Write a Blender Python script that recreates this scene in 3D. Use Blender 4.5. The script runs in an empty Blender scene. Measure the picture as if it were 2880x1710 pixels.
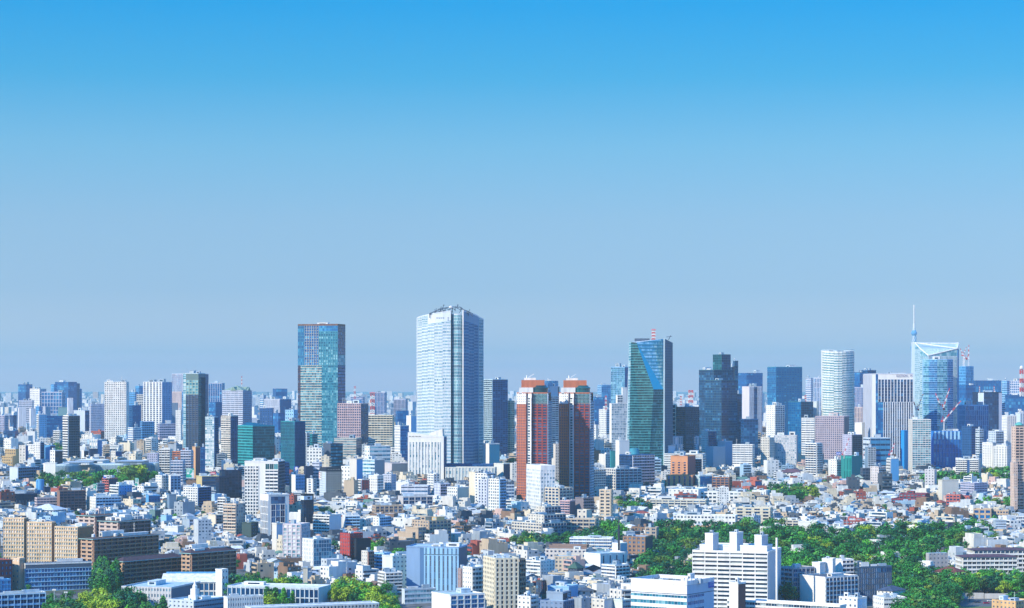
import bpy, math, random
import numpy as np
from mathutils import Vector, Matrix
RD = math.radians
rnd = random.Random(11)
scn = bpy.context.scene
COL = scn.collection

# ------------------------------------------------------------------ camera, sky, sun, exposure
F, HZ, CAMZ = 6300.0, 1090.0, 160.0          # focal length and horizon height of the 2880x1710 photograph, camera height in metres
cam = bpy.data.cameras.new('camera'); camo = bpy.data.objects.new('camera', cam); COL.objects.link(camo)
cam.sensor_width = 36.0; cam.lens = 36.0*F/2880.0; cam.shift_y = (HZ-855.0)/2880.0
cam.clip_start = 1.0; cam.clip_end = 90000.0
camo.location = (0, 0, CAMZ); camo.rotation_euler = (RD(90), 0, 0)
scn.camera = camo

SUN_AZ, SUN_EL = RD(52), RD(34)               # azimuth measured from straight behind the camera towards its left
S = Vector((-math.sin(SUN_AZ)*math.cos(SUN_EL), -math.cos(SUN_AZ)*math.cos(SUN_EL), math.sin(SUN_EL)))
sl = bpy.data.lights.new('sun', 'SUN'); slo = bpy.data.objects.new('sun', sl); COL.objects.link(slo)
sl.energy = 4.3; sl.angle = RD(0.5); sl.color = (1.0, 0.91, 0.72)
slo.rotation_euler = (-S).to_track_quat('-Z', 'Y').to_euler(); slo.location = (0, 0, 3000)

wd = bpy.data.worlds.new("World"); scn.world = wd; wd.use_nodes = True
wn, wl = wd.node_tree.nodes, wd.node_tree.links
wn.clear()
wo = wn.new('ShaderNodeOutputWorld'); bg = wn.new('ShaderNodeBackground'); wl.new(bg.outputs[0], wo.inputs[0])
sky = wn.new('ShaderNodeTexSky'); sky.sky_type = 'NISHITA'; sky.sun_disc = False
sky.sun_elevation = SUN_EL; sky.sun_rotation = math.atan2(S.x, S.y); sky.altitude = 100
sky.air_density = 1.0; sky.dust_density = 0.6; sky.ozone_density = 2.0
tc = wn.new('ShaderNodeTexCoord'); sx = wn.new('ShaderNodeSeparateXYZ'); wl.new(tc.outputs['Generated'], sx.inputs[0])
rp = wn.new('ShaderNodeValToRGB'); wl.new(sx.outputs['Z'], rp.inputs[0])
SKYTINT = [(0.0, (2.2463, 1.2254, 0.966)), (0.00635, (2.2463, 1.2254, 0.966)), (0.01428, (0.8025, 0.7628, 0.8121)), (0.04361, (0.4853, 0.6252, 0.7925)), (0.07518, (0.4189, 0.6183, 0.7871)), (0.10653, (0.273, 0.6128, 0.8074)), (0.13757, (0.0771, 0.5325, 0.8174)), (0.1682, (0.0, 0.4775, 0.8616)), (0.24, (0.002, 0.58, 1.15)), (0.45, (0.006, 0.7, 1.75)), (1.0, (0.006, 0.72, 1.85))]
el = rp.color_ramp.elements
for i, (p, c) in enumerate(SKYTINT):
    e = el[i] if i < 2 else el.new(p)
    e.position = p; e.color = (*c, 1)
mx = wn.new('ShaderNodeMix'); mx.data_type = 'RGBA'; mx.blend_type = 'MULTIPLY'; mx.inputs[0].default_value = 1.0
ev = wn.new('ShaderNodeMix'); ev.data_type = 'RGBA'; ev.inputs[0].default_value = 0.6; ev.inputs[7].default_value = (4.3, 5.0, 6.0, 1)   # evens out the clear-sky glow towards the sun's side
wl.new(sky.outputs[0], ev.inputs[6]); wl.new(ev.outputs[2], mx.inputs[6]); wl.new(rp.outputs[0], mx.inputs[7]); wl.new(mx.outputs[2], bg.inputs[0])
bg.inputs[1].default_value = 0.12
vs = scn.view_settings
vs.view_transform = 'Standard'; vs.look = 'None'; vs.gamma = 1.0; vs.exposure = 0.46; vs.use_curve_mapping = False
scn.cycles.max_bounces = 6; scn.cycles.diffuse_bounces = 1; scn.cycles.glossy_bounces = 2; scn.cycles.volume_bounces = 1
scn.cycles.transparent_max_bounces = 4; scn.cycles.sample_clamp_indirect = 6.0

# ------------------------------------------------------------------ ground profile and photograph geometry
def ground(y):
    if y < 1550: return 0.0
    if y < 3200: return (y-1550)*44.0/1650.0
    return 44.0
_ys = np.concatenate([np.arange(1100, 6000, 4.0), np.arange(6000, 40000, 50.0)])
_py = np.array([HZ + F*(CAMZ-ground(y))/y for y in _ys])
def depth(yb):                                 # distance at which the ground meets this height in the photograph
    return float(np.interp(-yb, -_py, _ys))
def X(px, D): return (px-1440.0)/F*D
def Z(py, D): return CAMZ-(py-HZ)/F*D

# ------------------------------------------------------------------ materials
MATS = {}
def newmat(name):
    m = bpy.data.materials.new(name); m.use_nodes = True
    n, l = m.node_tree.nodes, m.node_tree.links
    b = n['Principled BSDF']
    return m, n, l, b
def mixrgb(n, l, fac, a, b, blend='MIX'):
    x = n.new('ShaderNodeMix'); x.data_type = 'RGBA'; x.blend_type = blend
    for s, v in ((0, fac), (6, a), (7, b)):
        if hasattr(v, 'is_output'): l.new(v, x.inputs[s])
        elif s == 0: x.inputs[0].default_value = v
        else: x.inputs[s].default_value = (*v, 1)
    return x.outputs[2]
def maprange(n, l, v, a, b, c, d):
    x = n.new('ShaderNodeMapRange'); l.new(v, x.inputs[0])
    for i, q in enumerate((a, b, c, d)): x.inputs[i+1].default_value = q
    return x.outputs[0]
def wall_mat(name, attr=None, rough=0.75, streak=0.22):
    m, n, l, b = newmat(name)
    if attr:
        s = n.new('ShaderNodeAttribute'); s.attribute_name = attr; col = s.outputs['Color']
    else:
        s = n.new('ShaderNodeObjectInfo'); col = s.outputs['Color']
    g = n.new('ShaderNodeNewGeometry'); mp = n.new('ShaderNodeMapping'); mp.inputs['Scale'].default_value = (0.35, 0.35, 0.05)
    l.new(g.outputs['Position'], mp.inputs[0])
    t = n.new('ShaderNodeTexNoise'); t.inputs['Scale'].default_value = 1.0; t.inputs['Detail'].default_value = 3
    l.new(mp.outputs[0], t.inputs['Vector'])
    f = maprange(n, l, t.outputs[0], 0.3, 0.7, 1.0-streak, 1.0+streak*0.25)
    cx = n.new('ShaderNodeCombineColor')
    for i in range(3): l.new(f, cx.inputs[i])
    l.new(mixrgb(n, l, 1.0, col, cx.outputs[0], 'MULTIPLY'), b.inputs['Base Color'])
    b.inputs['Roughness'].default_value = rough
    return m
WALL = wall_mat('painted_wall'); ROOF = wall_mat('flat_roof', rough=0.9, streak=0.35)
WALLS = wall_mat('small_building_wall', 'tint'); LEAFM = None
# glass of a curtain wall or window: every pane (one UV unit) takes its own tone
GL = {'n': ((.004, .030, .10), (.008, .07, .19), (.05, .20, .38), .12, .10),
      'd': ((.008, .03, .07), (.03, .09, .16), (.42, .5, .5), .16, .06),
      't': ((.004, .06, .085), (.010, .12, .15), (.06, .30, .34), .12, .22),
      'b': ((.006, .09, .29), (.012, .17, .44), (.08, .40, .66), .12, .2),  # navy and blue panes pushed bluer to hold far airlight too
      's': ((.08, .32, .44), (.22, .5, .60), (.5, .74, .78), .3, .35),
      'w': ((.08, .25, .35), (.45, .58, .62), (.80, .84, .82), .55, .15),
      'c': ((.008, .12, .22), (.03, .26, .38), (.26, .58, .66), .28, .25),
      'm': ((.24, .48, .60), (.48, .66, .74), (.03, .24, .40), .16, .25),
      'k': ((.004, .012, .036), (.008, .03, .075), (.02, .08, .15), .08, .08)}
def glass(kind):
    if ('g', kind) in MATS: return MATS['g', kind]
    a, bb, c, pl, metal = GL[kind]
    m, n, l, b = newmat('window_glass_'+{'n': 'navy', 'd': 'dark', 't': 'teal', 'b': 'blue', 's': 'sky', 'w': 'pale', 'c': 'cyan', 'k': 'black', 'm': 'silver'}[kind])
    uv = n.new('ShaderNodeUVMap'); fl = n.new('ShaderNodeVectorMath'); fl.operation = 'FLOOR'; l.new(uv.outputs[0], fl.inputs[0])
    oi = n.new('ShaderNodeObjectInfo'); ad = n.new('ShaderNodeVectorMath'); ad.operation = 'ADD'
    ml = n.new('ShaderNodeMath'); ml.operation = 'MULTIPLY'; ml.inputs[1].default_value = 517.0; l.new(oi.outputs['Random'], ml.inputs[0])
    l.new(fl.outputs[0], ad.inputs[0]); l.new(ml.outputs[0], ad.inputs[1])
    w = n.new('ShaderNodeTexWhiteNoise'); w.noise_dimensions = '3D'; l.new(ad.outputs[0], w.inputs[0])
    # runs of neighbouring panes on a floor share a blind state
    mp = n.new('ShaderNodeVectorMath'); mp.operation = 'MULTIPLY'; mp.inputs[1].default_value = (0.28, 1.0, 1.0); l.new(fl.outputs[0], mp.inputs[0])
    f2 = n.new('ShaderNodeVectorMath'); f2.operation = 'FLOOR'; l.new(mp.outputs[0], f2.inputs[0])
    a2 = n.new('ShaderNodeVectorMath'); a2.operation = 'ADD'; l.new(f2.outputs[0], a2.inputs[0]); l.new(ml.outputs[0], a2.inputs[1])
    w2 = n.new('ShaderNodeTexWhiteNoise'); w2.noise_dimensions = '3D'; l.new(a2.outputs[0], w2.inputs[0])
    sm = n.new('ShaderNodeMath'); sm.operation = 'MULTIPLY_ADD'; sm.inputs[1].default_value = 0.5; l.new(w.outputs[0], sm.inputs[0])
    hf = n.new('ShaderNodeMath'); hf.operation = 'MULTIPLY'; hf.inputs[1].default_value = 0.5; l.new(w2.outputs[0], hf.inputs[0]); l.new(hf.outputs[0], sm.inputs[2])
    r = n.new('ShaderNodeValToRGB'); l.new(sm.outputs[0], r.inputs[0])
    e = r.color_ramp.elements
    e[0].position = 0.25; e[0].color = (*a, 1); e[1].position = max(.5, .82-pl); e[1].color = (*bb, 1)
    q = e.new(min(.97, 1.02-pl*.5)); q.color = (*c, 1)
    l.new(r.outputs[0], b.inputs['Base Color'])
    b.inputs['Roughness'].default_value = 0.16; b.inputs['Metallic'].default_value = metal; b.inputs['Specular IOR Level'].default_value = .35
    MATS['g', kind] = m
    return m
def plain(name, col, rough=0.6, metal=0.0):
    if name in MATS: return MATS[name]
    m, n, l, b = newmat(name)
    t = n.new('ShaderNodeTexNoise'); t.inputs['Scale'].default_value = 0.3; t.inputs['Detail'].default_value = 2
    g = n.new('ShaderNodeNewGeometry'); l.new(g.outputs['Position'], t.inputs['Vector'])
    l.new(mixrgb(n, l, t.outputs[0], [c*.85 for c in col], [min(1, c*1.12) for c in col]), b.inputs['Base Color'])
    b.inputs['Roughness'].default_value = rough; b.inputs['Metallic'].default_value = metal
    MATS[name] = m
    return m
C = dict(W=(.80, .79, .74), w=(.60, .68, .73), I=(.76, .67, .50), i=(.68, .64, .56), G=(.37, .45, .51), g=(.18, .27, .36), L=(.46, .46, .58), l=(.58, .61, .69), p=(.62, .50, .48),
         T=(.62, .43, .20), t=(.50, .37, .25), O=(.66, .21, .07), o=(.62, .36, .18), R=(.42, .05, .045), r=(.30, .05, .05), S=(.58, .16, .14), H=(.17, .075, .05), h=(.26, .15, .11),
         N=(.005, .018, .07), n=(.010, .085, .26), B=(.02, .22, .60), b=(.10, .36, .66), e=(.30, .55, .78), Q=(.01, .25, .30), q=(.03, .38, .40), D=(.03, .045, .07), d=(.07, .10, .15), K=(.008, .012, .025),  # n and b: blue glass tones that also imitate airlight on far buildings
         Y=(.60, .48, .22), V=(.20, .12, .20), M=(.30, .42, .36), A=(.46, .60, .64))
def rgb(c): return C[c] if isinstance(c, str) else c

# ------------------------------------------------------------------ mesh helpers
class MB:
    def __init__(s): s.v, s.f, s.m, s.uv, s.hasuv = [], [], [], [], False
    def quad(s, p, mat=0, uv=None):
        k = len(s.v); s.v += [tuple(q) for q in p]; s.f.append(tuple(range(k, k+len(p)))); s.m.append(mat)
        if uv: s.hasuv = True
        s.uv.append(uv or [(0.5, 0.5)]*len(p))
    def hexa(s, b, t, mat=0, bottom=False):     # b, t: matching rings of points (counter-clockwise from above)
        k = len(b)
        for i in range(k):
            j = (i+1) % k
            s.quad([b[i], b[j], t[j], t[i]], mat)
        s.quad(t, mat)
        if bottom: s.quad(b[::-1], mat)
    def box(s, x0, x1, y0, y1, z0, z1, mat=0, bottom=False):
        s.hexa([(x0, y0, z0), (x1, y0, z0), (x1, y1, z0), (x0, y1, z0)], [(x0, y0, z1), (x1, y0, z1), (x1, y1, z1), (x0, y1, z1)], mat, bottom)
    def bar(s, p0, t, n, u0, u1, z0, z1, d, mat=0, d0=0.0):   # a bar on a facade: p0 start, t along, n outward
        a = (p0[0]+t[0]*u0, p0[1]+t[1]*u0); b = (p0[0]+t[0]*u1, p0[1]+t[1]*u1)
        q = [(a[0]+n[0]*d, a[1]+n[1]*d), (b[0]+n[0]*d, b[1]+n[1]*d), (b[0]+n[0]*d0, b[1]+n[1]*d0), (a[0]+n[0]*d0, a[1]+n[1]*d0)]
        s.hexa([(*c, z0) for c in q], [(*c, z1) for c in q], mat, True)
    def tube(s, a, b, r0, r1=None, k=6, mat=0, cap=True):
        a, b = Vector(a), Vector(b); r1 = r0 if r1 is None else r1
        z = (b-a).normalized(); x = z.orthogonal().normalized(); y = z.cross(x)
        ra = [a+(x*math.cos(2*math.pi*i/k)+y*math.sin(2*math.pi*i/k))*r0 for i in range(k)]
        rb = [b+(x*math.cos(2*math.pi*i/k)+y*math.sin(2*math.pi*i/k))*r1 for i in range(k)]
        for i in range(k):
            j = (i+1) % k
            s.quad([ra[i], ra[j], rb[j], rb[i]], mat)
        if cap: s.quad(rb, mat); s.quad(ra[::-1], mat)
    def lathe(s, prof, k=16, cx=0, cy=0, mat=0):
        rings = [[(cx+r*math.cos(2*math.pi*i/k), cy+r*math.sin(2*math.pi*i/k), z) for i in range(k)] for r, z in prof]
        for a, b in zip(rings, rings[1:]):
            for i in range(k):
                j = (i+1) % k
                s.quad([a[i], a[j], b[j], b[i]], mat)
        s.quad(rings[-1], mat)
    def mesh(s, name, mats):
        me = bpy.data.meshes.new(name); me.from_pydata(s.v, [], s.f)
        for m in mats: me.materials.append(m)
        if len(mats) > 1: me.polygons.foreach_set('material_index', s.m)
        if s.hasuv:
            u = me.uv_layers.new(name='UVMap'); u.data.foreach_set('uv', [c for f in s.uv for p in f for c in p])
        me.update()
        return me
    def build(s, name, mats, parent=None, mrel=None, col='W', loc=None):
        if not s.v: return None
        return link(name, s.mesh(name, mats if isinstance(mats, list) else [mats]), parent, mrel, col, loc)
def link(name, me, parent=None, mrel=None, col='W', loc=None):
    o = bpy.data.objects.new(name, me); COL.objects.link(o)
    if parent: o.parent = parent
    if mrel is not None: o.matrix_local = mrel
    if loc is not None: o.matrix_local = (mrel if mrel is not None else Matrix()) @ Matrix.Translation(loc)
    o.color = (*rgb(col), 1)
    return o
LAND = []          # (short name, px, py) of things with labels, for describing neighbours
FOOT = []          # footprints to keep small houses off: (x, y, radius)
RECT = []          # rough picture rectangles, for working out what hides what
def tag(o, label, cat, group=None):
    o['label'] = label.replace('|', ' '); o['category'] = cat
    if group: o['group'] = group
def thing(name, label, cat, loc, rz=0.0, group=None, px=None):
    o = bpy.data.objects.new(name, None); COL.objects.link(o)
    o.location = loc; o.rotation_euler = (0, 0, rz); o.empty_display_size = 5
    tag(o, label, cat, group)
    if px and '|' in label: LAND.append((label.split('|')[0].strip(), px[0], px[1]))
    return o

# ------------------------------------------------------------------ facades
# style: spandrel share of a floor, pier share of a bay, spandrel depth, pier depth
ST = {'g': (.36, .30, .32, .38), 'G': (.52, .5, .30, .36), 'r': (.5, .05, .35, .3), 'f': (.06, .42, .25, .8), 'c': (.13, .08, .10, .16), 'C': (.22, .10, .14, .1),
      'b': (.40, .05, 1.25, 1.0), 'P': (.62, .62, .22, .27), 'R': (.62, .04, .4, .3), 'F': (.10, .62, .3, .9), 'v': (.12, .25, .15, .5), 's': (.3, .12, .12, .2), 'x': None}
UNITBOX = None
def unitbox():
    global UNITBOX
    if UNITBOX is None:
        m = MB(); b = 0.04
        m.hexa([(-.5, -.5, 0), (.5, -.5, 0), (.5, .5, 0), (-.5, .5, 0)], [(-.5, -.5, .95), (.5, -.5, .95), (.5, .5, .95), (-.5, .5, .95)])
        m.hexa([(-.53, -.53, .95), (.53, -.53, .95), (.53, .53, .95), (-.53, .53, .95)], [(-.53, -.53, 1), (.53, -.53, 1), (.53, .53, 1), (-.53, .53, 1)])
        m.quad([(-.3, -.505, .25), (.3, -.505, .25), (.3, -.505, .7), (-.3, -.505, .7)], 1)
        UNITBOX = m.mesh('penthouse', [WALL, glass('d')])
    return UNITBOX
TANKS = {}
def tankmesh(kind):
    if kind not in TANKS:
        m = MB()
        if kind == 'water_tank':
            m.lathe([(.8, 0), (.8, .3), (1, .3), (1, 1.6), (.7, 1.9), (.01, 2.0)], 10)
        elif kind == 'dish':
            m.tube((0, 0, 0), (0, 0, 1.2), .12); m.lathe([(.05, 1.2), (.8, 1.5), (1.2, 2.0)], 10)
        elif kind == 'antenna':
            m.tube((0, 0, 0), (0, 0, 7), .14, .06, 5)
            for z in (3.5, 5, 6): m.tube((-.8, 0, z), (.8, 0, z), .07, .07, 4)
        else:
            for i in range(4): m.box(i*1.7-3.2, i*1.7-1.8, -1, 1, 0, 1.7); m.box(i*1.7-2.9, i*1.7-2.1, -.5, .5, 1.7, 1.95)
        TANKS[kind] = m.mesh(kind, [WALL])
    return TANKS[kind]
def equip(root, mrel, x0, x1, y0, y1, z, n, sc, cols='WwG', r=None):
    r = r or rnd
    w, d = x1-x0, y1-y0
    if w < 3 or d < 3: return
    spots = []
    for i in range(n):
        k = r.choice(['penthouse', 'penthouse', 'water_tank', 'air_conditioner', 'antenna', 'dish']) if i else 'penthouse'
        for _ in range(12):
            sx_, sy_ = (r.uniform(.16, .34)*w, r.uniform(.2, .42)*d) if k == 'penthouse' else (2.2*sc, 2.2*sc)
            sx_ = max(2.0, min(sx_, w*.6)); sy_ = max(2.0, min(sy_, d*.6))
            px, py = r.uniform(x0+sx_*.6, x1-sx_*.6), r.uniform(y0+sy_*.6, y1-sy_*.6)
            if all(abs(px-a) > (sx_+c)*.56 or abs(py-b) > (sy_+e)*.56 for a, b, c, e in spots): break
        else: continue
        spots.append((px, py, sx_, sy_))
        if k == 'penthouse':
            o = link('penthouse', unitbox(), root, None, r.choice(cols)); s3 = (sx_, sy_, r.uniform(2.4, 4.6)*sc)
        else:
            o = link(k, tankmesh(k), root, None, r.choice('WWwG')); s3 = (sc, sc, sc)
        o.matrix_local = mrel @ Matrix.Translation((px, py, z)) @ Matrix.Diagonal((*s3, 1))

def raise_body(root, mrel, plan, tops, faces, roofcol, m, near=False, eq=3, par=.9, base=-6.0, eqcols='WwG', roofname='roof', parcol=None):
    """plan: outline, counter-clockwise from above, starting with the faces seen; tops: roof height per corner;
    faces: per seen edge a list of zones (u0,u1,v0,v1,style,colour,glass,floor_px,bay_px)"""
    n = len(plan); core = MB(); gm = []; frames = {}; rails = {}; panes = []
    def slot(mat):
        if mat not in gm: gm.append(mat)
        return gm.index(mat)
    for i in range(n):
        p0, p1 = plan[i], plan[(i+1) % n]; h0, h1 = tops[i], tops[(i+1) % n]
        L = math.hypot(p1[0]-p0[0], p1[1]-p0[1])
        if L < .05: continue
        t = ((p1[0]-p0[0])/L, (p1[1]-p0[1])/L); nn = (t[1], -t[0])
        zs = faces[i] if i < len(faces) and faces[i] else [(0, 1, 0, 1, 'x', faces[0][0][5] if faces[0] else 'W', 'd', 9, 9)]
        for (u0, u1, v0, v1, st, col, gl, fp, bp) in zs:
            top = lambda u: h0+(h1-h0)*u
            a0, a1 = p0[0]+t[0]*L*u0, p0[1]+t[1]*L*u0; b0, b1 = p0[0]+t[0]*L*u1, p0[1]+t[1]*L*u1
            za = base if v0 == 0 else top(u0)*v0; zb = base if v0 == 0 else top(u1)*v0
            zc, zd = top(u1)*v1, top(u0)*v1
            H = (min(h0, h1)*v1 if v1 < 1 else min(top(u0), top(u1)))-(0 if v0 == 0 else min(h0, h1)*v0)
            z0 = 0 if v0 == 0 else min(h0, h1)*v0
            W = L*(u1-u0)
            s = ST[st] if isinstance(st, str) else st
            rows = max(1, round(H/(fp*m))); cols = max(1, round(W/(bp*m))) if bp else 1
            fh = H/rows; bw = W/cols
            quadp = [(a0, a1, za), (b0, b1, zb), (b0, b1, zc), (a0, a1, zd)]
            vb = (za-z0)/fh
            uvs = [(0, vb), (cols, vb), (cols, (zc-z0)/fh), (0, (zd-z0)/fh)]
            if s is None:
                core.quad(quadp, slot(('w', col)), uvs); continue
            pane = near and rows*cols <= 420 and s[1] > .03
            core.quad(quadp, slot(('w', col) if pane else ('g', gl)), uvs)
            hf, vf, dh, dv = s
            fm = frames.setdefault(col, MB()); q0 = (a0, a1)
            for k in range(rows):
                zz = z0+k*fh
                if dh > .9:
                    rails.setdefault((col, i, u0, v0), ([], q0, t, nn, W, fh*hf, dh, cols, bw))[0].append(zz)
                elif hf > 0: fm.bar(q0, t, nn, 0, W, zz, zz+fh*hf, dh)
            fm.bar(q0, t, nn, 0, W, z0+H-fh*.12, z0+H, max(dh*.6, .12)+.02)
            if vf > 0 and bp:
                for j in range(cols+1):
                    uu0, uu1 = max(0, j*bw-vf*bw/2), min(W, j*bw+vf*bw/2)
                    fm.bar(q0, t, nn, uu0, uu1, z0, z0+H+.013, dv+.007)
            if pane:
                for k in range(rows):
                    for j in range(cols):
                        panes.append((gl, (a0+t[0]*(j+.5)*bw, a1+t[1]*(j+.5)*bw, z0+(k+hf)*fh), t, nn, bw*(1-vf), fh*(1-hf)))
    mats = [glass(k[1]) if k[0] == 'g' else wallcol(k[1]) for k in gm]
    core.build('facade', mats, root, mrel)
    for col, fm in frames.items(): fm.build('facade_frame', WALL, root, mrel, col)
    for (col, i, u0, v0), (zl, q0, t, nn, W, hh, dh, cols, bw) in rails.items():
        mb = MB(); mb.bar(q0, t, nn, .05, W-.05, 0, .18, dh); mb.bar(q0, t, nn, .05, W-.05, .18, hh, dh, 0, dh-.15)
        me = mb.mesh('balcony', [WALL])
        for zz in zl[:100]: link('balcony', me, root, mrel, col, (0, 0, zz))
    if panes:
        panes.sort(key=lambda p: -p[4]*p[5])
        ind, rest = panes[:100], panes[100:]
        cache = {}
        for gl, p, t, nn, w, h in ind:
            key = (gl, round(t[0], 4), round(t[1], 4), round(w, 3), round(h, 3))
            if key not in cache:
                mb = MB(); hw = w/2
                mb.quad([(-t[0]*hw+nn[0]*.05, -t[1]*hw+nn[1]*.05, 0), (t[0]*hw+nn[0]*.05, t[1]*hw+nn[1]*.05, 0), (t[0]*hw+nn[0]*.05, t[1]*hw+nn[1]*.05, h), (-t[0]*hw+nn[0]*.05, -t[1]*hw+nn[1]*.05, h)], 0, [(0.1, 0.1), (.9, 0.1), (.9, .9), (0.1, .9)])
                mb.bar((0, 0), t, nn, -.06, .06, 0, h, .13, 1)
                cache[key] = mb.mesh('window', [glass(gl), WALL])
            link('window', cache[key], root, mrel, 'w', p)
        if rest:
            mb = MB(); gls = []
            for q, (gl, p, t, nn, w, h) in enumerate(rest):
                if gl not in gls: gls.append(gl)
                hw = w/2; f = lambda s_, z_: (p[0]+t[0]*hw*s_+nn[0]*.05, p[1]+t[1]*hw*s_+nn[1]*.05, p[2]+z_)
                mb.quad([f(-1, 0), f(1, 0), f(1, h), f(-1, h)], gls.index(gl), [(q*3+a, b) for a, b in ((.1, .1), (.9, .1), (.9, .9), (.1, .9))])
            o = mb.build('window', [glass(g) for g in gls], root, mrel); o['kind'] = 'stuff'
    rb = MB(); rb.quad([(p[0], p[1], h+.01) for p, h in zip(plan, tops)])
    roof_o = rb.build(roofname, ROOF, root, mrel, roofcol)
    if par:
        pb = MB()
        for i in range(n):
            p0, p1 = plan[i], plan[(i+1) % n]; L = math.hypot(p1[0]-p0[0], p1[1]-p0[1])
            if L < .3: continue
            t = ((p1[0]-p0[0])/L, (p1[1]-p0[1])/L); nn = (t[1], -t[0])
            q = [(p0[0]+nn[0]*.2, p0[1]+nn[1]*.2), (p1[0]+nn[0]*.2, p1[1]+nn[1]*.2), (p1[0]-nn[0]*.25, p1[1]-nn[1]*.25), (p0[0]-nn[0]*.25, p0[1]-nn[1]*.25)]
            hh = [tops[i], tops[(i+1) % n], tops[(i+1) % n], tops[i]]; e = .004*i
            pb.hexa([(*c, h-.3-e) for c, h in zip(q, hh)], [(*c, h+par+e) for c, h in zip(q, hh)], 0, True)
        pb.build('parapet', WALL, root, mrel, parcol or (faces[0][0][5] if faces and faces[0] else 'W'))
    if eq:
        xs, ys = [p[0] for p in plan], [p[1] for p in plan]
        equip(roof_o, Matrix(), min(xs)+1, max(xs)-1, min(ys)+1, max(ys)-1, min(tops)+.02, eq, max(.8, min(1.6, m*2.6)), eqcols)
def wallcol(col):
    c = rgb(col); key = ('wc', tuple(round(x, 3) for x in c))
    if key not in MATS:
        m, n, l, b = newmat('wall_finish')
        g = n.new('ShaderNodeNewGeometry'); mp = n.new('ShaderNodeMapping'); mp.inputs['Scale'].default_value = (.3, .3, .06); l.new(g.outputs['Position'], mp.inputs[0])
        t = n.new('ShaderNodeTexNoise'); t.inputs['Scale'].default_value = 1; t.inputs['Detail'].default_value = 3; l.new(mp.outputs[0], t.inputs['Vector'])
        l.new(mixrgb(n, l, t.outputs[0], [x*.82 for x in c], [min(.9, x*1.06) for x in c]), b.inputs['Base Color'])
        b.inputs['Roughness'].default_value = .7
        MATS[key] = m
    return MATS[key]

KIND = {'T': ('office_tower', 'tower'), 'A': ('apartment_tower', 'tower'), 'O': ('office_building', 'building'), 'P': ('apartment_building', 'building'), 'H': ('house', 'house'),
        'S': ('school_building', 'school'), 'F': ('factory_building', 'building'), 'M': ('museum_building', 'museum')}
def solve(xl, xc, xr, D, th=None, a=1.0, dep=None):
    """plan lengths and turn of a box whose nearest corner stands at column xc"""
    Px = X(xc, D); m = D/F
    wl, wr = (xc-xl)*m, (xr-xc)*m
    az = math.atan2(Px, D)
    if wl < .3: wl = 0
    if wr < .3: wr = 0
    if th is not None: t = RD(th)
    elif wr == 0: t = RD(2)
    elif wl == 0: t = RD(88)
    else: t = min(RD(84), max(RD(6), math.atan2(a*wr, wl)))
    t2 = t+az
    dl, dr = (-math.cos(t2), math.sin(t2)), (math.sin(t2), math.cos(t2))
    def run(px, d):
        k = (px-1440.0)/F; den = d[0]-k*d[1]
        return (k*D-Px)/den if abs(den) > 1e-4 else 10.0
    L = run(xl, dl) if wl else (dep or .7*wr); R_ = run(xr, dr) if wr else (dep or .7*wl)
    lim = 6*max(wl, wr, 4)
    L = min(max(L, 2.0), lim); R_ = min(max(R_, 2.0), lim)
    if dep: R_ = R_ if wr else dep
    return Px, t2, L, R_
def B(kind, label, xl, xc, xr, yt, yb, col='W', sa='g', sb=None, fp=9, bp=9, gl='d', glb=None, colb=None, roof='A', eq=3, near=None, th=None, a=1.0, dep=None,
      into=None, za=None, zb=None, par=.9, name=None, cat=None, group=None, foot=1.0, eqcols='WwG'):
    D = depth(yb); m = D/F
    Px, t2, L, R_ = solve(xl, xc, xr, D, th, a, dep)
    gz = ground(D); H = Z(yt, D)-gz
    near = (yb > 1430) if near is None else near
    Mw = Matrix.Translation((Px, D, gz)) @ Matrix.Rotation(-t2, 4, 'Z')
    if into is None:
        nm, ct = KIND[kind]
        root = thing(name or nm, label, cat or ct, (Px, D, gz), -t2, group, ((xl+xr)/2, (yt+yb)/2)); mrel = Matrix()
    else:
        root = into; mrel = (Matrix.Translation(root.location) @ root.rotation_euler.to_matrix().to_4x4()).inverted() @ Mw
    sb = sa if sb is None else sb
    plan = [(-L, 0), (0, 0), (0, R_), (-L, R_)]
    fa = za or [(0, 1, 0, 1, sa, col, gl, fp, bp)]; fb = zb or [(0, 1, 0, 1, sb, colb or col, glb or gl, fp, bp)]
    back = [(0, 1, 0, 1, 'x', col, gl, fp, bp)]
    raise_body(root, mrel, plan, [H]*4, [fa, fb, back, back], roof, m, near, eq, par, eqcols=eqcols)
    c = Mw @ Vector((-L/2, R_/2, 0)); FOOT.append((c.x, c.y, math.hypot(L, R_)/2*foot, Mw.inverted(), L, R_))
    RECT.append((D, xl, xr, yt, yb))
    root_last[0] = (root, mrel, L, R_, H, m, D)
    return root
root_last = [None]
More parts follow.
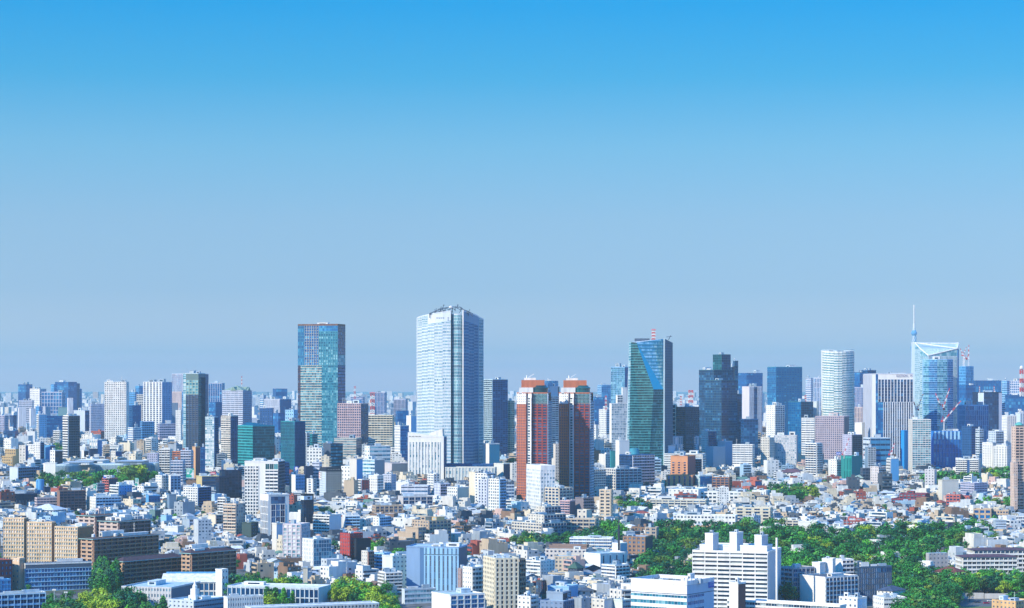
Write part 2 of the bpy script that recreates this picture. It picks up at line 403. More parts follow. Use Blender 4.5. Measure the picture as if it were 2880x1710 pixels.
def poly(kind, label, pts, yb, faces, yt, col='W', roof='A', dep=30, eq=4, near=False, into=None, name=None, par=.9, back=None):
    """pts: seen outline, (column, metres behind the base line), left to right; yt: one height or one per point"""
    D = depth(yb); m = D/F; gz = ground(D)
    X0 = X(pts[0][0], D+pts[0][1])
    w = [(X(px, D+d)-X0, d) for px, d in pts]
    yts = yt if isinstance(yt, (list, tuple)) else [yt]*len(pts)
    hs = [Z(y, D+d)-gz for y, (px, d) in zip(yts, pts)]
    bk = back or [(w[-1][0], w[-1][1]+dep), (w[0][0], w[0][1]+dep)]
    plan = w+bk; tops = hs+[hs[-1], hs[0]]
    if into is None:
        nm, ct = KIND[kind]
        root = thing(name or nm, label, ct, (X0, D, gz), 0, None, ((pts[0][0]+pts[-1][0])/2, (min(yts)+yb)/2)); mrel = Matrix()
    else: root = into; mrel = Matrix.Translation(Vector((X0, D, gz))-Vector(root.location))
    raise_body(root, mrel, plan, tops, faces, roof, m, near, eq, par)
    cx = sum(p[0] for p in plan)/len(plan)+X0; cy = sum(p[1] for p in plan)/len(plan)+D
    FOOT.append((cx, cy, max(math.hypot(p[0]+X0-cx, p[1]+D-cy) for p in plan), None, 0, 0))
    RECT.append((D, pts[0][0], pts[-1][0], min(yts), yb))
    root_last[0] = (root, mrel, w, hs, X0, m, D)
    return root
def at(px, py, D): return Vector((X(px, D), D, Z(py, D)))
# ------------------------------------------------------------------ setting: ground
def build_ground():
    m, n, l, b = newmat('city_ground')
    g = n.new('ShaderNodeNewGeometry')
    t = n.new('ShaderNodeTexNoise'); t.inputs['Scale'].default_value = .012; t.inputs['Detail'].default_value = 6; l.new(g.outputs['Position'], t.inputs['Vector'])
    t2 = n.new('ShaderNodeTexNoise'); t2.inputs['Scale'].default_value = .09; t2.inputs['Detail'].default_value = 4; l.new(g.outputs['Position'], t2.inputs['Vector'])
    r = n.new('ShaderNodeValToRGB'); l.new(t2.outputs[0], r.inputs[0]); e = r.color_ramp.elements
    e[0].position = .35; e[0].color = (.05, .055, .06, 1); e[1].position = .62; e[1].color = (.16, .16, .155, 1)
    gr = maprange(n, l, t.outputs[0], .5, .58, 0, .75)
    l.new(mixrgb(n, l, gr, r.outputs[0], (.05, .08, .03)), b.inputs['Base Color']); b.inputs['Roughness'].default_value = .95
    ys = [1050, 1550]+list(range(1700, 3201, 150))+[3600, 4500, 6000, 9000, 14000, 22000, 36000, 60000]
    mb = MB(); ws = [max(700, y*.28) for y in ys]
    xs = [-1, -.6, -.2, .2, .6, 1]
    for (y0, w0), (y1, w1) in zip(zip(ys, ws), zip(ys[1:], ws[1:])):
        for a, c in zip(xs, xs[1:]):
            mb.quad([(a*w0, y0, ground(y0)-.05), (c*w0, y0, ground(y0)-.05), (c*w1, y1, ground(y1)-.05), (a*w1, y1, ground(y1)-.05)])
    o = mb.build('ground', m); o['kind'] = 'structure'
build_ground()

# ------------------------------------------------------------------ skyline and large buildings, left to right (columns and rows of the photograph)
# far left group
B('T', 'plain dark blue slab tower|at the far left of the skyline', 51, 72, 91, 1082, 1212, 'n', 'c', fp=5, bp=5, gl='b', eq=2, a=.6)
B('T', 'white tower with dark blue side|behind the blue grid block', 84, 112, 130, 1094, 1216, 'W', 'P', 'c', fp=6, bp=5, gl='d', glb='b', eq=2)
B('O', 'blue block in lavender square grid|in the far left group', 117, 174, 183, 1103, 1226, 'l', (.12, .16, .5, .6), fp=10, bp=8, gl='b', eq=1, th=14)
r = B('T', 'wide dark blue twin-slab complex|above the lavender grid block', 155, 192, 216, 1075, 1208, 'n', 'c', fp=5, bp=7, gl='b', eq=1)
B('T', '', 143, 152, 160, 1081, 1209, 'b', 'r', fp=5, bp=5, gl='b', eq=0, into=r); B('T', '', 192, 214, 224, 1079, 1206, 'n', 'v', fp=5, bp=6, gl='n', eq=0, into=r); B('T', '', 224, 227, 230, 1094, 1207, 'b', 'v', fp=5, bp=3, gl='b', eq=0, into=r)
B('O', 'grey office with long window stripes|left of the lavender grid block', 53, 91, 95, 1127, 1236, 'l', 'R', fp=5.2, bp=9, gl='n', eq=3, th=10)
B('O', 'small pale blue office|squeezed beside the lavender grid block', 100, 110, 117, 1144, 1238, 'b', 'r', fp=5, bp=6, gl='b', eq=1)
B('O', 'grey-green windowless hall|low in front of the lavender grid block', 163, 193, 196, 1147, 1240, (.16, .30, .32), 'x', eq=0, th=8)
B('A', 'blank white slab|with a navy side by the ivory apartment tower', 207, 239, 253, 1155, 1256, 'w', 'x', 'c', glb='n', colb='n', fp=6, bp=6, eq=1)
B('O', 'lavender-grey lattice office|left of the ivory apartment tower', 252, 256, 294, 1137, 1260, 'l', 'g', (.35, .35, .2, .35), fp=5, bp=3.2, gl='b', eq=2, th=74)
B('A', 'ivory apartment tower|with rows of small dark windows', 294, 355, 362, 1075, 1275, 'W', (.52, .42, .3, .45), fp=5.2, bp=6.5, gl='d', eq=4, th=16)
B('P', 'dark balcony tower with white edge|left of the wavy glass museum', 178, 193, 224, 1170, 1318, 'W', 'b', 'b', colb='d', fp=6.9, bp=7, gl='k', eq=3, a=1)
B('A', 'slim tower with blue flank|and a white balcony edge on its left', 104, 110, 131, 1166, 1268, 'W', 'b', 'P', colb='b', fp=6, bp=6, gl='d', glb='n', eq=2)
B('O', 'broad teal-blue office|behind the slim tower with blue flank', 128, 131, 178, 1171, 1262, 'n', 's', fp=5, bp=5, gl='b', eq=1, th=80)
B('O', 'dark navy office|at the far left edge with low roof', 9, 42, 52, 1212, 1276, 'n', 'c', fp=7, bp=7, gl='n', eq=2)
B('O', 'navy tower block|low at the left below the striped office', 27, 36, 47, 1169, 1256, 'n', 'c', fp=5, bp=5, gl='n', eq=1)
B('O', 'purple-grey corner office|at the far left edge', 0, 12, 24, 1170, 1250, 'L', 'g', fp=5, bp=5, gl='n', eq=1)
B('P', 'white block with a chimney stump|left of the slim tower with blue flank', 76, 98, 104, 1214, 1279, 'W', 'x', 'P', fp=8, bp=8, eq=2)
B('P', 'white terrace block|between the slim tower and the dark balcony tower', 150, 168, 178, 1212, 1282, 'W', 'b', fp=6, bp=8, gl='d', eq=2)
B('O', 'teal low office|at the left edge under the skyline', -20, -2, 28, 1232, 1290, 'n', 's', fp=7, bp=7, gl='t', eq=2)
r = B('O', 'white block with big square window grid|and blue shaded side', 403, 456, 483, 1075, 1247, (.82, .82, .78), (.30, .44, .7, .8), (.25, .38, .5, .6), fp=5.6, bp=10, gl='n', glb='b', colb=(.16, .36, .62), eq=2)  # right side: shade on white put in as blue colour
B('O', 'stepped cream office|peeking out left of the white square-grid block', 378, 403, 406, 1130, 1242, 'i', 'g', fp=6, bp=5, gl='d', eq=0, th=8); B('O', '', 384, 404, 407, 1110, 1241, 'i', 'g', fp=6, bp=5, gl='d', eq=0, th=8, into=root_last[0][0])
B('O', 'slate blue banded office|between the ivory tower and the cream office', 361, 380, 389, 1104, 1236, 'b', 'R', fp=5, bp=6, gl='n', eq=2)
B('O', 'dark navy window-dot office|in front of the cream office', 361, 374, 397, 1141, 1252, 'n', 'b', 'G', colb='n', fp=6, bp=5, gl='b', eq=1)
B('T', 'faint blue arch-topped tower|far behind the cream office', 381, 391, 403, 1086, 1200, 'b', 'v', fp=5, bp=5, gl='b', eq=1)
r = B('T', 'tall slab with white fins|behind the dark chequered tower', 484, 540, 586, 1052, 1228, 'l', 'v', 'c', gl='b', glb='n', colb='n', fp=6, bp=4.5, eq=1,
  za=[(0, 1, .72, 1, 'f', 'l', 'b', 6, 4.2), (0, .5, 0, .72, 'F', 'p', 'b', 30, 4), (.5, .8, 0, .72, 's', 'b', 'b', 5, 4), (.8, 1, 0, .72, 'F', 'p', 'b', 30, 4)], zb=[(0, 1, 0, 1, 'v', 'n', 'n', 6, 4)])
r = B('A', 'dark chequered apartment tower|with rooftop crane in the left skyline', 515, 558, 577, 1051, 1305, 'd', 'b', 'v', fp=5.8, bp=8, gl='k', glb='n', eq=3, a=.9,
  za=[(0, .19, 0, 1, 's', 'A', 's', 5.8, 9), (.19, 1, 0, .77, (.36, .22, .8, .95), 'd', 'n', 5.8, 9), (.19, 1, .77, .93, (.3, .3, .3, .4), 'M', 'c', 8, 9), (.19, 1, .93, 1, 'x', (.12, .2, .2), 'd', 9, 9)],
  zb=[(0, .4, 0, .96, 's', 'd', 't', 5.8, 6), (.4, 1, 0, .96, 'v', 'N', 'n', 5.8, 5), (0, 1, .96, 1, 'x', (.08, .14, .18), 'd', 9, 9)])
B('A', 'white dot-window slab|touching the dark chequered tower', 494, 509, 513, 1155, 1292, 'W', 'P', fp=5, bp=4.3, gl='d', eq=1)
r = B('T', 'blue tower with twin white lines|right of the dark chequered tower', 586, 624, 631, 1078, 1230, 'l', (.05, .16, .2, .7), fp=5, bp=6, gl='b', eq=1, th=12)
B('T', '', 588, 606, 626, 1132, 1238, 'n', 'c', 'P', fp=5, bp=5, gl='b', glb='n', eq=0, into=r)
r = B('T', 'stone-banded tower with green gable roof|and a thin red and white mast', 625, 683, 708, 1099, 1258, 'l', 'R', 'R', fp=5.6, bp=12, gl='n', colb=(.10, .22, .40), glb='n', eq=0); GABLE = root_last[0]
B('A', 'slender pale grey tower|right of the dark chequered tower', 577, 602, 613, 1174, 1340, 'A', 's', 'b', fp=6, bp=6, gl='w', glb='n', colb='n', eq=3)
B('A', 'slender beige-banded tower|left of the teal glass office', 622, 649, 669, 1171, 1334, 'i', (.5, .04, .9, .3), 'v', fp=6, bp=8, gl='d', glb='n', colb='n', eq=2)
r = B('O', 'bright teal glass office|with a sloped glass roof', 669, 711, 772, 1199, 1342, 'q', (.35, .10, .25, .2), 'c', fp=7.8, bp=4, gl='t', colb='Q', glb='t', eq=1); TEALOFF = root_last[0]
B('O', 'slate blue slanted-roof hall|below the white square-grid block', 394, 400, 434, 1187, 1268, 'b', 's', fp=7, bp=6, gl='n', eq=0, th=74)
B('O', 'mauve brick low office|below the white square-grid block', 444, 449, 494, 1193, 1276, 'L', 'r', fp=7, bp=6, gl='n', eq=3, th=76)
B('O', 'pale office with stair stripes|low below the ivory apartment tower', 360, 374, 396, 1204, 1290, 'W', 'r', fp=6, bp=6, gl='b', eq=2)
# left middle ground
r = B('P', 'tan stepped apartment block|at the left edge', 14, 44, 54, 1265, 1322, 'T', (.5, .5, .2, .3), 'x', fp=8, bp=6, gl='d', eq=2, th=24); B('P', '', 5, 35, 44, 1284, 1326, 'T', (.5, .5, .2, .3), 'x', fp=8, bp=6, gl='d', eq=0, th=24, into=r)
B('P', 'slim beige blind slab|right of the tan stepped block', 54, 72, 79, 1254, 1328, 'i', 'P', 'x', fp=8, bp=8, gl='d', colb='n', eq=1, th=24)
B('P', 'slim white slab with navy balconies|left of the blue sign building', 95, 113, 123, 1245, 1324, 'W', 'P', 'b', colb='n', fp=6.5, bp=6, gl='d', glb='k', eq=1)
B('O', 'lilac-blue sign building|with a white strip on its wall', 125, 141, 155, 1254, 1322, 'b', 'x', 'c', colb='n', glb='n', eq=1)
B('O', 'white and navy cube office|beside the dark balcony tower', 141, 155, 176, 1268, 1326, 'W', 'P', 'c', colb='N', glb='k', fp=10, bp=10, eq=1)
B('P', 'white block with blue flank|behind the wavy glass museum', 252, 274, 287, 1238, 1308, 'W', 'v', 'x', colb=(.06, .24, .5), fp=8, bp=6, gl='w', eq=3)
B('O', 'white shop block with orange roof band|behind the wavy glass museum', 309, 334, 342, 1254, 1306, 'W', 'r', fp=8, bp=8, gl='d', eq=2, roof='o')
B('O', 'dark navy cube pair|behind the wavy glass museum', 231, 236, 249, 1268, 1309, 'W', 'x', 'x', colb='N', eq=1); B('O', '', 250, 254, 275, 1264, 1310, 'N', 'x', eq=1, into=root_last[0][0])
B('O', 'charcoal cube office|right of the orange-band shop block', 312, 325, 343, 1270, 1311, 'i', 'P', 'x', colb='n', fp=9, bp=9, eq=1)
B('P', 'grey slab with blue balcony front|left of the wavy glass museum', 27, 50, 110, 1316, 1368, 'w', 'x', (.42, .07, 1.1, 1.2), colb=(.10, .2, .34), fp=8.2, bp=10, gl='k', eq=3, near=False, th=38)  # front's shade is painted in as dark blue
B('P', 'small white and blue apartment cube|in the museum park', 161, 177, 203, 1345, 1388, 'W', 'P', 'G', colb=(.18, .42, .72), fp=9, bp=8, gl='d', eq=2)  # blue right side is shade on white, painted into the wall colour
r = B('O', 'white office with purple striped top|near the grey round tower', 78, 98, 104, 1376, 1402, 'W', 'v', fp=8, bp=4, gl='d', eq=0)
B('O', 'navy cube by the round tower|in the left middle ground', 122, 126, 141, 1371, 1406, 'N', 'x', eq=1)
B('P', 'red brick tower with navy flank|carrying a white roof sign', 288, 307, 331, 1346, 1404, 'S', (.42, .08, .9, .7), 'x', colb='N', fp=7, bp=9, gl='k', eq=1, a=.9); REDT = root_last[0]
B('O', 'dim office behind the green poster|in the left middle ground', 270, 276, 298, 1361, 1404, 'g', 's', fp=8, bp=6, gl='n', eq=2)
r = B('P', 'lilac balcony block|in front of the brown pillar building', 480, 514, 520, 1297, 1374, 'l', (.42, .06, .9, .5), fp=7.4, bp=8, gl='n', eq=1, th=12, near=False); B('P', '', 508, 537, 543, 1268, 1370, 'l', (.42, .06, .9, .5), fp=7.4, bp=8, gl='n', eq=1, th=12, into=r)
B('P', 'small orange balcony building|above the lilac balcony block', 485, 507, 511, 1271, 1352, 'O', (.42, .12, .9, 1), fp=6.4, bp=11, gl='n', eq=2, th=10)
B('O', 'brown pillar building|with a tan lit edge', 541, 550, 563, 1258, 1366, 'o', 'x', 'x', colb=(.26, .08, .08), eq=1)
B('O', 'blue-banded slim office|right of the brown pillar building', 563, 565, 577, 1259, 1360, 'n', 'r', fp=8, bp=8, gl='b', eq=1)
B('P', 'white arched-balcony block|left of the orange balcony building', 448, 478, 484, 1264, 1340, 'W', 'b', fp=6.8, bp=8, gl='d', eq=2, th=14)
B('P', 'plum brick block|above the museum end', 414, 443, 448, 1277, 1332, 'L', 'G', fp=6.5, bp=6, gl='d', eq=2, th=14)
B('O', 'large black-navy glass block|with a stepped roofline', 617, 624, 680, 1324, 1418, 'N', 'c', fp=8, bp=9, gl='k', eq=2, th=76); B('O', '', 608, 616, 644, 1343, 1420, 'N', 'c', fp=8, bp=9, gl='k', eq=0, th=60, into=root_last[0][0])
B('P', 'white stair tower with green stripe|and blue balcony wing', 438, 455, 475, 1339, 1400, 'W', 'G', (.3, .3, .3, .5), fp=8, bp=6, gl='d', eq=2); B('P', '', 474, 480, 508, 1339, 1402, 'W', 'x', 'g', colb=(.08, .22, .46), fp=8, bp=9, gl='n', eq=1, into=root_last[0][0])
B('P', 'white punched-window block with navy flank|before the black-navy glass block', 516, 556, 592, 1372, 1444, 'W', (.5, .4, .2, .3), 'b', colb='n', fp=7.5, bp=8, gl='d', glb='k', eq=3, near=False, a=.8)
B('O', 'dark banded office with tan pillar|below the brown pillar building', 552, 568, 618, 1341, 1406, 'Y', 'x', 'R', colb='d', fp=8, bp=12, gl='n', eq=3)
B('O', 'long black-blue hall|at the left edge with pale roof pipes', -40, -30, 105, 1392, 1442, 'N', 'c', fp=9, bp=9, gl='k', eq=4, th=80)
B('P', 'dark brick apartment slab|behind the tan panelled slab', 160, 168, 241, 1382, 1452, 'h', 'x', (.34, .1, .5, .6), colb=(.07, .06, .09), fp=8, bp=11, gl='k', eq=2, th=74, near=False)
B('P', 'pink-beige low block|left of the dark brick slab', 98, 104, 166, 1402, 1450, 'p', 'r', fp=8, bp=9, gl='n', eq=2, th=76, near=False)
B('P', 'white corner block with pale balconies|right of the dark brick slab', 244, 270, 340, 1400, 1452, 'W', 'P', (.45, .08, .8, .6), colb='e', fp=8.4, bp=9, gl='d', glb='n', eq=2, near=False)
B('P', 'pale blue mid-rise with white balconies|above the white corner block', 310, 335, 371, 1366, 1424, 'W', 'b', 'P', colb='b', fp=8, bp=9, gl='d', eq=2, near=False)
B('O', 'blue-grey low warehouse|right of the white corner block', 330, 340, 392, 1440, 1470, 'e', 's', fp=9, bp=9, gl='b', eq=2, near=False)
B('O', 'steel blue cube office|in the hazy left valley', 410, 418, 450, 1395, 1440, 'b', 'x', 'P', colb='n', fp=9, bp=9, eq=2, near=False)
B('O', 'grey concrete slab office|left of the white punched-window block', 470, 476, 496, 1392, 1452, 'g', 'x', eq=1, near=False)
# centre skyline
r = B('T', 'tall cyan and gold-banded glass tower|left of centre', 838, 950, 971, 915, 1290, 'A', 'c', eq=3, th=20, roof='b', gl='c', par=2.5, fp=7.2, bp=4,
  za=[(0, .065, 0, .70, 'v', 'H', 'n', 7, 4), (.065, .6, 0, .70, (.26, .06, .4, .15), (.62, .56, .42), 'c', 7.1, 4.3), (.6, 1, 0, .70, (.26, .16, .2, .3), (.03, .24, .33), 'c', 7.1, 4.3),
      (0, .17, .70, 1, 'v', (.06, .30, .42), 'b', 9, 4.5), (.17, .52, .70, 1, (.14, .18, .2, .8), (.46, .48, .44), 'b', 7.6, 7.2), (.52, 1, .70, .955, (.30, .30, .3, .5), (.04, .25, .34), 'c', 7.6, 7.6), (.52, 1, .955, 1, 'c', (.06, .32, .44), 'b', 9, 6)],
  zb=[(0, 1, 0, .70, 's', 'N', 'b', 9, 6), (0, 1, .70, .78, 'c', 'Q', 'c', 9, 6), (0, 1, .78, 1, 'c', 'N', 'n', 9, 9)]); MIDT = root_last[0]
r = B('T', 'beige-grid hotel tower|in front of the cyan and gold tower', 949, 1015, 1036, 1136, 1300, (.58, .42, .42), (.40, .28, .3, .7), 'c', fp=7, bp=6.6, gl='n', colb='N', glb='n', eq=6, a=1.2)
B('O', 'banded podium office|at the foot of the beige-grid hotel', 940, 1002, 1017, 1234, 1306, (.55, .50, .42), 'R', 'c', fp=7, bp=9, gl='c', colb='N', glb='n', eq=1, th=10)
B('O', 'cream ribbon-window hotel|left of the giant silver tower', 1036, 1104, 1108, 1169, 1292, (.74, .66, .48), (.45, .08, .5, .3), fp=6.6, bp=9, gl='d', eq=3, th=8)
B('T', 'dark teal curtain-wall slab|left of the cyan and gold tower', 790, 829, 858, 1186, 1348, 'Q', 'v', 'v', fp=9, bp=3.6, gl='n', colb='n', glb='n', eq=2)
B('O', 'small teal office|at the foot of the cyan and gold tower', 868, 878, 893, 1222, 1338, 'Q', 's', fp=7, bp=6, gl='t', eq=1); B('O', '', 857, 862, 870, 1218, 1340, 'w', 'b', fp=7, bp=6, gl='d', eq=0, into=root_last[0][0])
B('O', 'white fan-shaped office|left of the dark cube with lit windows', 862, 905, 912, 1261, 1354, 'W', 'G', fp=9, bp=9, gl='d', eq=2, th=12)
B('O', 'dark navy cube with lit windows|below the beige-grid hotel', 908, 930, 964, 1249, 1352, 'd', 'x', (.4, .06, .3, .2), colb='K', fp=9, bp=6, gl='d', glb='c', eq=1)
B('O', 'white box office|right of the dark cube with lit windows', 1026, 1040, 1098, 1256, 1358, 'W', 'P', (.6, .03, .2, .1), fp=11, bp=14, gl='c', eq=1, th=62)
B('O', 'lilac-grey glazed cube|below the white box office', 1018, 1054, 1082, 1294, 1366, 'w', (.55, .04, .2, .1), 'x', fp=10, bp=8, gl='c', colb='g', eq=3)
r = B('O', 'white hotel block with window columns|at the foot of the giant silver tower', 1147, 1248, 1256, 1229, 1366, (.82, .80, .74), 'F', 'c', fp=7.6, bp=8.9, gl='w', glb='n', colb='n', eq=0, th=7, dep=24,
      za=[(0, .03, 0, 1, 'x', 'W', 'd', 9, 9), (.03, .9, 0, .9, (.05, .55, .3, .7), (.82, .80, .74), 'w', 7.4, 8.9), (.03, .9, .9, 1, 'x', (.82, .80, .74), 'd', 9, 9), (.9, 1, 0, 1, 'x', (.82, .80, .74), 'd', 9, 9)]); HYATT = root_last[0]
r = B('O', 'long stone podium with glass terrace|right of the white hotel block', 1252, 1392, 1396, 1316, 1368, (.72, .70, .62), (.05, .45, .3, .6), fp=9, bp=9.5, gl='w', eq=0, th=5, dep=40, roof='M')
B('O', '', 1389, 1416, 1440, 1305, 1364, (.70, .68, .60), 'x', 'x', colb='N', eq=0, into=r); B('O', '', 1254, 1386, 1390, 1307, 1362, 'n', 'v', fp=9, bp=4, gl='b', eq=0, th=5, into=r, dep=30)
B('A', 'dark teal tower with pale balcony edge|right of the giant silver tower', 1358, 1386, 1428, 1068, 1298, 'A', 'b', 's', fp=5.8, bp=8, gl='d', colb='n', glb='n', eq=4)
B('A', 'thin ivory balcony slab|right of the dark teal pale-edge tower', 1427, 1437, 1446, 1128, 1296, 'I', 'b', fp=6, bp=6, gl='d', eq=1)
B('O', 'small teal and white gate office|right of the giant silver tower foot', 1358, 1376, 1405, 1249, 1344, 'W', 'x', 'x', colb=(.04, .28, .40), eq=1)
B('O', 'grey faceted studio building|left of the white hotel block', 1080, 1102, 1147, 1304, 1360, (.62, .58, .60), 'x', 'x', colb=(.20, .24, .28), eq=0)
# far centre
B('O', 'dark blue trapezoid hall|far away left of the cyan tower', 767, 776, 808, 1094, 1214, 'n', 'x', 'c', glb='b', colb='n', eq=0, th=76)
B('O', 'white vertical-fin office|left of the cyan and gold tower', 743, 787, 819, 1123, 1230, 'l', 'F', 'v', fp=20, bp=4, gl='b', colb='n', glb='b', eq=3)
B('O', 'pale far office|left of the white vertical-fin office', 731, 741, 748, 1112, 1222, 'w', 'r', fp=6, bp=6, gl='b', eq=1)
B('O', 'wide navy office with white dots|below the white vertical-fin office', 731, 766, 770, 1149, 1268, 'n', 'P', 'x', colb='n', fp=7, bp=7, gl='d', eq=2, th=12)
B('O', 'mid blue plain office|right of the navy white-dot office', 768, 783, 801, 1163, 1280, 'n', 'c', fp=8, bp=8, gl='b', eq=2)
B('O', 'pale blue office with dark square windows|beside the cyan and gold tower', 802, 826, 838, 1154, 1284, 'e', 'P', fp=10, bp=7, gl='n', eq=2)
B('O', 'ribbed lilac office|far behind left of the giant silver tower', 1054, 1083, 1087, 1104, 1206, 'L', 'f', fp=12, bp=4, gl='b', eq=2, th=8)
B('O', 'lilac wide office|right of the cyan tower in the distance', 986, 1020, 1026, 1117, 1212, 'L', 'r', fp=6, bp=8, gl='b', eq=3)
B('O', 'violet ribbed block|next to the giant silver tower far away', 1107, 1141, 1146, 1124, 1214, 'L', 'f', fp=12, bp=4, gl='n', eq=2, th=10)
B('O', 'plain dark blue cube|between the cream hotel and the silver tower', 1113, 1118, 1148, 1156, 1240, 'n', 'c', fp=8, bp=8, gl='b', eq=1, th=76)
B('O', 'white cube office|low beside the giant silver tower', 1143, 1156, 1172, 1170, 1262, 'W', 'x', 'x', colb='e', eq=1)
B('O', 'grey-blue tall office|between the cream hotel and the white hotel block', 1110, 1126, 1150, 1198, 1316, 'W', 'G', 'c', fp=8, bp=5, gl='n', colb='b', glb='b', eq=2)
# centre middle ground
B('P', 'white balcony tower with glazed crown|left of centre', 688, 782, 800, 1299, 1468, 'W', (.46, .05, .9, .5), (.35, .1, .9, .5), colb='d', fp=9.4, bp=11, gl='d', glb='n', eq=4, near=True, th=12,
  za=[(0, .42, 0, .93, (.40, .34, .5, .6), 'W', 'd', 9.4, 8), (.42, .62, 0, .93, 'x', 'W', 'd', 9, 9), (.62, 1, 0, .86, (.48, .06, .9, .5), 'W', 'd', 9.4, 11), (.62, 1, .86, .98, 'c', 'W', 't', 19, 11), (0, .62, .93, 1, 'x', 'W', 'd', 9, 9), (.62, 1, .98, 1, 'x', 'W', 'd', 9, 9)])
B('O', 'white tower with dark glass grid|in front of the glazed-crown balcony tower', 733, 755, 813, 1393, 1530, 'W', 'c', 'c', fp=9, bp=7, gl='k', eq=3, near=True, th=68,
  za=[(0, 1, 0, .9, (.1, .3, .2, .3), 'W', 'n', 20, 7), (0, 1, .9, 1, 'x', 'W', 'd', 9, 9)], zb=[(0, .12, 0, 1, 'x', 'W', 'd', 9, 9), (.12, .80, 0, .82, (.07, .09, .3, .4), 'W', 'n', 20, 15), (.12, .80, .82, .97, (.1, .02, .2, .1), 'd', 'n', 10, 10), (.12, .80, .97, 1, 'x', 'W', 'd', 9, 9), (.80, 1, 0, 1, 'x', 'W', 'd', 9, 9)])
B('O', 'dark office left of the dark curtain wall|behind the glazed-crown tower', 783, 792, 813, 1302, 1400, 'n', 'b', fp=8, bp=9, gl='n', eq=2)
B('P', 'beige apartment tower with balconies|beside the glazed-crown balcony tower', 629, 664, 689, 1419, 1524, (.72, .56, .42), (.42, .06, 1.1, .6), (.3, .3, .3, .4), fp=8.6, bp=12, gl='d', colb=(.62, .5, .42), eq=3, a=.9)
B('P', 'white stepped apartment block|behind the beige apartment tower', 613, 634, 646, 1401, 1480, 'W', 'b', fp=8, bp=9, gl='d', eq=2, near=False)
B('O', 'black-green low office with roof garden|at the foot of the glazed-crown tower', 680, 706, 726, 1472, 1526, (.04, .08, .08), 'x', 'R', fp=9, bp=9, gl='n', eq=1)
B('P', 'grey three-storey block with penthouse|left of the beige apartment tower', 513, 532, 582, 1462, 1500, 'G', 'x', (.45, .3, .3, .4), colb='l', fp=9, bp=12, gl='d', eq=2)
B('P', 'cream narrow block with zigzag stairs|left of the beige apartment tower', 586, 606, 628, 1450, 1502, 'I', 'x', 'b', colb=(.3, .25, .25), fp=8, bp=9, gl='d', eq=2)
B('O', 'slanted dark green glass house|in the left valley', 420, 436, 452, 1436, 1480, (.12, .22, .22), 'x', 'x', colb=(.03, .08, .10), eq=1)
B('O', 'light blue barrel-roofed shop|in the left valley', 452, 468, 484, 1452, 1492, 'e', 'x', eq=1)
B('P', 'white stepped terrace row|behind the hip-roofed brown slabs', 462, 500, 518, 1482, 1520, 'W', 'x', fp=9, bp=9, eq=2)
B('O', 'black-roofed hotel|with white left face and a vertical sign', 899, 917, 961, 1326, 1412, 'w', 'P', (.45, .35, .5, .4), colb=(.45, .44, .36), fp=6.4, bp=7, gl='n', eq=2, near=False, roof='N'); BLKH = root_last[0]
B('O', 'white rounded office|right of the black-roofed hotel', 960, 985, 1006, 1313, 1398, 'W', 'P', 'P', fp=10, bp=12, gl='d', eq=2, near=False)
B('O', 'tapered concrete pillar tower|right of the white rounded office', 983, 1003, 1020, 1292, 1400, 'i', 'x', 'x', colb='b', eq=1, near=False)
B('O', 'black slab office|behind the white slot-window block', 855, 860, 881, 1313, 1398, 'N', 'x', eq=1)
B('O', 'white slot-window block|left of the black-roofed hotel', 863, 880, 890, 1348, 1408, 'W', (.5, .6, .2, .3), fp=7, bp=17, gl='n', eq=1, near=False)
B('O', 'lilac banded office|left of the black-roofed hotel', 878, 898, 905, 1302, 1396, 'l', 'R', fp=9, bp=9, gl='n', eq=2)
B('O', 'white corner office with blue glass|under the dark teal slab', 810, 831, 857, 1337, 1400, 'W', 'x', 'G', colb='b', fp=9, bp=6, gl='n', eq=2)
B('P', 'small white block with red flank|right of the tapered pillar tower', 1007, 1018, 1037, 1350, 1402, 'W', 'b', 'G', colb='r', fp=7, bp=9, gl='d', eq=1)
B('P', 'white apartment pair|left of the grey long-band depot', 1037, 1061, 1078, 1339, 1402, 'W', 'P', 'r', colb='W', fp=8, bp=8, gl='d', eq=3); B('P', '', 1076, 1100, 1114, 1336, 1398, 'l', 'G', fp=7, bp=6, gl='d', eq=2, into=root_last[0][0])
B('O', 'grey long-band depot|in front of the white hotel block', 1128, 1203, 1210, 1368, 1414, 'l', 'R', fp=12, bp=20, gl='n', eq=3, th=6, roof='w', near=False); B('O', '', 1114, 1150, 1166, 1358, 1408, 'W', 'x', 'x', colb='w', eq=1, into=root_last[0][0])
B('P', 'slim white block with paired windows|before the white hotel block', 1202, 1220, 1236, 1335, 1408, 'W', (.42, .35, .2, .3), 'G', fp=7.4, bp=9, gl='d', eq=3, near=False, th=60)
B('P', 'lilac low apartment|right of the slim paired-window block', 1222, 1238, 1266, 1362, 1418, 'l', 'P', 'b', colb='L', fp=7.6, bp=8, gl='d', eq=2, near=False)
B('P', 'cream slim tower|left of the ridged grey-white tower', 1319, 1336, 1348, 1329, 1424, 'I', 'x', 'b', colb='I', fp=7.6, bp=9, gl='d', eq=2, near=False)
r = B('P', 'ridged grey-white apartment tower|with dark recess in front of the podium', 1336, 1368, 1390, 1333, 1430, 'W', 'G', 'b', colb='l', fp=8, bp=10, gl='d', eq=3, near=False, th=30)
B('P', 'grey window-column tower|before the ridged grey-white tower', 1346, 1370, 1388, 1350, 1444, 'l', (.5, .55, .3, .6), fp=8.2, bp=9, gl='d', eq=2, near=False)
B('P', 'tall white notched apartment tower|left of the red twin towers', 1374, 1404, 1421, 1349, 1466, 'W', (.5, .4, .3, .4), 'b', colb='e', fp=8.4, bp=8, gl='d', eq=3, near=False, a=1.4)
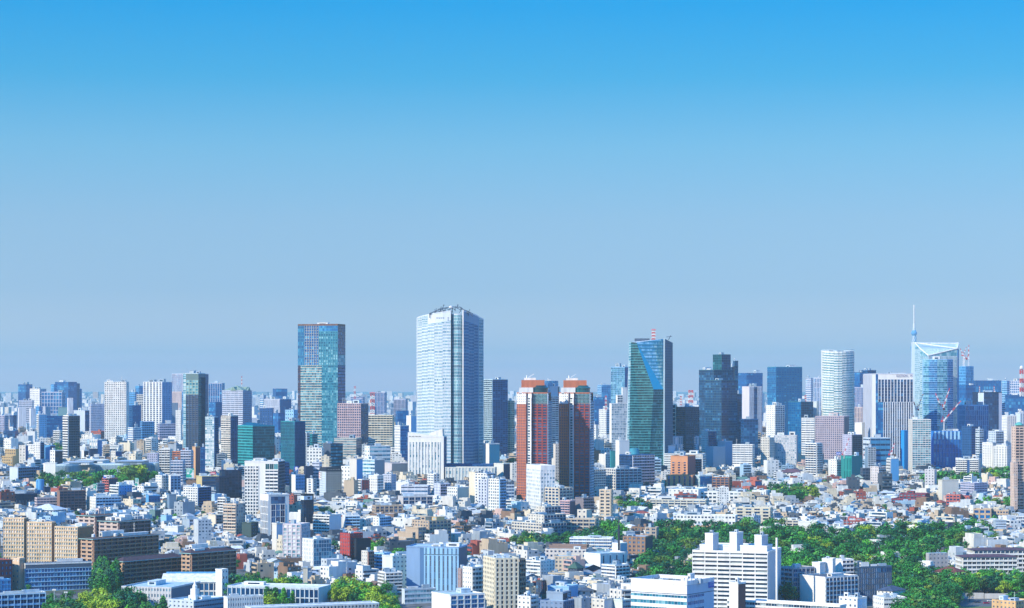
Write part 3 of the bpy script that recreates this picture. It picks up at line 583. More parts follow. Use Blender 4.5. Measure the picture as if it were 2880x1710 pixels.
B('O', 'grey office with white top floor|right of the tall notched tower', 1417, 1424, 1446, 1358, 1440, 'd', 'x', (.5, .06, .3, .2), colb='w', fp=9, bp=9, gl='n', eq=2, near=False)
B('P', 'white and sage blind block|left of the cream slim tower', 1258, 1287, 1319, 1372, 1430, 'W', 'G', 'x', colb=(.50, .58, .52), fp=9, bp=9, gl='d', eq=3, near=False)
B('P', 'concrete-grid lowrise|in the centre', 1119, 1133, 1217, 1398, 1440, (.60, .57, .55), 'x', (.14, .12, .8, .9), fp=9.6, bp=16, gl='n', eq=1, th=74)
B('P', 'beige grid lowrise|below left of the concrete-grid lowrise', 1047, 1056, 1132, 1424, 1470, 't', 'g', (.25, .3, .6, .7), fp=9, bp=13, gl='n', eq=3, th=76)
r = B('P', 'white apartment with teal-shaded wing|behind the red brick office', 882, 928, 960, 1450, 1518, 'W', 'b', 'x', fp=8.5, bp=10, gl='d', colb='w', eq=3); B('P', '', 966, 971, 1012, 1452, 1512, 'W', 'x', 'b', colb='e', fp=8.5, bp=10, gl='n', eq=2, into=r)
B('P', 'white slim balcony block|between the brick office and the tan terraces', 1049, 1066, 1098, 1456, 1514, 'W', 'P', 'b', colb='e', fp=8.4, bp=9, gl='d', glb='n', eq=2, th=40)
r = B('P', 'tan terraced apartment building|with planted steps in the centre', 1160, 1206, 1268, 1467, 1545, (.50, .38, .27), (.55, .5, .3, .4), (.42, .30, .5, .6), fp=10.2, bp=14, gl='n', eq=2, eqcols='tT'); TERR = root_last[0]
for k, (a_, b_, c_, t_, y_) in enumerate([(1140, 1176, 1198, 1486, 1548), (1118, 1160, 1168, 1500, 1553), (1098, 1142, 1166, 1516, 1558), (1080, 1128, 1166, 1532, 1563)]):
    B('P', '', a_, b_, c_, t_, y_, (.50, .38, .27), 'x', (.55, .2, .3, .3), fp=10, bp=14, gl='n', eq=0, into=r, th=52)
B('F', 'blue-white striped warehouse|in the foreground centre', 1143, 1290, 1314, 1541, 1662, 'e', 'x', 'x', colb=(.05, .09, .15), eq=2, th=14, near=True,
  za=[(0, .26, 0, 1, 'x', (.22, .36, .56), 'd', 9, 9), (.26, .34, 0, 1, 'x', (.07, .18, .36), 'd', 9, 9), (.34, 1, 0, .83, (.02, .62, .1, .35), 'e', 'n', 17, 12), (.34, 1, .83, .845, 'x', 'K', 'd', 9, 9), (.34, 1, .845, 1, (.02, .62, .1, .35), 'e', 'n', 17, 12)])
B('O', 'pale curtain-glass corner building|left of the red brick office', 851, 882, 932, 1519, 1612, 'W', (.3, .72, .3, .4), (.12, .12, .15, .2), fp=11, bp=9, gl='w', glb='c', colb='W', eq=4)
B('O', 'pinkish concrete frame tower|left of the pale curtain-glass building', 796, 846, 871, 1476, 1590, (.62, .57, .60), (.30, .34, .5, .6), (.3, .3, .5, .6), fp=10, bp=13, gl='w', eq=3, th=24)
B('O', 'plain grey-blue slab|left of the pinkish frame tower', 765, 778, 802, 1474, 1566, 'i', 'x', 'x', colb='l', eq=1, th=60)
r = B('O', 'red brick office|with a black hanging annex', 957, 984, 1020, 1503, 1600, 'R', 'P', 'P', fp=11, bp=10, gl='n', eq=2, a=.8, colb='R', near=True); B('O', '', 996, 1002, 1043, 1518, 1602, (.012, .016, .03), 'x', eq=0, th=58, into=r, near=False)
B('P', 'small white three-storey apartment|before the red brick office', 963, 993, 1028, 1590, 1632, 'W', 'P', (.42, .05, 1.0, .5), fp=10.5, bp=11, gl='d', eq=2)
B('P', 'slim brown and cream block|right of the red brick office', 1017, 1034, 1050, 1552, 1632, 'i', 'P', 'b', colb=(.28, .15, .12), fp=10, bp=9, gl='d', eq=1)
B('P', 'pale blue apartment block|left of the blue-white warehouse', 1050, 1080, 1100, 1558, 1628, 'e', 'b', 'P', colb='e', fp=9.5, bp=11, gl='n', eq=3)
B('O', 'sage-white tiled block|left of the blue-white warehouse', 1075, 1104, 1146, 1566, 1656, (.66, .70, .66), 'x', 'P', fp=13, bp=14, gl='n', eq=2)
B('P', 'white stepped low building|at the foot of the sage tiled block', 1066, 1084, 1130, 1612, 1668, 'W', 'b', fp=10, bp=12, gl='d', eq=2)
B('P', 'white block with zigzag stairs|right of the blue-white warehouse', 1302, 1328, 1362, 1598, 1700, 'W', 'P', (.42, .1, .8, .4), fp=12, bp=10, gl='d', eq=2)
B('P', 'brown slim tower edge|behind the zigzag-stair block', 1288, 1298, 1318, 1602, 1690, (.36, .26, .25), 'P', fp=12, bp=8, gl='d', eq=1)
B('P', 'tall cream apartment tower|right of the zigzag-stair block', 1360, 1392, 1458, 1573, 1716, (.76, .68, .50), (.5, .5, .3, .4), (.34, .52, .9, 1.0), fp=13, bp=15, gl='k', eq=4, th=72)
B('P', 'tan apartment tower with dark balcony column|right of the tall cream tower', 1440, 1459, 1476, 1574, 1704, (.46, .33, .22), (.42, .46, .4, .5), 'b', colb=(.34, .25, .18), fp=13, bp=10, gl='d', eq=2, th=42)
B('S', 'white school hall with glass balcony grid|at the bottom edge centre', 1214, 1266, 1362, 1676, 1742, 'W', 'x', (.22, .16, .9, 1.0), fp=13, bp=21, gl='b', eq=2, th=62)
B('S', 'grey elevated school corridor|left of the blue-white warehouse foot', 1130, 1138, 1226, 1660, 1700, 'w', 'x', (.4, .06, .3, .2), fp=12, bp=10, gl='c', eq=2, th=66)
# foreground left
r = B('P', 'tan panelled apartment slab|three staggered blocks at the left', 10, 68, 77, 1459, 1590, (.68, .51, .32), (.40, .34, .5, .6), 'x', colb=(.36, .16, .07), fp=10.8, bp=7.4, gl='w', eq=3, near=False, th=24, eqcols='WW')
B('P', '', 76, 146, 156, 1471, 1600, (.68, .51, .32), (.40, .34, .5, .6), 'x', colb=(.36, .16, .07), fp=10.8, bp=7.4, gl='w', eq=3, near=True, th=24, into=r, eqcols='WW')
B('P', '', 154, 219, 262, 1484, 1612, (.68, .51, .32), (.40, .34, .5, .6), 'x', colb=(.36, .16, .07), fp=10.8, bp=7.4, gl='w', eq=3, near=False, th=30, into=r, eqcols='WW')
BRW, BRD = (.34, .20, .13), (.34, .19, .12)  # BRD: brown with the right faces' shade in it; left ends get a sunlit tan
HIPS = []
for lab, a_, b_, c_, t_, y_ in [('brown balcony slab with white penthouses|right of the tan panelled slab', 229, 262, 444, 1517, 1618), ('low brown hip-roofed slab|behind the blue dormitory', 323, 347, 512, 1580, 1650),
                                ('long brown hip-roofed slab|right of the low brown slab', 512, 537, 662, 1557, 1640), ('pinkish brown upper slab|behind the tan panelled slab', 222, 268, 345, 1452, 1560), ('dark brown upper slab|behind the white-penthouse slab', 280, 333, 421, 1468, 1572)]:
    B('P', lab, a_, b_, c_, t_, y_, (.52, .34, .22) if t_ > 1500 else (.56, .44, .38), (.46, .34, .9, .6), (.36, .07, 1.2, 1.1), colb=BRD if t_ > 1500 else (.20, .13, .12), fp=11.2, bp=24, gl='k', eq=3 if t_ != 1580 else 0, near=False, th=47, par=0, eqcols='WW', roof='V'); HIPS.append(root_last[0])
B('P', 'blue dormitory block|with pale balcony bands at the lower left', 66, 71, 258, 1588, 1664, 'W', 'x', (.16, .03, .9, .5), fp=12.4, bp=9, gl='b', eq=1, th=79, near=True, roof='d', zb=[(0, 1, 0, .84, (.2, .05, .8, .6), 'e', 'b', 12.4, 9), (0, 1, .84, 1, 'x', 'd', 'd', 9, 9)]); DORM = root_last[0]
B('P', '', 33, 55, 70, 1573, 1664, (.70, .52, .36), 'P', 'x', fp=14, bp=16, gl='w', colb=(.48, .34, .24), eq=0, into=DORM[0], near=False, th=50)
B('S', 'red brick hall with mossy roof|at the left edge', -60, -20, 34, 1580, 1672, (.28, .06, .06), (.5, .5, .3, .4), fp=16, bp=12, gl='b', eq=1, th=60, roof=(.12, .14, .06))
B('S', 'white column-fronted school block|in the bottom left corner', -60, -50, 128, 1676, 1740, 'W', 'x', (.36, .07, .8, 1.0), fp=17, bp=19, gl='n', eq=2, th=74, colb='e')
B('S', 'blue-grey low annex|at the left edge', -30, -20, 30, 1634, 1700, 'b', 's', fp=12, bp=9, gl='b', eq=2, th=70)
r = B('S', 'long white-windowed school wing|with a dark grey end wall', 342, 482, 563, 1655, 1722, (.60, .60, .60), (.5, .5, .3, .4), 'x', colb=(.10, .15, .21), fp=17, bp=9, gl='c', eq=2, th=24, near=True)  # end wall darkened in colour for its shade
r = B('S', 'gym hall with bright white roof|right of the long school wing', 452, 628, 640, 1638, 1690, 'W', (.16, .16, .3, .5), fp=30, bp=14, gl='n', eq=0, th=6, dep=34, roof='W', near=False); GYM = root_last[0]
B('S', '', 606, 624, 641, 1604, 1692, 'W', 'x', 'P', fp=17, bp=12, gl='n', eq=0, into=r, near=False)
B('S', 'grey chapel with white steeple|at the bottom left', 474, 545, 632, 1692, 1742, 'w', 'P', 'R', colb=(.26, .34, .42), fp=14, bp=16, gl='n', eq=2, th=40); CHAP = root_last[0]
B('S', 'low white punched-window school|at the bottom left of centre', 629, 640, 740, 1682, 1745, 'W', 'x', (.5, .55, .3, .4), fp=15, bp=7, gl='n', eq=2, th=70, near=True)
r = B('S', 'grey concrete courtyard school|at the bottom centre', 690, 706, 1066, 1712, 1768, 'w', 'x', (.5, .55, .35, .5), colb=(.46, .47, .48), fp=15, bp=10.5, gl='n', eq=0, th=75, dep=14, roof='W', near=True, a=1); COURT = root_last[0]
B('S', '', 640, 896, 930, 1656, 1712, 'w', (.1, .2, .3, .5), 'x', fp=30, bp=14, gl='n', eq=1, th=20, into=r, roof='W', near=False)
# red twin towers and neighbours
def twin(lab, x0, y0, yb):
    k = [(0, 14), (26, 3), (28, 6), (41, 0), (43, 4), (85, 1), (88, 6), (95, 26)]
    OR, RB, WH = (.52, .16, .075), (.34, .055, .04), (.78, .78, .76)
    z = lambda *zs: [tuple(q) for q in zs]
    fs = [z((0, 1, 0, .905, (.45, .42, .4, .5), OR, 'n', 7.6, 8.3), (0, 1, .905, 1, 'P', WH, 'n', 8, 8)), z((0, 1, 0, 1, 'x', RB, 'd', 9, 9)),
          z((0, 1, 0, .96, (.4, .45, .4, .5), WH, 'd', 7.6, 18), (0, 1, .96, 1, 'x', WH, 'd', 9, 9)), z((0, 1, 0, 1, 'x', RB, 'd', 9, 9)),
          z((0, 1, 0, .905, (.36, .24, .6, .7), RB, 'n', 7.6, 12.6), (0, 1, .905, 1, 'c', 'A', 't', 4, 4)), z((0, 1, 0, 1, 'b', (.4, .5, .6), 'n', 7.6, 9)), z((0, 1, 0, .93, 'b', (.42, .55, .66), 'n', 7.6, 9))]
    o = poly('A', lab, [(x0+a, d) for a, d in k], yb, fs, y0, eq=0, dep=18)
    rt, mr, w, hs, X0, m, D = root_last[0]
    h = min(hs)
    a = MB(); a.box(w[1][0]-8, w[4][0]+1, 8, 26, h, h+6.5); a.build('crown_wall', WALL, rt, mr, WH)
    a = MB(); a.lathe([(8.4, h-10), (8.4, h+5.2), (9.2, h+5.2), (9.2, h+6.4), (6.5, h+8), (6.5, h+9)], 20, w[4][0]+9.5, 13); o2 = a.build('glass_drum', glass('t'), rt, mr)
    a = MB(); a.box(w[0][0]+5, w[5][0]-3, 9, 26, h+6.5, h+15); a.build('penthouse', WALL, rt, mr, OR)
    a = MB(); a.box(w[2][0]-3, w[4][0]+4, 14, 25, h+15, h+17.5); a.tube((w[2][0]+2, 18, h+18), (w[3][0]+3, 18, h+22), .3); a.tube((w[2][0], 18, h+17.5), (w[2][0], 18, h+20.5), .8); a.build('window_crane', WALL, rt, mr, 'W')
    return o
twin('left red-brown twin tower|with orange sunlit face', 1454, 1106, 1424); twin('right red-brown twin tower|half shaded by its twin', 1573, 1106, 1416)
r = B('A', 'white balcony tower with blank grey head|between the red twin towers', 1545, 1571, 1577, 1115, 1330, 'W', (.45, .05, .9, .5), fp=6, bp=8, gl='d', eq=0, th=12); B('A', '', 1547, 1569, 1574, 1088, 1329, (.62, .62, .64), 'x', 'x', colb='d', eq=1, into=r, th=12)
B('T', 'distant dark blue block|peeping above the grey head between the twin towers', 1531, 1541, 1570, 1072, 1214, 'n', 's', fp=5, bp=5, gl='b', eq=1)
B('O', 'cream mid-rise|low between the red twin towers', 1556, 1562, 1578, 1250, 1362, (.66, .58, .48), 'x', 'G', fp=8, bp=6, gl='d', eq=2)
B('P', 'white corner apartment block|in front of the left red twin', 1481, 1521, 1561, 1321, 1458, (.80, .80, .78), (.46, .36, .25, .35), (.46, .36, .25, .35), fp=10.2, bp=8.5, gl='w', eq=1, th=72, near=True, par=4.5)
B('O', 'blue-lit glass slab|left of the green faceted tower', 1718, 1757, 1769, 1033, 1270, 'e', 'v', 'x', fp=6, bp=4, gl='c', colb='n', eq=2)
r = B('T', 'stepped white and glass tower|before the blue-lit slab', 1714, 1720, 1764, 1136, 1300, 'W', 'x', (.3, .2, .4, .3), fp=6.8, bp=5, gl='w', eq=0, th=66); B('T', '', 1732, 1736, 1751, 1112, 1299, 'W', 'x', 'b', fp=7, bp=8, gl='d', eq=0, into=r, th=66); B('T', '', 1748, 1751, 1763, 1091, 1298, 'W', 'x', eq=0, into=r, th=66)
B('O', 'faint cyan and blue office|far left of the blue-lit slab', 1681, 1692, 1719, 1083, 1214, 'e', 'r', 'c', fp=5, bp=5, gl='b', colb='b', glb='b', eq=1)
B('O', 'teal-blue far slab|right of the red twin towers', 1664, 1672, 1702, 1118, 1232, 'n', 'c', fp=6, bp=6, gl='b', eq=1)
B('O', 'white dot-window office|right of the red twin towers', 1685, 1705, 1719, 1152, 1260, 'W', 'G', 'r', fp=6, bp=5, gl='d', colb='l', eq=2)
B('P', 'white small block by the park trees|right of the red twin towers', 1664, 1676, 1682, 1196, 1300, 'W', 'P', fp=7, bp=6, gl='d', eq=1)
B('P', 'white-framed window strip tower|right of the green faceted tower', 1878, 1900, 1903, 1138, 1324, (.80, .76, .62), (.12, .14, .4, .5), fp=11.4, bp=10, gl='k', eq=0, th=8, par=1.5)
B('P', 'dark balcony tower|right of the white-framed strip tower', 1900, 1929, 1966, 1146, 1326, 'd', 'b', 'b', fp=6, bp=7, gl='k', colb='d', glb='n', eq=3)
r = B('T', 'huge dark teal stepped complex|right of centre', 1966, 2008, 2062, 1041, 1296, (.02, .10, .15), 'c', 'c', fp=7, bp=6, gl='n', glb='n', eq=2)
for a_, b_, c_, t_, y_ in [(2005, 2030, 2055, 998, 1292), (2050, 2058, 2066, 1033, 1288), (2062, 2067, 2076, 1016, 1286), (1984, 2029, 2074, 1070, 1304), (2058, 2062, 2086, 1109, 1300)]:
    B('T', '', a_, b_, c_, t_, y_, (.02, .10, .15), 'C', 'C', fp=7, bp=7, gl='t' if t_ == 998 else 'n', glb='n', eq=1, into=r)
B('T', 'mid-blue slab|behind the dark teal complex', 2072, 2100, 2145, 1050, 1236, 'n', 'c', fp=6, bp=7, gl='b', eq=1)
B('T', 'cream tower with silver fins|right of the dark teal complex', 2087, 2107, 2143, 1088, 1268, (.68, .62, .62), 'x', 'F', fp=12, bp=4.2, gl='b', colb='l', eq=3, za=[(0, 1, 0, 1, 'x', (.68, .62, .62), 'd', 9, 9)], zb=[(0, .36, 0, 1, 'F', 'l', 'n', 14, 4), (.36, .66, 0, 1, 'c', 'n', 'n', 6, 5), (.66, 1, 0, 1, 'F', 'l', 'n', 14, 4)])
B('O', 'navy low office|below the cream silver-fin tower', 2084, 2092, 2132, 1180, 1306, 'n', 'c', fp=8, bp=8, gl='n', eq=1)
B('T', 'big teal-blue glass block|left of the ribboned round tower', 2158, 2183, 2256, 1033, 1276, (.02, .22, .32), 'c', (.55, .3, .1, .2), fp=6, bp=8, gl='b', colb=(.01, .11, .24), glb='b', eq=2, th=66)
B('O', 'teal patchwork glass office|before the teal-blue glass block', 2216, 2253, 2287, 1131, 1304, (.02, .16, .26), 'c', 'c', fp=7, bp=7, gl='b', glb='n', eq=2); B('O', '', 2284, 2297, 2303, 1130, 1302, 'w', 'x', eq=0, into=root_last[0][0])
B('T', 'pale far tower|right of the teal-blue glass block', 2266, 2281, 2286, 1064, 1224, 'l', 'R', fp=6, bp=6, gl='b', eq=1); B('T', 'lilac ribbed far tower|touching the ribboned round tower', 2288, 2309, 2316, 1063, 1226, 'l', 'f', fp=14, bp=4, gl='b', eq=1)
B('T', 'white two-face grid tower|right of the dark teal complex', 2155, 2180, 2206, 1141, 1308, 'W', 'P', 'g', fp=6, bp=7, gl='d', glb='n', eq=4)
B('O', 'white-striped rounded office|left of the mauve square-window block', 2254, 2291, 2296, 1177, 1312, 'W', 'R', fp=6.4, bp=14, gl='n', eq=1, th=12)
B('O', 'mauve square-window block|before the ribboned round tower', 2293, 2374, 2388, 1172, 1322, (.48, .40, .44), (.46, .46, .3, .32), 'x', fp=6.1, bp=5.3, gl='n', colb='d', eq=4, th=10, eqcols='pp')
B('O', 'grey-blue wide office|right of the ribboned round tower', 2400, 2418, 2434, 1048, 1238, 'n', 'c', fp=6, bp=6, gl='b', eq=1); B('O', '', 2416, 2440, 2464, 1042, 1236, 'n', 'c', fp=6, bp=6, gl='n', eq=2, into=root_last[0][0])
B('O', 'lilac mesh office|between the round tower and the white-fin tower', 2402, 2428, 2434, 1090, 1250, 'L', 'f', fp=7, bp=4, gl='b', eq=1)
B('O', 'pink-white slim office|between the round tower and the white-fin tower', 2404, 2426, 2432, 1146, 1290, 'p', 'F', fp=14, bp=5, gl='b', eq=1)
B('O', 'small white round-shouldered block|below the pink-white slim office', 2404, 2424, 2432, 1190, 1312, 'W', 'x', eq=0)
r = B('T', 'white vertical-fin hotel tower|with lettering along its top', 2429, 2463, 2568, 1052, 1314, 'W', 'f', 'f', fp=7, bp=6, gl='n', eq=1, th=80,
  za=[(0, .72, 0, 1, (.03, .6, .2, 1.0), 'l', 'n', 14, 7), (.72, 1, 0, 1, 'x', 'W', 'd', 9, 9)],
  zb=[(0, .06, 0, 1, 'c', 'n', 'b', 9, 4), (.06, 1, .945, 1, 'x', 'W', 'd', 9, 9), (.06, 1, .70, .945, (.05, .24, .2, 1.2), (.66, .70, .74), 'n', 8, 9), (.06, .2, 0, .70, 'c', 'n', 'b', 8, 6), (.2, 1, 0, .70, (.04, .40, .2, 1.0), (.66, .70, .74), 'n', 8, 6.4)]); EDIT = root_last[0]
B('T', 'unfinished blue tower with cranes on top|right of the notched white crown tower', 2696, 2716, 2738, 1031, 1226, 'b', 'g', 'v', fp=8, bp=5, gl='b', eq=0); UNF = root_last[0]
B('T', 'wide blue slab|far right skyline', 2737, 2744, 2816, 1071, 1232, 'n', 'x', 'v', fp=8, bp=7, gl='b', glb='b', eq=3, th=80); B('O', 'mid-blue office|left of the navy white-edged block', 2696, 2716, 2742, 1084, 1246, 'n', 'c', fp=7, bp=7, gl='b', eq=1)
B('T', 'navy block with white edges|far right', 2735, 2767, 2818, 1104, 1272, 'w', 'x', 'x', colb='N', eq=2, za=[(0, .5, 0, 1, 'x', 'N', 'd', 9, 9), (.5, 1, 0, 1, 'x', 'w', 'd', 9, 9)], zb=[(0, .82, 0, 1, (.1, .1, .1, .1), (.012, .04, .13), 'n', 6, 7), (.82, 1, 0, 1, 'x', 'l', 'd', 9, 9)]); NAVYW = root_last[0]
B('O', 'blue office with thin white fins|before the navy white-edged block', 2697, 2716, 2780, 1140, 1296, 'e', 'v', (.03, .14, .15, .6), fp=14, bp=6, gl='b', colb='e', glb='b', eq=2, th=66)
B('O', 'pale blue far office|at the right edge skyline', 2818, 2832, 2840, 1072, 1230, 'e', 'r', fp=6, bp=6, gl='b', eq=1); B('O', 'lavender dot-grid office|behind the red and white mast at the right', 2840, 2872, 2890, 1072, 1234, 'l', 'g', fp=7, bp=5, gl='b', eq=2, th=14)
B('O', 'blue glass box|at the right edge below the mast', 2827, 2838, 2900, 1112, 1256, 'n', 'c', fp=9, bp=6, gl='b', eq=1, th=76)
B('P', 'white slim office by the blue box|at the right', 2818, 2832, 2858, 1170, 1322, 'W', 'P', 'F', fp=8, bp=6, gl='b', eq=2); B('P', 'pale twin-bay office|right of the slim office by the blue box', 2856, 2868, 2890, 1162, 1318, 'w', 'x', 'F', fp=9, bp=8, gl='b', eq=2)
r = B('P', 'white grid apartment tower|beside the blue wrapped site', 2555, 2566, 2618, 1181, 1340, (.74, .72, .66), (.3, .4, .3, .4), (.34, .10, .5, .5), fp=6, bp=8, gl='n', glb='c', eq=2, th=78)
B('O', 'building site wrapped in blue sheets|with pale panels on top', 2617, 2625, 2704, 1214, 1334, (.01, .20, .62), 'x', 'v', fp=12, bp=9, gl='b', colb=(.01, .16, .52), glb='b', eq=3, th=72); SITE = root_last[0]
B('O', 'blue wrapped core|left of the white grid apartment tower', 2534, 2543, 2556, 1212, 1336, (.01, .28, .72), 'x', 'x', colb=(.01, .22, .6), eq=0)
B('O', 'navy twin office|right of the blue wrapped site', 2703, 2732, 2760, 1200, 1312, 'n', 'G', 'r', fp=7, bp=7, gl='n', eq=2)
B('P', 'red balcony apartment block|in front of the blue wrapped site', 2637, 2683, 2689, 1267, 1328, (.56, .10, .09), (.42, .14, .9, .8), fp=5.4, bp=8, gl='d', eq=2, th=10, eqcols='RS')
B('P', 'white twin-bay apartment block|right of the red balcony block', 2688, 2752, 2758, 1293, 1364, 'W', (.44, .07, 1.0, .6), fp=5.6, bp=6, gl='n', eq=3, th=8, za=[(0, .5, 0, 1, (.44, .07, 1.0, .6), 'W', 'n', 6, 6), (.5, .62, 0, 1, 'x', 'n', 'd', 9, 9), (.62, 1, 0, 1, (.44, .07, 1.0, .6), 'W', 'n', 6, 6)])
r = B('A', 'tan curved apartment tower|at the right edge with a green dome', 2845, 2856, 2900, 1202, 1452, (.66, .50, .40), 'P', (.42, .12, 1.0, .8), fp=8, bp=12, gl='d', eq=0, near=False, th=68, roof='M'); TANR = root_last[0]
for k in range(4): B('A', '', 2848+k*2-6, 2856-5+k, 2862, 1300+k*36, 1453+k, (.66, .50, .40), 'P', fp=8, bp=5, gl='d', eq=0, near=False, th=68, into=r, par=0)
B('P', 'white mid-rise with round tank|far right', 2763, 2790, 2800, 1246, 1338, 'W', 'P', 'b', fp=7, bp=8, gl='d', eq=3); B('P', 'white stepped mid-rise|left of the tan curved tower', 2794, 2832, 2845, 1256, 1342, 'W', 'G', fp=7, bp=8, gl='d', eq=3)
B('P', 'pale narrow block|left of the white mid-rise with round tank', 2744, 2755, 2766, 1208, 1318, 'w', 'r', fp=7, bp=8, gl='d', eq=2); B('P', 'light grey setback block|above the white stepped mid-rise', 2780, 2800, 2822, 1214, 1326, 'w', 'G', 'b', fp=7, bp=7, gl='n', eq=2)
# right middle ground
r = B('O', 'grey grid office with plant box|below the white two-face grid tower', 2176, 2240, 2244, 1226, 1330, (.56, .56, .58), (.42, .40, .25, .3), fp=6.4, bp=5.5, gl='w', eq=2, th=8); B('O', 'cream narrow-window block|left of the grey grid office', 2140, 2164, 2178, 1232, 1332, 'i', 'G', fp=6.6, bp=6, gl='d', eq=2)
B('P', 'white balcony block with roof garden|below the white-striped office', 2266, 2296, 2312, 1248, 1352, 'W', 'b', 'b', fp=6.6, bp=9, gl='n', eq=2)
B('P', 'lilac tower with dark balconies|below the ribboned round tower', 2370, 2396, 2424, 1224, 1342, 'L', 'P', 'b', colb='d', fp=5.6, bp=6, gl='n', glb='k', eq=2)
B('O', 'plain blue hall with white end|below the white-fin hotel tower', 2428, 2448, 2504, 1233, 1338, 'w', 'R', 'R', fp=14, bp=14, gl='n', colb=(.04, .24, .46), eq=1)
B('P', 'dark slim balcony tower|before the plain blue hall', 2433, 2441, 2463, 1259, 1352, 'g', 'x', 'b', colb='w', fp=5.6, bp=8, gl='n', eq=1)
B('O', 'building site in green netting|with cyan sheets on its roof', 2365, 2396, 2426, 1284, 1364, (.01, .30, .26), 'x', 'x', colb=(.01, .22, .22), eq=1, za=[(0, .3, 0, 1, 'x', (.01, .22, .22), 'd', 9, 9), (.3, 1, 0, 1, 'f', (.02, .38, .32), 't', 40, 6)])
B('P', 'white stepped block|left of the green-netted site', 2336, 2352, 2366, 1294, 1362, 'W', 'P', 'b', fp=7, bp=7, gl='d', eq=2)
B('O', 'blue-grey slim office|right of the green-netted site', 2495, 2506, 2528, 1290, 1366, 'W', 'b', 'x', colb='b', fp=8, bp=9, gl='n', eq=2); B('O', 'charcoal site hall|right of the green-netted site', 2420, 2426, 2452, 1318, 1376, 'd', 's', fp=8, bp=8, gl='k', eq=1)
B('P', 'beige balcony mid-rise|below the plain blue hall', 2448, 2470, 2490, 1314, 1378, (.66, .60, .58), 'P', 'b', fp=7, bp=8, gl='d', eq=2)
B('P', 'grey block with arched base|right of centre', 2601, 2628, 2634, 1322, 1392, (.60, .58, .58), (.62, .62, .2, .3), fp=7.4, bp=9, gl='d', eq=2, th=14, near=False)
B('O', 'blank beige concrete block|right middle ground', 2638, 2650, 2696, 1352, 1418, (.66, .62, .52), 'x', 'x', colb=(.68, .66, .58), eq=3, near=False, th=62)
B('P', 'dark lilac banded apartments|right of the blank beige block', 2702, 2740, 2776, 1360, 1414, 'L', 'R', 'R', fp=6.6, bp=10, gl='n', eq=2, near=False)
r = B('P', 'wine-red stepped apartment block|right middle ground', 2530, 2602, 2614, 1391, 1428, (.24, .045, .07), (.45, .3, .9, .6), fp=8, bp=10, gl='c', eq=1, th=10, near=False, eqcols='rr', roof='d'); B('P', '', 2508, 2604, 2622, 1406, 1432, (.24, .045, .07), (.45, .3, .9, .6), fp=8, bp=10, gl='c', eq=0, th=10, near=False, into=r, roof='r')
r = B('P', 'salmon-red stepped apartments|right of the wine-red block', 2661, 2700, 2706, 1394, 1438, (.50, .13, .11), (.45, .3, .5, .6), fp=8, bp=9, gl='n', eq=1, th=12, eqcols='S', near=False); B('P', '', 2700, 2726, 2734, 1398, 1436, (.50, .13, .11), (.45, .4, .5, .6), fp=9, bp=10, gl='n', eq=0, th=12, into=r, near=False)
r = B('O', 'tan office with square bays|at the right', 2704, 2736, 2742, 1448, 1480, (.56, .40, .26), (.45, .3, .3, .4), fp=9, bp=12, gl='n', eq=0, th=8, near=False); B('O', '', 2738, 2787, 2792, 1434, 1479, (.56, .40, .26), (.4, .26, .3, .5), fp=14, bp=15, gl='b', eq=2, th=6, near=False, into=r); B('O', '', 2788, 2836, 2842, 1438, 1478, (.54, .40, .28), (.45, .4, .3, .4), fp=10, bp=8, gl='n', eq=1, th=8, near=False, into=r)
B('P', 'white zigzag terrace apartments|at the right edge', 2808, 2816, 2900, 1454, 1502, 'W', 'x', (.5, .08, 1.0, .5), fp=9, bp=12, gl='b', eq=2, th=70)
B('O', 'rust-red roofed long block|behind the park wood', 2373, 2462, 2471, 1467, 1504, (.30, .06, .055), (.5, .3, .5, .5), fp=8.6, bp=8, gl='w', eq=4, th=6, eqcols='WS', roof='R')
r = B('S', 'white school hall behind the park wood|with box roofs', 2245, 2374, 2388, 1484, 1526, 'W', 'P', fp=16, bp=14, gl='w', eq=3, th=10, near=False); B('S', '', 2245, 2296, 2304, 1468, 1524, 'W', 'x', eq=1, into=r, th=10, near=False)
B('P', 'beige low apartments|left of the white school hall', 2180, 2246, 2252, 1465, 1506, (.62, .56, .44), (.5, .2, .4, .3), fp=9, bp=16, gl='n', eq=3, th=6)
B('P', 'pale yellow small block|behind the park wood', 2542, 2600, 2606, 1470, 1506, (.72, .72, .50), (.5, .45, .2, .3), fp=8, bp=9, gl='d', eq=1, th=8)
B('O', 'grey banded office|right end of the park wood', 2793, 2800, 2830, 1466, 1516, 'G', 'x', 'R', fp=7, bp=9, gl='n', colb='w', eq=2, th=66)
r = B('P', 'white apartments with purple-brown roofs|right of the park wood', 2690, 2708, 2860, 1568, 1640, 'W', (.42, .12, 1.1, .8), (.42, .12, 1.1, .8), fp=12, bp=13, gl='d', eq=0, th=74, par=0, near=True, roof='V'); WHP = root_last[0]
B('P', '', 2722, 2740, 2900, 1549, 1624, 'W', (.42, .12, 1.1, .8), (.42, .12, 1.1, .8), fp=12, bp=13, gl='d', eq=0, th=74, par=0, near=False, into=r, roof='V'); WHP2 = root_last[0]
B('H', 'grey wedge-roofed house|in front of the park wood', 2604, 2612, 2666, 1556, 1618, (.44, .42, .42), 'x', 'P', fp=12, bp=13, gl='n', eq=0, par=0, th=64)
r = B('P', 'huge white balcony slab|with three roof towers in the foreground', 1948, 2160, 2197, 1556, 1724, (.80, .79, .75), (.52, .075, 1.1, .9), 'x', fp=12.3, bp=34.5, gl='d', colb=(.58, .62, .66), eq=0, th=12, near=False, par=1.2); SLAB = root_last[0]  # right side: greyer copy of the white with its shade painted in
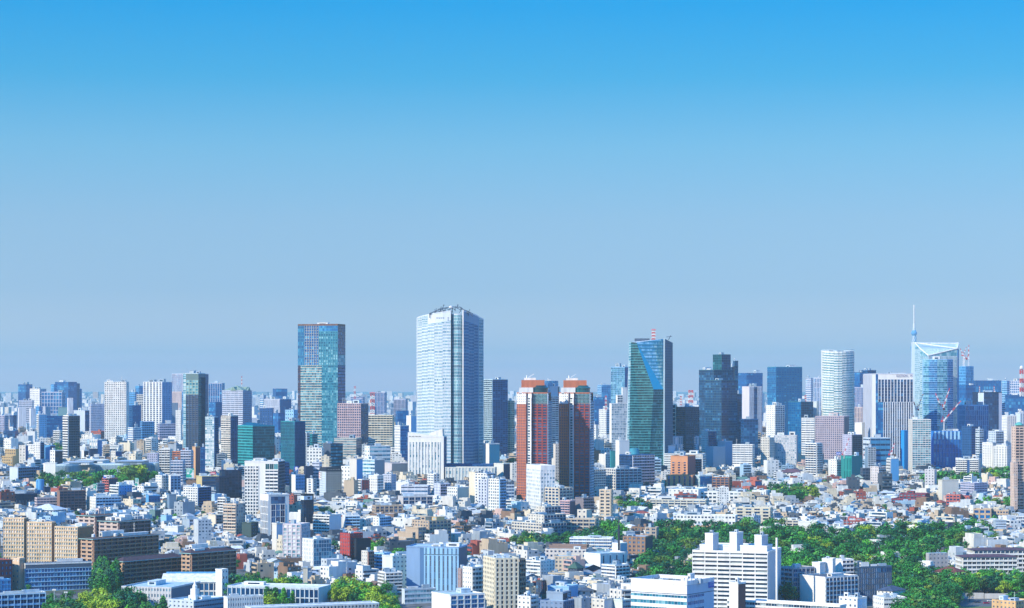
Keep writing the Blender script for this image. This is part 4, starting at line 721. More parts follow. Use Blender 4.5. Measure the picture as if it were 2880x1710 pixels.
B('O', 'white office with blue corner sign|at the bottom right of centre', 1775, 1932, 2008, 1645, 1790, (.82, .82, .82), (.52, .03, .3, .2), 'x', fp=21, bp=10, gl='c', colb=(.50, .62, .74), eq=0, th=30, near=False, par=2.5, roof='g',  # right face: white made bluish in colour for its weaker light
  za=[(0, 1, 0, .80, (.52, .03, .3, .2), (.82, .82, .82), 'c', 21, 10), (0, 1, .80, .815, 'x', 'd', 'd', 9, 9), (0, 1, .815, 1, 'x', (.82, .82, .82), 'd', 9, 9)], zb=[(0, .62, 0, .80, (.52, .03, .2, .2), (.46, .60, .74), 'b', 21, 12), (.62, 1, 0, .80, 'x', (.46, .60, .74), 'd', 9, 9), (0, 1, .80, .815, 'x', 'd', 'd', 9, 9), (0, 1, .815, 1, 'x', (.46, .60, .74), 'd', 9, 9)]); SIGN = root_last[0]
r = B('P', 'long white-roofed apartment wing|at the bottom right', 2046, 2362, 2380, 1706, 1768, 'W', (.4, .05, .9, .5), 'x', fp=14, bp=18, gl='d', eq=0, th=24, roof='w', near=True); B('P', '', 2051, 2076, 2097, 1642, 1758, 'W', 'x', 'x', colb=(.14, .06, .06), eq=2, into=r, near=False, th=40)
r = B('P', 'white block with dark balcony side|right of the huge white slab', 2249, 2321, 2412, 1626, 1716, (.80, .78, .74), 'x', (.34, .12, .8, 1.0), fp=13, bp=14, gl='n', colb=(.50, .56, .60), eq=1, th=48, near=True, roof='d'); WBD = root_last[0]  # right side: grey-blue copy of the white, standing for shade
B('P', '', 2284, 2306, 2322, 1585, 1700, (.80, .78, .74), 'x', 'x', eq=0, into=r, near=False); B('P', '', 2312, 2342, 2350, 1574, 1698, (.80, .78, .74), 'x', eq=1, into=r, near=False); B('P', '', 2348, 2368, 2400, 1576, 1694, (.80, .78, .74), 'x', 'b', fp=12, bp=14, gl='n', eq=1, into=r, near=False)
B('O', 'dark blue glass office|between the white block and the park wood', 2404, 2416, 2508, 1597, 1694, (.06, .12, .20), 'b', (.12, .12, .15, .2), fp=15, bp=6, gl='n', eq=5, th=60)
B('P', 'grey balcony block with green roof|right of the huge white slab', 2197, 2231, 2290, 1600, 1704, (.40, .42, .46), 'b', (.25, .12, .4, .6), fp=13, bp=16, gl='n', eq=1, th=52, roof=(.16, .20, .05))
B('P', 'small white block with silver tanks|below the white dark-balcony block', 2360, 2412, 2438, 1684, 1735, 'W', 'P', 'x', colb='e', fp=16, bp=16, gl='n', eq=4, a=1.3)
B('P', 'white stacked villa|left of the lower right trees', 2456, 2486, 2550, 1684, 1738, 'W', 'P', 'R', fp=13, bp=14, gl='n', eq=2)
B('O', 'tan low office with solar roof|in the bottom right corner', 2790, 2856, 2900, 1694, 1750, (.66, .42, .20), 'P', 'G', fp=14, bp=14, gl='n', eq=3, roof='w')
# centre-right middle ground
r = B('S', 'white angular church hall|with a dark spire', 1643, 1688, 1762, 1560, 1622, (.78, .78, .75), 'x', (.03, .8, .2, .3), fp=40, bp=26, gl='n', eq=0, th=50, near=False); CHURCH = root_last[0]
B('S', '', 1722, 1744, 1764, 1530, 1612, (.78, .78, .75), 'x', 'x', colb=(.36, .48, .60), eq=0, into=r, near=False)
B('P', 'brown apartment block with paired balconies|right of the white church hall', 1753, 1815, 1836, 1512, 1602, (.32, .19, .12), (.5, .5, .3, .4), 'x', fp=11.5, bp=14, gl='n', colb=(.06, .05, .07), eq=2, th=14, near=True)
B('P', 'tan cube with small windows|behind the brown paired-balcony block', 1814, 1846, 1852, 1486, 1556, (.50, .41, .32), (.5, .45, .3, .4), fp=10, bp=13, gl='n', eq=1, th=8)
r = B('S', 'long brown-topped school|left of the white church hall', 1534, 1648, 1656, 1548, 1612, (.66, .60, .54), (.55, .5, .3, .3), fp=13, bp=12, gl='n', eq=1, th=8, near=False); B('S', '', 1544, 1650, 1656, 1536, 1606, (.27, .17, .13), 'x', eq=0, into=r, th=8, near=False)
B('P', 'beige four-storey block|in front of the brown-topped school', 1560, 1625, 1632, 1567, 1622, (.66, .54, .40), (.5, .5, .2, .3), fp=11, bp=11, gl='d', eq=2, th=6, near=True)
B('P', 'long white low apartments|below the tree row', 1602, 1720, 1726, 1516, 1562, 'W', (.46, .05, .9, .4), fp=9, bp=12, gl='b', eq=5, th=6, near=True)
r = B('P', 'concrete terraced apartments|with a deep shaded side', 1440, 1524, 1592, 1474, 1528, (.60, .55, .46), (.5, .3, .6, .5), (.3, .12, .9, 1.0), colb=(.30, .31, .34), fp=9, bp=12, gl='n', eq=2, th=48)  # grey side colour holds the deep shade, on the upper terraces too
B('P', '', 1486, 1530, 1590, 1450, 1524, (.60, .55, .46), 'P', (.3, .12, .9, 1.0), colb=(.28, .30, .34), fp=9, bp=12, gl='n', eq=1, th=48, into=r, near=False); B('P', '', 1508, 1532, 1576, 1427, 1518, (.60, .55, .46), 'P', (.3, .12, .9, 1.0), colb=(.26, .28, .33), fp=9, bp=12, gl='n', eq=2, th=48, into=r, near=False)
r = B('P', 'beige grid lowrise by the tree row|right of the concrete terraces', 1590, 1674, 1680, 1461, 1516, (.56, .48, .38), (.4, .14, .7, .8), fp=10, bp=18, gl='n', eq=1, th=10); B('P', '', 1624, 1650, 1664, 1436, 1510, (.66, .60, .50), 'P', 'x', fp=14, bp=12, gl='n', eq=0, into=r, near=False)
B('P', 'slender beige balcony tower|above the tree row', 1686, 1718, 1723, 1379, 1482, (.70, .56, .40), (.46, .4, .7, .7), fp=9, bp=16, gl='d', eq=2, th=12)
B('P', 'beige wide balcony block|right of the white corner block', 1533, 1572, 1610, 1374, 1462, (.62, .55, .44), 'g', (.42, .12, .9, 1.0), fp=9, bp=13, gl='n', eq=3, near=False)
B('P', 'pink railing apartment block|below the beige wide block', 1575, 1603, 1618, 1410, 1474, (.60, .40, .40), (.42, .06, .9, .4), 'x', fp=7.4, bp=13, gl='n', colb=(.12, .10, .13), eq=2)
B('P', 'brown balcony corner block|right of the pink railing block', 1618, 1640, 1670, 1402, 1472, (.22, .19, .21), 'x', (.45, .06, .9, .4), colb=(.34, .26, .26), fp=9, bp=14, gl='k', eq=2)
B('P', 'white six-sided block with roof garden|right of the red twin towers', 1632, 1664, 1703, 1322, 1402, (.80, .77, .68), (.5, .4, .4, .5), (.42, .12, .6, .7), fp=7.6, bp=7, gl='n', eq=2, near=False)
B('O', 'white concrete-grid office|right of the six-sided block', 1702, 1732, 1804, 1320, 1400, (.72, .70, .66), 'g', (.30, .10, .7, .8), fp=8, bp=14, gl='n', eq=3, near=False, a=.8)
B('A', 'navy glass-grid tower with white edges|below the green faceted tower', 1742, 1779, 1840, 1281, 1388, 'n', (.16, .22, .3, .4), 'b', fp=8, bp=6, gl='k', colb='l', glb='n', eq=1, a=.8); NAVYG = root_last[0]
B('O', 'blank white stair-tower office|left below the green faceted tower', 1731, 1742, 1770, 1240, 1352, 'W', 'x', 'x', eq=2, th=62); B('O', 'teal flank office|left of the blank white stair-tower office', 1716, 1718, 1734, 1270, 1350, (.03, .30, .32), 'x', eq=0, th=70)
r = B('O', 'bright orange office|in the right middle ground', 1886, 1934, 1956, 1284, 1392, (.68, .30, .14), (.42, .62, .3, .3), 'x', fp=7, bp=16, gl='n', colb=(.30, .07, .07), eq=1, th=16, near=False, za=[(0, 1, 0, .86, (.42, .62, .3, .3), (.68, .30, .14), 'n', 7, 16), (0, 1, .86, 1, 'x', (.68, .30, .14), 'd', 9, 9)])
B('O', '', 1874, 1948, 1954, 1338, 1396, (.68, .30, .14), (.05, .62, .3, .5), 'x', fp=9, bp=15, gl='n', colb=(.22, .06, .07), eq=0, th=10, into=r, near=False)
B('O', 'blue glass cube|right of the bright orange office', 1952, 1969, 2003, 1339, 1396, 'A', 's', 'C', fp=8, bp=8, gl='w', glb='b', colb='n', eq=1); B('O', 'small cyan glass block|behind the bright orange office', 1940, 1954, 1972, 1292, 1386, 'A', 'C', 'b', fp=7, bp=6, gl='c', colb='d', glb='k', eq=1)
B('P', 'brown frame apartment block|right of the blue glass cube', 2003, 2050, 2058, 1344, 1398, (.34, .17, .11), (.36, .2, .9, .8), fp=7, bp=12, gl='n', eq=3, th=10, eqcols='hW')
r = B('P', 'brick-red stepped villa|beside the right-hand trees', 2088, 2108, 2120, 1370, 1396, (.48, .13, .09), 'x', 'x', colb='d', eq=0); B('P', '', 2100, 2124, 2142, 1354, 1390, (.48, .13, .09), 'x', 'x', colb='n', eq=0, into=r, near=False); B('P', '', 2110, 2128, 2136, 1344, 1386, (.48, .13, .09), 'x', eq=0, into=r, near=False)
B('O', 'white ribbed round-corner office|right of the twin grey slabs', 2060, 2116, 2122, 1252, 1334, 'W', 'R', fp=6.2, bp=12, gl='n', eq=2, th=10); B('O', 'plain twin grey slabs|right of the bright orange office', 1984, 2006, 2040, 1258, 1330, (.48, .55, .62), 'x', 'x', colb=(.34, .44, .54), eq=0); B('O', '', 2018, 2040, 2060, 1242, 1326, (.52, .58, .64), 'x', 'x', colb=(.20, .36, .52), eq=1, into=root_last[0][0])
B('O', 'white low wide office|behind the bright orange office', 1868, 1974, 1984, 1278, 1342, 'W', 'R', 'b', fp=6.4, bp=14, gl='d', eq=5, th=8); B('P', 'white slim block with red stripe|before the dark teal complex', 1973, 1992, 2014, 1213, 1320, 'W', 'G', 'b', fp=6.4, bp=6, gl='d', colb='n', eq=3)
B('O', 'lilac panel-topped hotel|below the dark balcony tower', 1884, 1890, 1966, 1228, 1326, (.50, .52, .60), 'x', 'G', fp=8, bp=6, gl='n', eq=3, th=72, zb=[(0, 1, 0, .55, 'G', (.16, .22, .34), 'n', 8, 5), (0, 1, .55, 1, (.04, .3, .1, .15), (.62, .66, .74), 'w', 22, 5)])
B('O', 'mauve blind block|left of the white low wide office', 1854, 1876, 1898, 1254, 1336, 'p', 'x', 'x', colb='l', eq=3); B('O', 'white dot-window block|right below the green faceted tower', 1796, 1842, 1856, 1266, 1338, 'W', 'G', 'R', fp=6.4, bp=5, gl='d', eq=4)
B('S', 'long white school with blue solar roof|in the right middle ground', 1880, 1964, 1990, 1378, 1430, 'W', 'P', 'x', fp=12, bp=12, gl='d', eq=3, th=14, near=False); B('S', '', 1956, 2100, 2106, 1386, 1430, 'W', (.5, .3, .4, .3), fp=12, bp=12, gl='d', eq=1, into=root_last[0][0], th=8, roof='B', near=False)
B('O', 'white slit-window cube|right of the solar-roof school', 2115, 2154, 2166, 1381, 1424, 'W', (.3, .8, .2, .3), fp=20, bp=8, gl='n', eq=1, near=False)
B('P', 'cream balcony apartments|behind the park wood', 2069, 2166, 2172, 1430, 1494, (.68, .61, .46), (.42, .36, .8, .6), fp=9.6, bp=23, gl='n', eq=2, th=8)
B('O', 'peach low hall|at the park wood edge', 1944, 2008, 2014, 1482, 1514, (.68, .42, .24), 'P', fp=12, bp=14, gl='w', eq=2, th=10, near=True)
B('P', 'long white low block|left of the cream balcony apartments', 1894, 2068, 2074, 1452, 1500, 'W', (.6, .4, .3, .2), fp=14, bp=10, gl='d', eq=4, th=8, near=False)
B('P', 'beige planted terrace block|left of the solar-roof school', 1828, 1984, 1992, 1408, 1446, (.66, .62, .50), (.45, .14, .8, .6), fp=8.4, bp=18, gl='n', eq=4, th=8)
B('O', 'slate blue workshop with sign|at the bottom centre', 1520, 1584, 1614, 1694, 1750, (.20, .28, .42), 'P', 'G', fp=14, bp=14, gl='n', colb=(.08, .12, .22), eq=0); B('O', '', 1537, 1583, 1606, 1668, 1744, (.24, .32, .42), 'x', 'x', colb=(.012, .02, .05), eq=1, into=root_last[0][0], near=False); NSIGN = root_last[0]
B('P', 'white block with pale pipe|left of the slate blue workshop', 1456, 1492, 1514, 1680, 1745, 'W', 'P', 'r', fp=13, bp=14, gl='d', eq=4); B('O', 'teal-roofed low workshop|behind the slate blue workshop', 1540, 1600, 1626, 1652, 1700, 'e', 'x', 'x', colb='b', eq=3, roof=(.16, .30, .40))
B('P', 'small white house block with plants|right of the slate blue workshop', 1638, 1664, 1668, 1634, 1668, 'W', (.5, .5, .2, .3), fp=11, bp=8, gl='n', eq=0, th=8, roof='h'); B('P', 'pale roof-top cluster block|right of the slate blue workshop', 1664, 1700, 1726, 1688, 1745, 'i', 'P', 'x', colb='l', fp=15, bp=14, gl='d', eq=4)
B('P', 'cream block with stairs|left of the blue corner sign office', 1726, 1750, 1778, 1690, 1745, (.66, .72, .64), 'x', 'R', colb=(.4, .5, .5), fp=14, bp=14, gl='n', eq=3); B('P', 'green-trimmed beige apartments|left of the blue corner sign office', 1718, 1752, 1776, 1634, 1680, 'i', 'G', fp=11, bp=12, gl='n', eq=2)
B('P', 'tan verandah house|below the beige four-storey block', 1542, 1596, 1604, 1614, 1648, (.62, .52, .36), (.42, .1, .8, .4), fp=10, bp=16, gl='n', eq=1, th=8, roof='g'); B('O', 'dark glass cube with brown fins|right of the tan balcony-column tower', 1508, 1524, 1540, 1636, 1690, (.05, .06, .08), 'c', 'v', colb='H', fp=11, bp=9, gl='n', eq=1)
B('P', 'white house stack with tiles|right of the tan balcony-column tower', 1474, 1520, 1560, 1580, 1640, 'W', 'r', 'P', fp=10, bp=12, gl='d', eq=3); B('P', 'white tiered villa|left of the park wood', 1692, 1730, 1768, 1592, 1650, 'W', 'r', 'b', fp=10, bp=12, gl='n', eq=2)
# ------------------------------------------------------------------ landmarks with shapes of their own
def silver_tower():
    pts = [(1172, 50), (1175, 36), (1187, 22), (1203, 12), (1222, 6), (1245, 2), (1268, 0), (1271, 7), (1275, 4), (1281, 1.5), (1288, .6), (1295, 1.6), (1301, 5), (1303, 1), (1318, 12), (1333, 26), (1344, 40), (1347, 43), (1359, 62)]
    tops = [897, 894, 890, 886.5, 883, 879, 875, 886, 885, 885, 885, 885, 886, 875, 880, 885, 890, 893, 899]
    Wm, Sh = (.62, .70, .75), (.16, .30, .44)  # Sh: darker copy of the cladding, painted shade for the right-hand faces
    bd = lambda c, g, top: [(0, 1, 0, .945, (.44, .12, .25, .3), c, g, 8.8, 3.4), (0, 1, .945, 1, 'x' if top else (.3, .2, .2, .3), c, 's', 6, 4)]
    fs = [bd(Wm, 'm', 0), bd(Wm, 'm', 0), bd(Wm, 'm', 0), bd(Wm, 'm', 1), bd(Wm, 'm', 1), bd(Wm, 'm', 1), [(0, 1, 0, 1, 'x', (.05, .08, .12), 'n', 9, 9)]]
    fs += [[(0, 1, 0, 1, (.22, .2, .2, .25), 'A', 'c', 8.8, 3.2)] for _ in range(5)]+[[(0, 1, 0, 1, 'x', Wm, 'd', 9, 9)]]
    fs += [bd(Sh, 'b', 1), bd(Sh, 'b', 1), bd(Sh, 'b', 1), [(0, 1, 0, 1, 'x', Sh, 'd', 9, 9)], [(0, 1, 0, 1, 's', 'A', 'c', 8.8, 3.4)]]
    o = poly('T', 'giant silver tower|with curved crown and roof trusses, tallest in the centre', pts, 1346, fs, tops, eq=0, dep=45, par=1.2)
    rt, mr, w, hs, X0, m, D = root_last[0]
    f = lambda px, py, d=0: (X(px, D+d)-X0, d, Z(py, D+d)-ground(D))
    a = MB(); a.bar((w[13][0]-1.2, w[13][1]-1.2), (1, 0), (0, -1), 0, 1.6, 0, hs[13]+1.5, 1.2); a.build('edge_fin', WALL, rt, mr, 'W')
    a = MB(); r = random.Random(4)
    arc = [(1208, 882), (1222, 876), (1238, 869), (1252, 866), (1266, 864), (1280, 863), (1296, 864), (1304, 871), (1318, 876), (1330, 883)]
    for k, (p, q) in enumerate(zip(arc, arc[1:])):
        for d in (8, 22):
            a.tube(f(*p, d), f(*q, d), .55); a.tube(f(*p, d), f(q[0], q[1]+8, d), .4); a.tube(f(*p, d), f(p[0], p[1]+12, d), .5)
        a.tube(f(*p, 8), f(*p, 22), .45)
    for k in range(16): px = r.uniform(1215, 1325); a.tube(f(px, 880, r.uniform(6, 24)), f(px+r.uniform(-7, 7), r.uniform(862, 872), r.uniform(6, 24)), .35)
    a.build('roof_truss', WALL, rt, mr, 'd')
    a = MB(); c = f(1268, 866, 6); a.lathe([(.3, c[2]-1), (2.6, c[2]+.2), (2.6, c[2]+2.2), (.3, c[2]+3)], 12, c[0], c[1]); a.box(f(1238, 0, 9)[0], f(1246, 0, 9)[0], 9, 17, hs[6]-4, hs[6]+1); a.build('roof_dish', WALL, rt, mr, 'W')
    a = MB(); c0 = f(1246, 0)[0]
    for px, d in ((1246, 14), (1285.5, 10)): p = f(px, 868, d); q = f(px+1.5, 857, d); a.tube(p, q, .35); a.tube(q, f(px+4, 859, d), .8, .3)
    a.build('roof_crane', WALL, rt, mr, 'N')
    for px, py in ((1229, 894), (1235, 894), (1241, 894), (1247, 894), (1260.5, 894), (1260.5, 900)):
        d = np.interp(px, [1222, 1245, 1268], [6, 2, 0])-.5; cx, _, cz = f(px, py, d); a = MB(); n = 18
        for i in range(n):
            t0, t1 = 2*math.pi*i/n, 2*math.pi*(i+1)/n
            a.quad([(cx+1.05*math.cos(t0), d, cz+1.05*math.sin(t0)), (cx+1.05*math.cos(t1), d, cz+1.05*math.sin(t1)), (cx+.66*math.cos(t1), d, cz+.66*math.sin(t1)), (cx+.66*math.cos(t0), d, cz+.66*math.sin(t0))])
        a.build('ring_emblem', WALL, rt, mr, 'g')
silver_tower()

def ribs(mb, p3, dz, hf, d, mat=0):
    """horizontal bars across a sloping facet"""
    P = [Vector(p) for p in p3]; nrm = (P[1]-P[0]).cross(P[2]-P[0]).normalized()
    z = min(p.z for p in P)+.2
    while z < max(p.z for p in P)-dz*hf:
        def cut(zz):
            c = []
            for a, b in zip(P, P[1:]+P[:1]):
                if (a.z-zz)*(b.z-zz) < 0: c.append(a+(b-a)*((zz-a.z)/(b.z-a.z)))
            return sorted(c, key=lambda v: v.x) if len(c) == 2 else None
        lo, hi = cut(z), cut(z+dz*hf)
        if lo and hi:
            o = nrm*d
            mb.hexa([lo[0]+o, lo[1]+o, lo[1], lo[0]], [hi[0]+o, hi[1]+o, hi[1], hi[0]], mat, True)
        z += dz
def faceted_tower():
    D = depth(1338); m = D/F; gz = ground(D); X0 = X(1763, D)
    root = thing('office_tower', 'green faceted tower|with a big folded glass triangle on its face', 'tower', (X0, D, gz), 0, None, (1825, 1120))
    f = lambda px, py, d=0: (X(px, D+d)-X0, d, Z(py, D+d)-gz)
    BL, BR, G = f(1767, 1345), f(1867, 1345), f(1822, 1345, -1)
    TL, Bp, TR, E, Fp = f(1775, 962, 3), f(1790, 963, 0), f(1862, 953.5, 16), f(1866, 1095, 0), f(1838, 1095, -8)
    LB, LT = f(1762, 1345, 14), f(1769, 962, 12); RB_, RT = f(1893, 1345, 34), f(1892, 964, 34); RF = f(1868, 952, 1)
    def facet(nm, p3, mat, col, hf, dz=3.55, rib=True, d=.35):
        a = MB(); u = [(p[0]/1.9, p[2]/dz) for p in p3]; a.quad(p3, 0, u)
        if rib: ribs(a, p3, dz, hf, d, 1)
        a.build(nm, [mat, wallcol(col)], root)
    facet('left_facet', [BL, G, Fp, Bp, TL], glass('t'), (.05, .30, .34), .22)
    facet('smooth_facet', [Fp, E, Bp], plain('smooth_blue_glass', (.02, .34, .52), .2, .2), 'W', 0, rib=False)  # facet's blue imitates the sky reflected in it
    facet('upper_facet', [E, TR, Bp], glass('s'), (.03, .22, .32), .28, 4.6)
    facet('lower_facet', [G, BR, E, Fp], glass('t'), (.04, .22, .30), .24)
    facet('edge_strip', [LB, BL, TL, LT], glass('s'), (.4, .6, .62), .2)
    facet('right_side', [BR, RB_, RT, RF], plain('dark_side_glass', (.004, .07, .15), .6), (.004, .04, .10), .15, d=.15)
    facet('reveal', [BR, RF, TR, E], glass('n'), 'W', 0, rib=False)
    a = MB(); bk = [f(1892, 964, 60), f(1775, 962, 60)]; g0 = [(RB_[0], 60, -6), (LB[0], 60, -6)]
    a.quad([LT, TL, Bp, TR, RF, RT, bk[0], bk[1]]); a.quad([RB_, g0[0], bk[0], RT]); a.quad([g0[0], g0[1], bk[1], bk[0]]); a.quad([g0[1], LB, LT, bk[1]]); a.build('roof', ROOF, root, None, 'w')
    a = MB(); a.hexa([(BR[0]-1, -.9, -6), (BR[0]+.9, -.9, -6), (BR[0]+.9, .6, -6), (BR[0]-1, .6, -6)], [(RF[0]-1, -.9, RF[2]+1), (RF[0]+.9, -.9, RF[2]+1), (RF[0]+.9, .6, RF[2]+1), (RF[0]-1, .6, RF[2]+1)]); a.build('corner_fin', WALL, root, None, 'A')
    a = MB(); c = f(1802, 961, 30); a.box(c[0]-8, c[0]+12, 26, 40, c[2]-4, c[2]+4.5); c = f(1880, 956, 30); a.tube(c, (c[0]+3, 30, c[2]+6), .5); a.tube((c[0]-3, 30, c[2]+4), (c[0]+5, 30, c[2]+5), .4); a.build('roof_plant', WALL, root, None, 'd')
    FOOT.append((X0+25, D+25, 45, None, 0, 0)); RECT.append((D, 1762, 1893, 955, 1338))
    return D
DFAC = faceted_tower()

def arcpts(xa, xb, dd, n=13):
    c, r = (xa+xb)/2, (xb-xa)/2
    return [(c-r*math.cos(math.pi*i/(n-1)), dd-dd*math.sin(math.pi*i/(n-1))) for i in range(n)]
p = arcpts(2312, 2402, 24)
poly('T', 'ribboned white round tower|in the right skyline', p, 1304, [[(0, 1, 0, 1, (.46, .05, .55, .3), (.78, .80, .74), 's', 7, 4)]]*12, [993-2*abs(i-6)/6*2 for i in range(13)], dep=10, eq=2, par=2)
rt, mr, w, hs, X0, m, D = root_last[0]
a = MB()
for i in range(0, 12): q = w[i]; a.tube((q[0], q[1], hs[i]), (q[0], q[1]-.5, hs[i]+4), .3); a.tube((q[0], q[1], hs[i]+4), (w[i+1][0], w[i+1][1], hs[i+1]+4), .3)
a.build('crown_rail', WALL, rt, mr, 'A')
r = poly('T', 'notched white crown tower|with a folded open top in the right skyline', [(2573, 46), (2588, 18), (2611, 0), (2692, 18), (2696, 48)], 1302,
         [[(0, 1, 0, 1, (.2, .12, .2, .2), (.58, .70, .76), 's', 6, 4)], [(0, 1, 0, 1, (.2, .12, .2, .2), (.62, .72, .76), 's', 6, 4)], [(0, 1, 0, 1, (.1, .34, .2, .6), (.56, .68, .74), 's', 10, 4)], [(0, 1, 0, 1, 'v', 'b', 'b', 8, 4)]],
         [965, 981, 1001, 981, 966], dep=30, eq=0, par=0, roof='A')
rt, mr, w, hs, X0, m, D = root_last[0]; NOTCH = (rt, m, D)
a = MB(); t3 = [(w[i][0], w[i][1], hs[i]+.6) for i in range(5)]; bk = [(w[4][0], w[4][1]+30, hs[4]+.6), (w[0][0], w[0][1]+30, hs[0]+.6)]
for q, s in ((t3[0], t3[1]), (t3[1], t3[2]), (t3[2], t3[3]), (t3[3], t3[4]), (t3[0], t3[3]), (bk[1], bk[0]), (t3[4], bk[0])): a.tube(q, s, .95)
a.build('crown_rim', WALL, rt, mr, 'W')
poly('T', '', [(2597, -3), (2612, -10), (2636, -15), (2664, -13), (2680, -6)], 1303, [[(0, 1, 0, 1, (.2, .06, .6, .2), 'e', 'c', 6.2, 4)], [(0, 1, 0, 1, (.2, .06, .6, .2), 'e', 'b', 6.2, 4)], [(0, 1, 0, 1, (.2, .06, .6, .2), 'e', 'c', 6.2, 4)], [(0, 1, 0, 1, (.2, .06, .6, .2), 'e', 'b', 6.2, 4)]], 1012, dep=8, eq=1, par=1, into=rt)

def broadcast_tower():
    D = 13500; m = D/F; gz = ground(D); X0 = X(2571, D); z = lambda py: Z(py, D)-gz
    root = thing('broadcast_tower', 'slender white broadcast tower|rising far behind the notched white crown tower', 'tower', (X0, D, gz), 0, None, (2571, 950))
    a = MB(); a.lathe([(17*m, 0), (13*m, z(1130)), (10*m, z(1050)), (7.5*m, z(995)), (5.8*m, z(950)), (4.6*m, z(935)), (4.2*m, z(922))], 12); a.build('shaft', WALL, root, None, 'w')
    a = MB()
    for k in range(22):
        z0, z1 = z(1200-k*12), z(1188-k*12); r0 = np.interp(1200-k*12, [922, 950, 995, 1050, 1130, 1200], [4.4, 6.2, 8, 10.6, 13.4, 15.4])*m
        for i in range(8): t0, t1 = math.pi*i/4, math.pi*(i+1)/4; a.tube((r0*math.cos(t0), r0*math.sin(t0), z0), (r0*.97*math.cos(t1), r0*.97*math.sin(t1), z1), 1.2, 1.2, 4)
    a.build('lattice', WALL, root, None, 'e')
    a = MB(); a.lathe([(7*m, z(993)), (9.5*m, z(986)), (11*m, z(975)), (7.4*m, z(974))], 16); a.build('lower_deck', WALL, root, None, 'b')
    a = MB(); a.lathe([(4.6*m, z(946)), (6.5*m, z(942)), (8.4*m, z(939)), (8.4*m, z(935)), (6.4*m, z(932)), (4.4*m, z(929))], 16); a.build('upper_deck', WALL, root, None, 'b')
    a = MB(); pr = [(3.2*m, z(922)), (3.2*m, z(910))]
    for k in range(8): y = 910-k*6; pr += [(2.1*m, z(y)), (2.1*m, z(y-4)), (2.7*m, z(y-4)), (2.7*m, z(y-6))]
    a.lathe(pr+[(2.9*m, z(862)), (2.9*m, z(858)), (.2, z(857.5))], 10); a.build('antenna_mast', WALL, root, None, 'W')
    RECT.append((D, 2563, 2580, 860, 1200))
broadcast_tower()

def museum():
    n = 40; pts = []
    for i in range(n+1):
        px = 158+(437-158)*i/n; s = (px-158)/279
        pts.append((px, 10+50*s-22*math.sin(s*2*math.pi*1.75+.4)))
    fs = [[(0, 1, 0, .93, (.05, .34, .3, 1.3), 'A', 'c' if (math.sin((i/40)*2*math.pi*1.75+.4+1.5) < .2) else 'n', 40, 4.4), (0, 1, .93, 1, 'x', 'A', 'd', 9, 9)] for i in range(n)]
    o = poly('M', 'wavy glass museum|with vertical fins above the park trees', pts, 1352, fs, [1306-.012*(p[0]-158) for p in pts], dep=55, eq=5, par=0, roof='G', name='museum_building')
    B('M', '', 126, 156, 161, 1303, 1350, 'W', 'x', eq=0, into=o, dep=40, th=16); B('M', '', 122, 126, 130, 1305, 1348, 'W', 'x', eq=0, into=o)
museum()

# ------------------------------------------------------------------ roofs, spires and roof furniture of single buildings
def hip_roof(rec, over, h, col, edge=None, name='hip_roof'):
    rt, mr, L, R_, H, m, D = rec
    x0, x1, y0, y1 = -L-over, over, -over, R_+over
    w, d = x1-x0, y1-y0; i = min(w, d)/2*.96
    a = MB(); b = [(x0, y0, H+.35), (x1, y0, H+.35), (x1, y1, H+.35), (x0, y1, H+.35)]
    if w > d: r0, r1 = (x0+i, (y0+y1)/2, H+h), (x1-i, (y0+y1)/2, H+h); a.quad([b[0], b[1], r1, r0]); a.quad([b[1], b[2], r1]); a.quad([b[2], b[3], r0, r1]); a.quad([b[3], b[0], r0])
    else: r0, r1 = ((x0+x1)/2, y0+i, H+h), ((x0+x1)/2, y1-i, H+h); a.quad([b[0], b[1], r0]); a.quad([b[1], b[2], r1, r0]); a.quad([b[2], b[3], r1]); a.quad([b[3], b[0], r0, r1])
    o = a.build(name, ROOF, rt, mr, col)
    if edge:
        a = MB(); a.hexa([(x0-.1, y0-.1, H-.15), (x1+.1, y0-.1, H-.15), (x1+.1, y1+.1, H-.15), (x0-.1, y1+.1, H-.15)], [(x0-.1, y0-.1, H+.34), (x1+.1, y0-.1, H+.34), (x1+.1, y1+.1, H+.34), (x0-.1, y1+.1, H+.34)], 0, True); a.build('eaves', WALL, rt, mr, edge)
for k, rec in enumerate(HIPS):
    hip_roof(rec, 1.6, 3.2 if k in (1, 2) else 1.3, (.075, .04, .05) if k in (1, 2) else (.11, .065, .05), (.30, .55, .55))
    if k != 1: rt, mr, L, R_, H, m, D = rec; equip(rt, mr, -L+1, -1, 3, R_-3, H+.5, 4, 1.5, 'W' if k != 3 else 'p', random.Random(k))
hip_roof(WHP, 1.4, 2.0, (.11, .05, .07)); hip_roof(WHP2, 1.4, 2.0, (.10, .05, .07))
rt, mr, L, R_, H, m, D = GABLE
hip_roof((rt, mr @ Matrix.Translation((-L*.08, R_*.08, 0)), L*.84, R_*.84, H+1, m, D), 1.5, 13*m*1.0, (.26, .36, .27))
for sgn in (0, 1):
    a = MB(); h = 11*m
    if sgn == 0: c = -L*.45; w = L*.14; a.hexa([(c-w, -.5, H), (c+w, -.5, H), (c+w, R_*.4, H), (c-w, R_*.4, H)], [(c-.2, -.5, H+h), (c+.2, -.5, H+h), (c+.2, R_*.4, H+h), (c-.2, R_*.4, H+h)])
    else: c = R_*.7; w = R_*.18; a.hexa([(-L*.4, c-w, H), (.5, c-w, H), (.5, c+w, H), (-L*.4, c+w, H)], [(-L*.4, c-.2, H+h), (.5, c-.2, H+h), (.5, c+.2, H+h), (-L*.4, c+.2, H+h)])
    a.build('gable', ROOF, rt, mr, (.24, .34, .27))
rt, mr, L, R_, H, m, D = TEALOFF
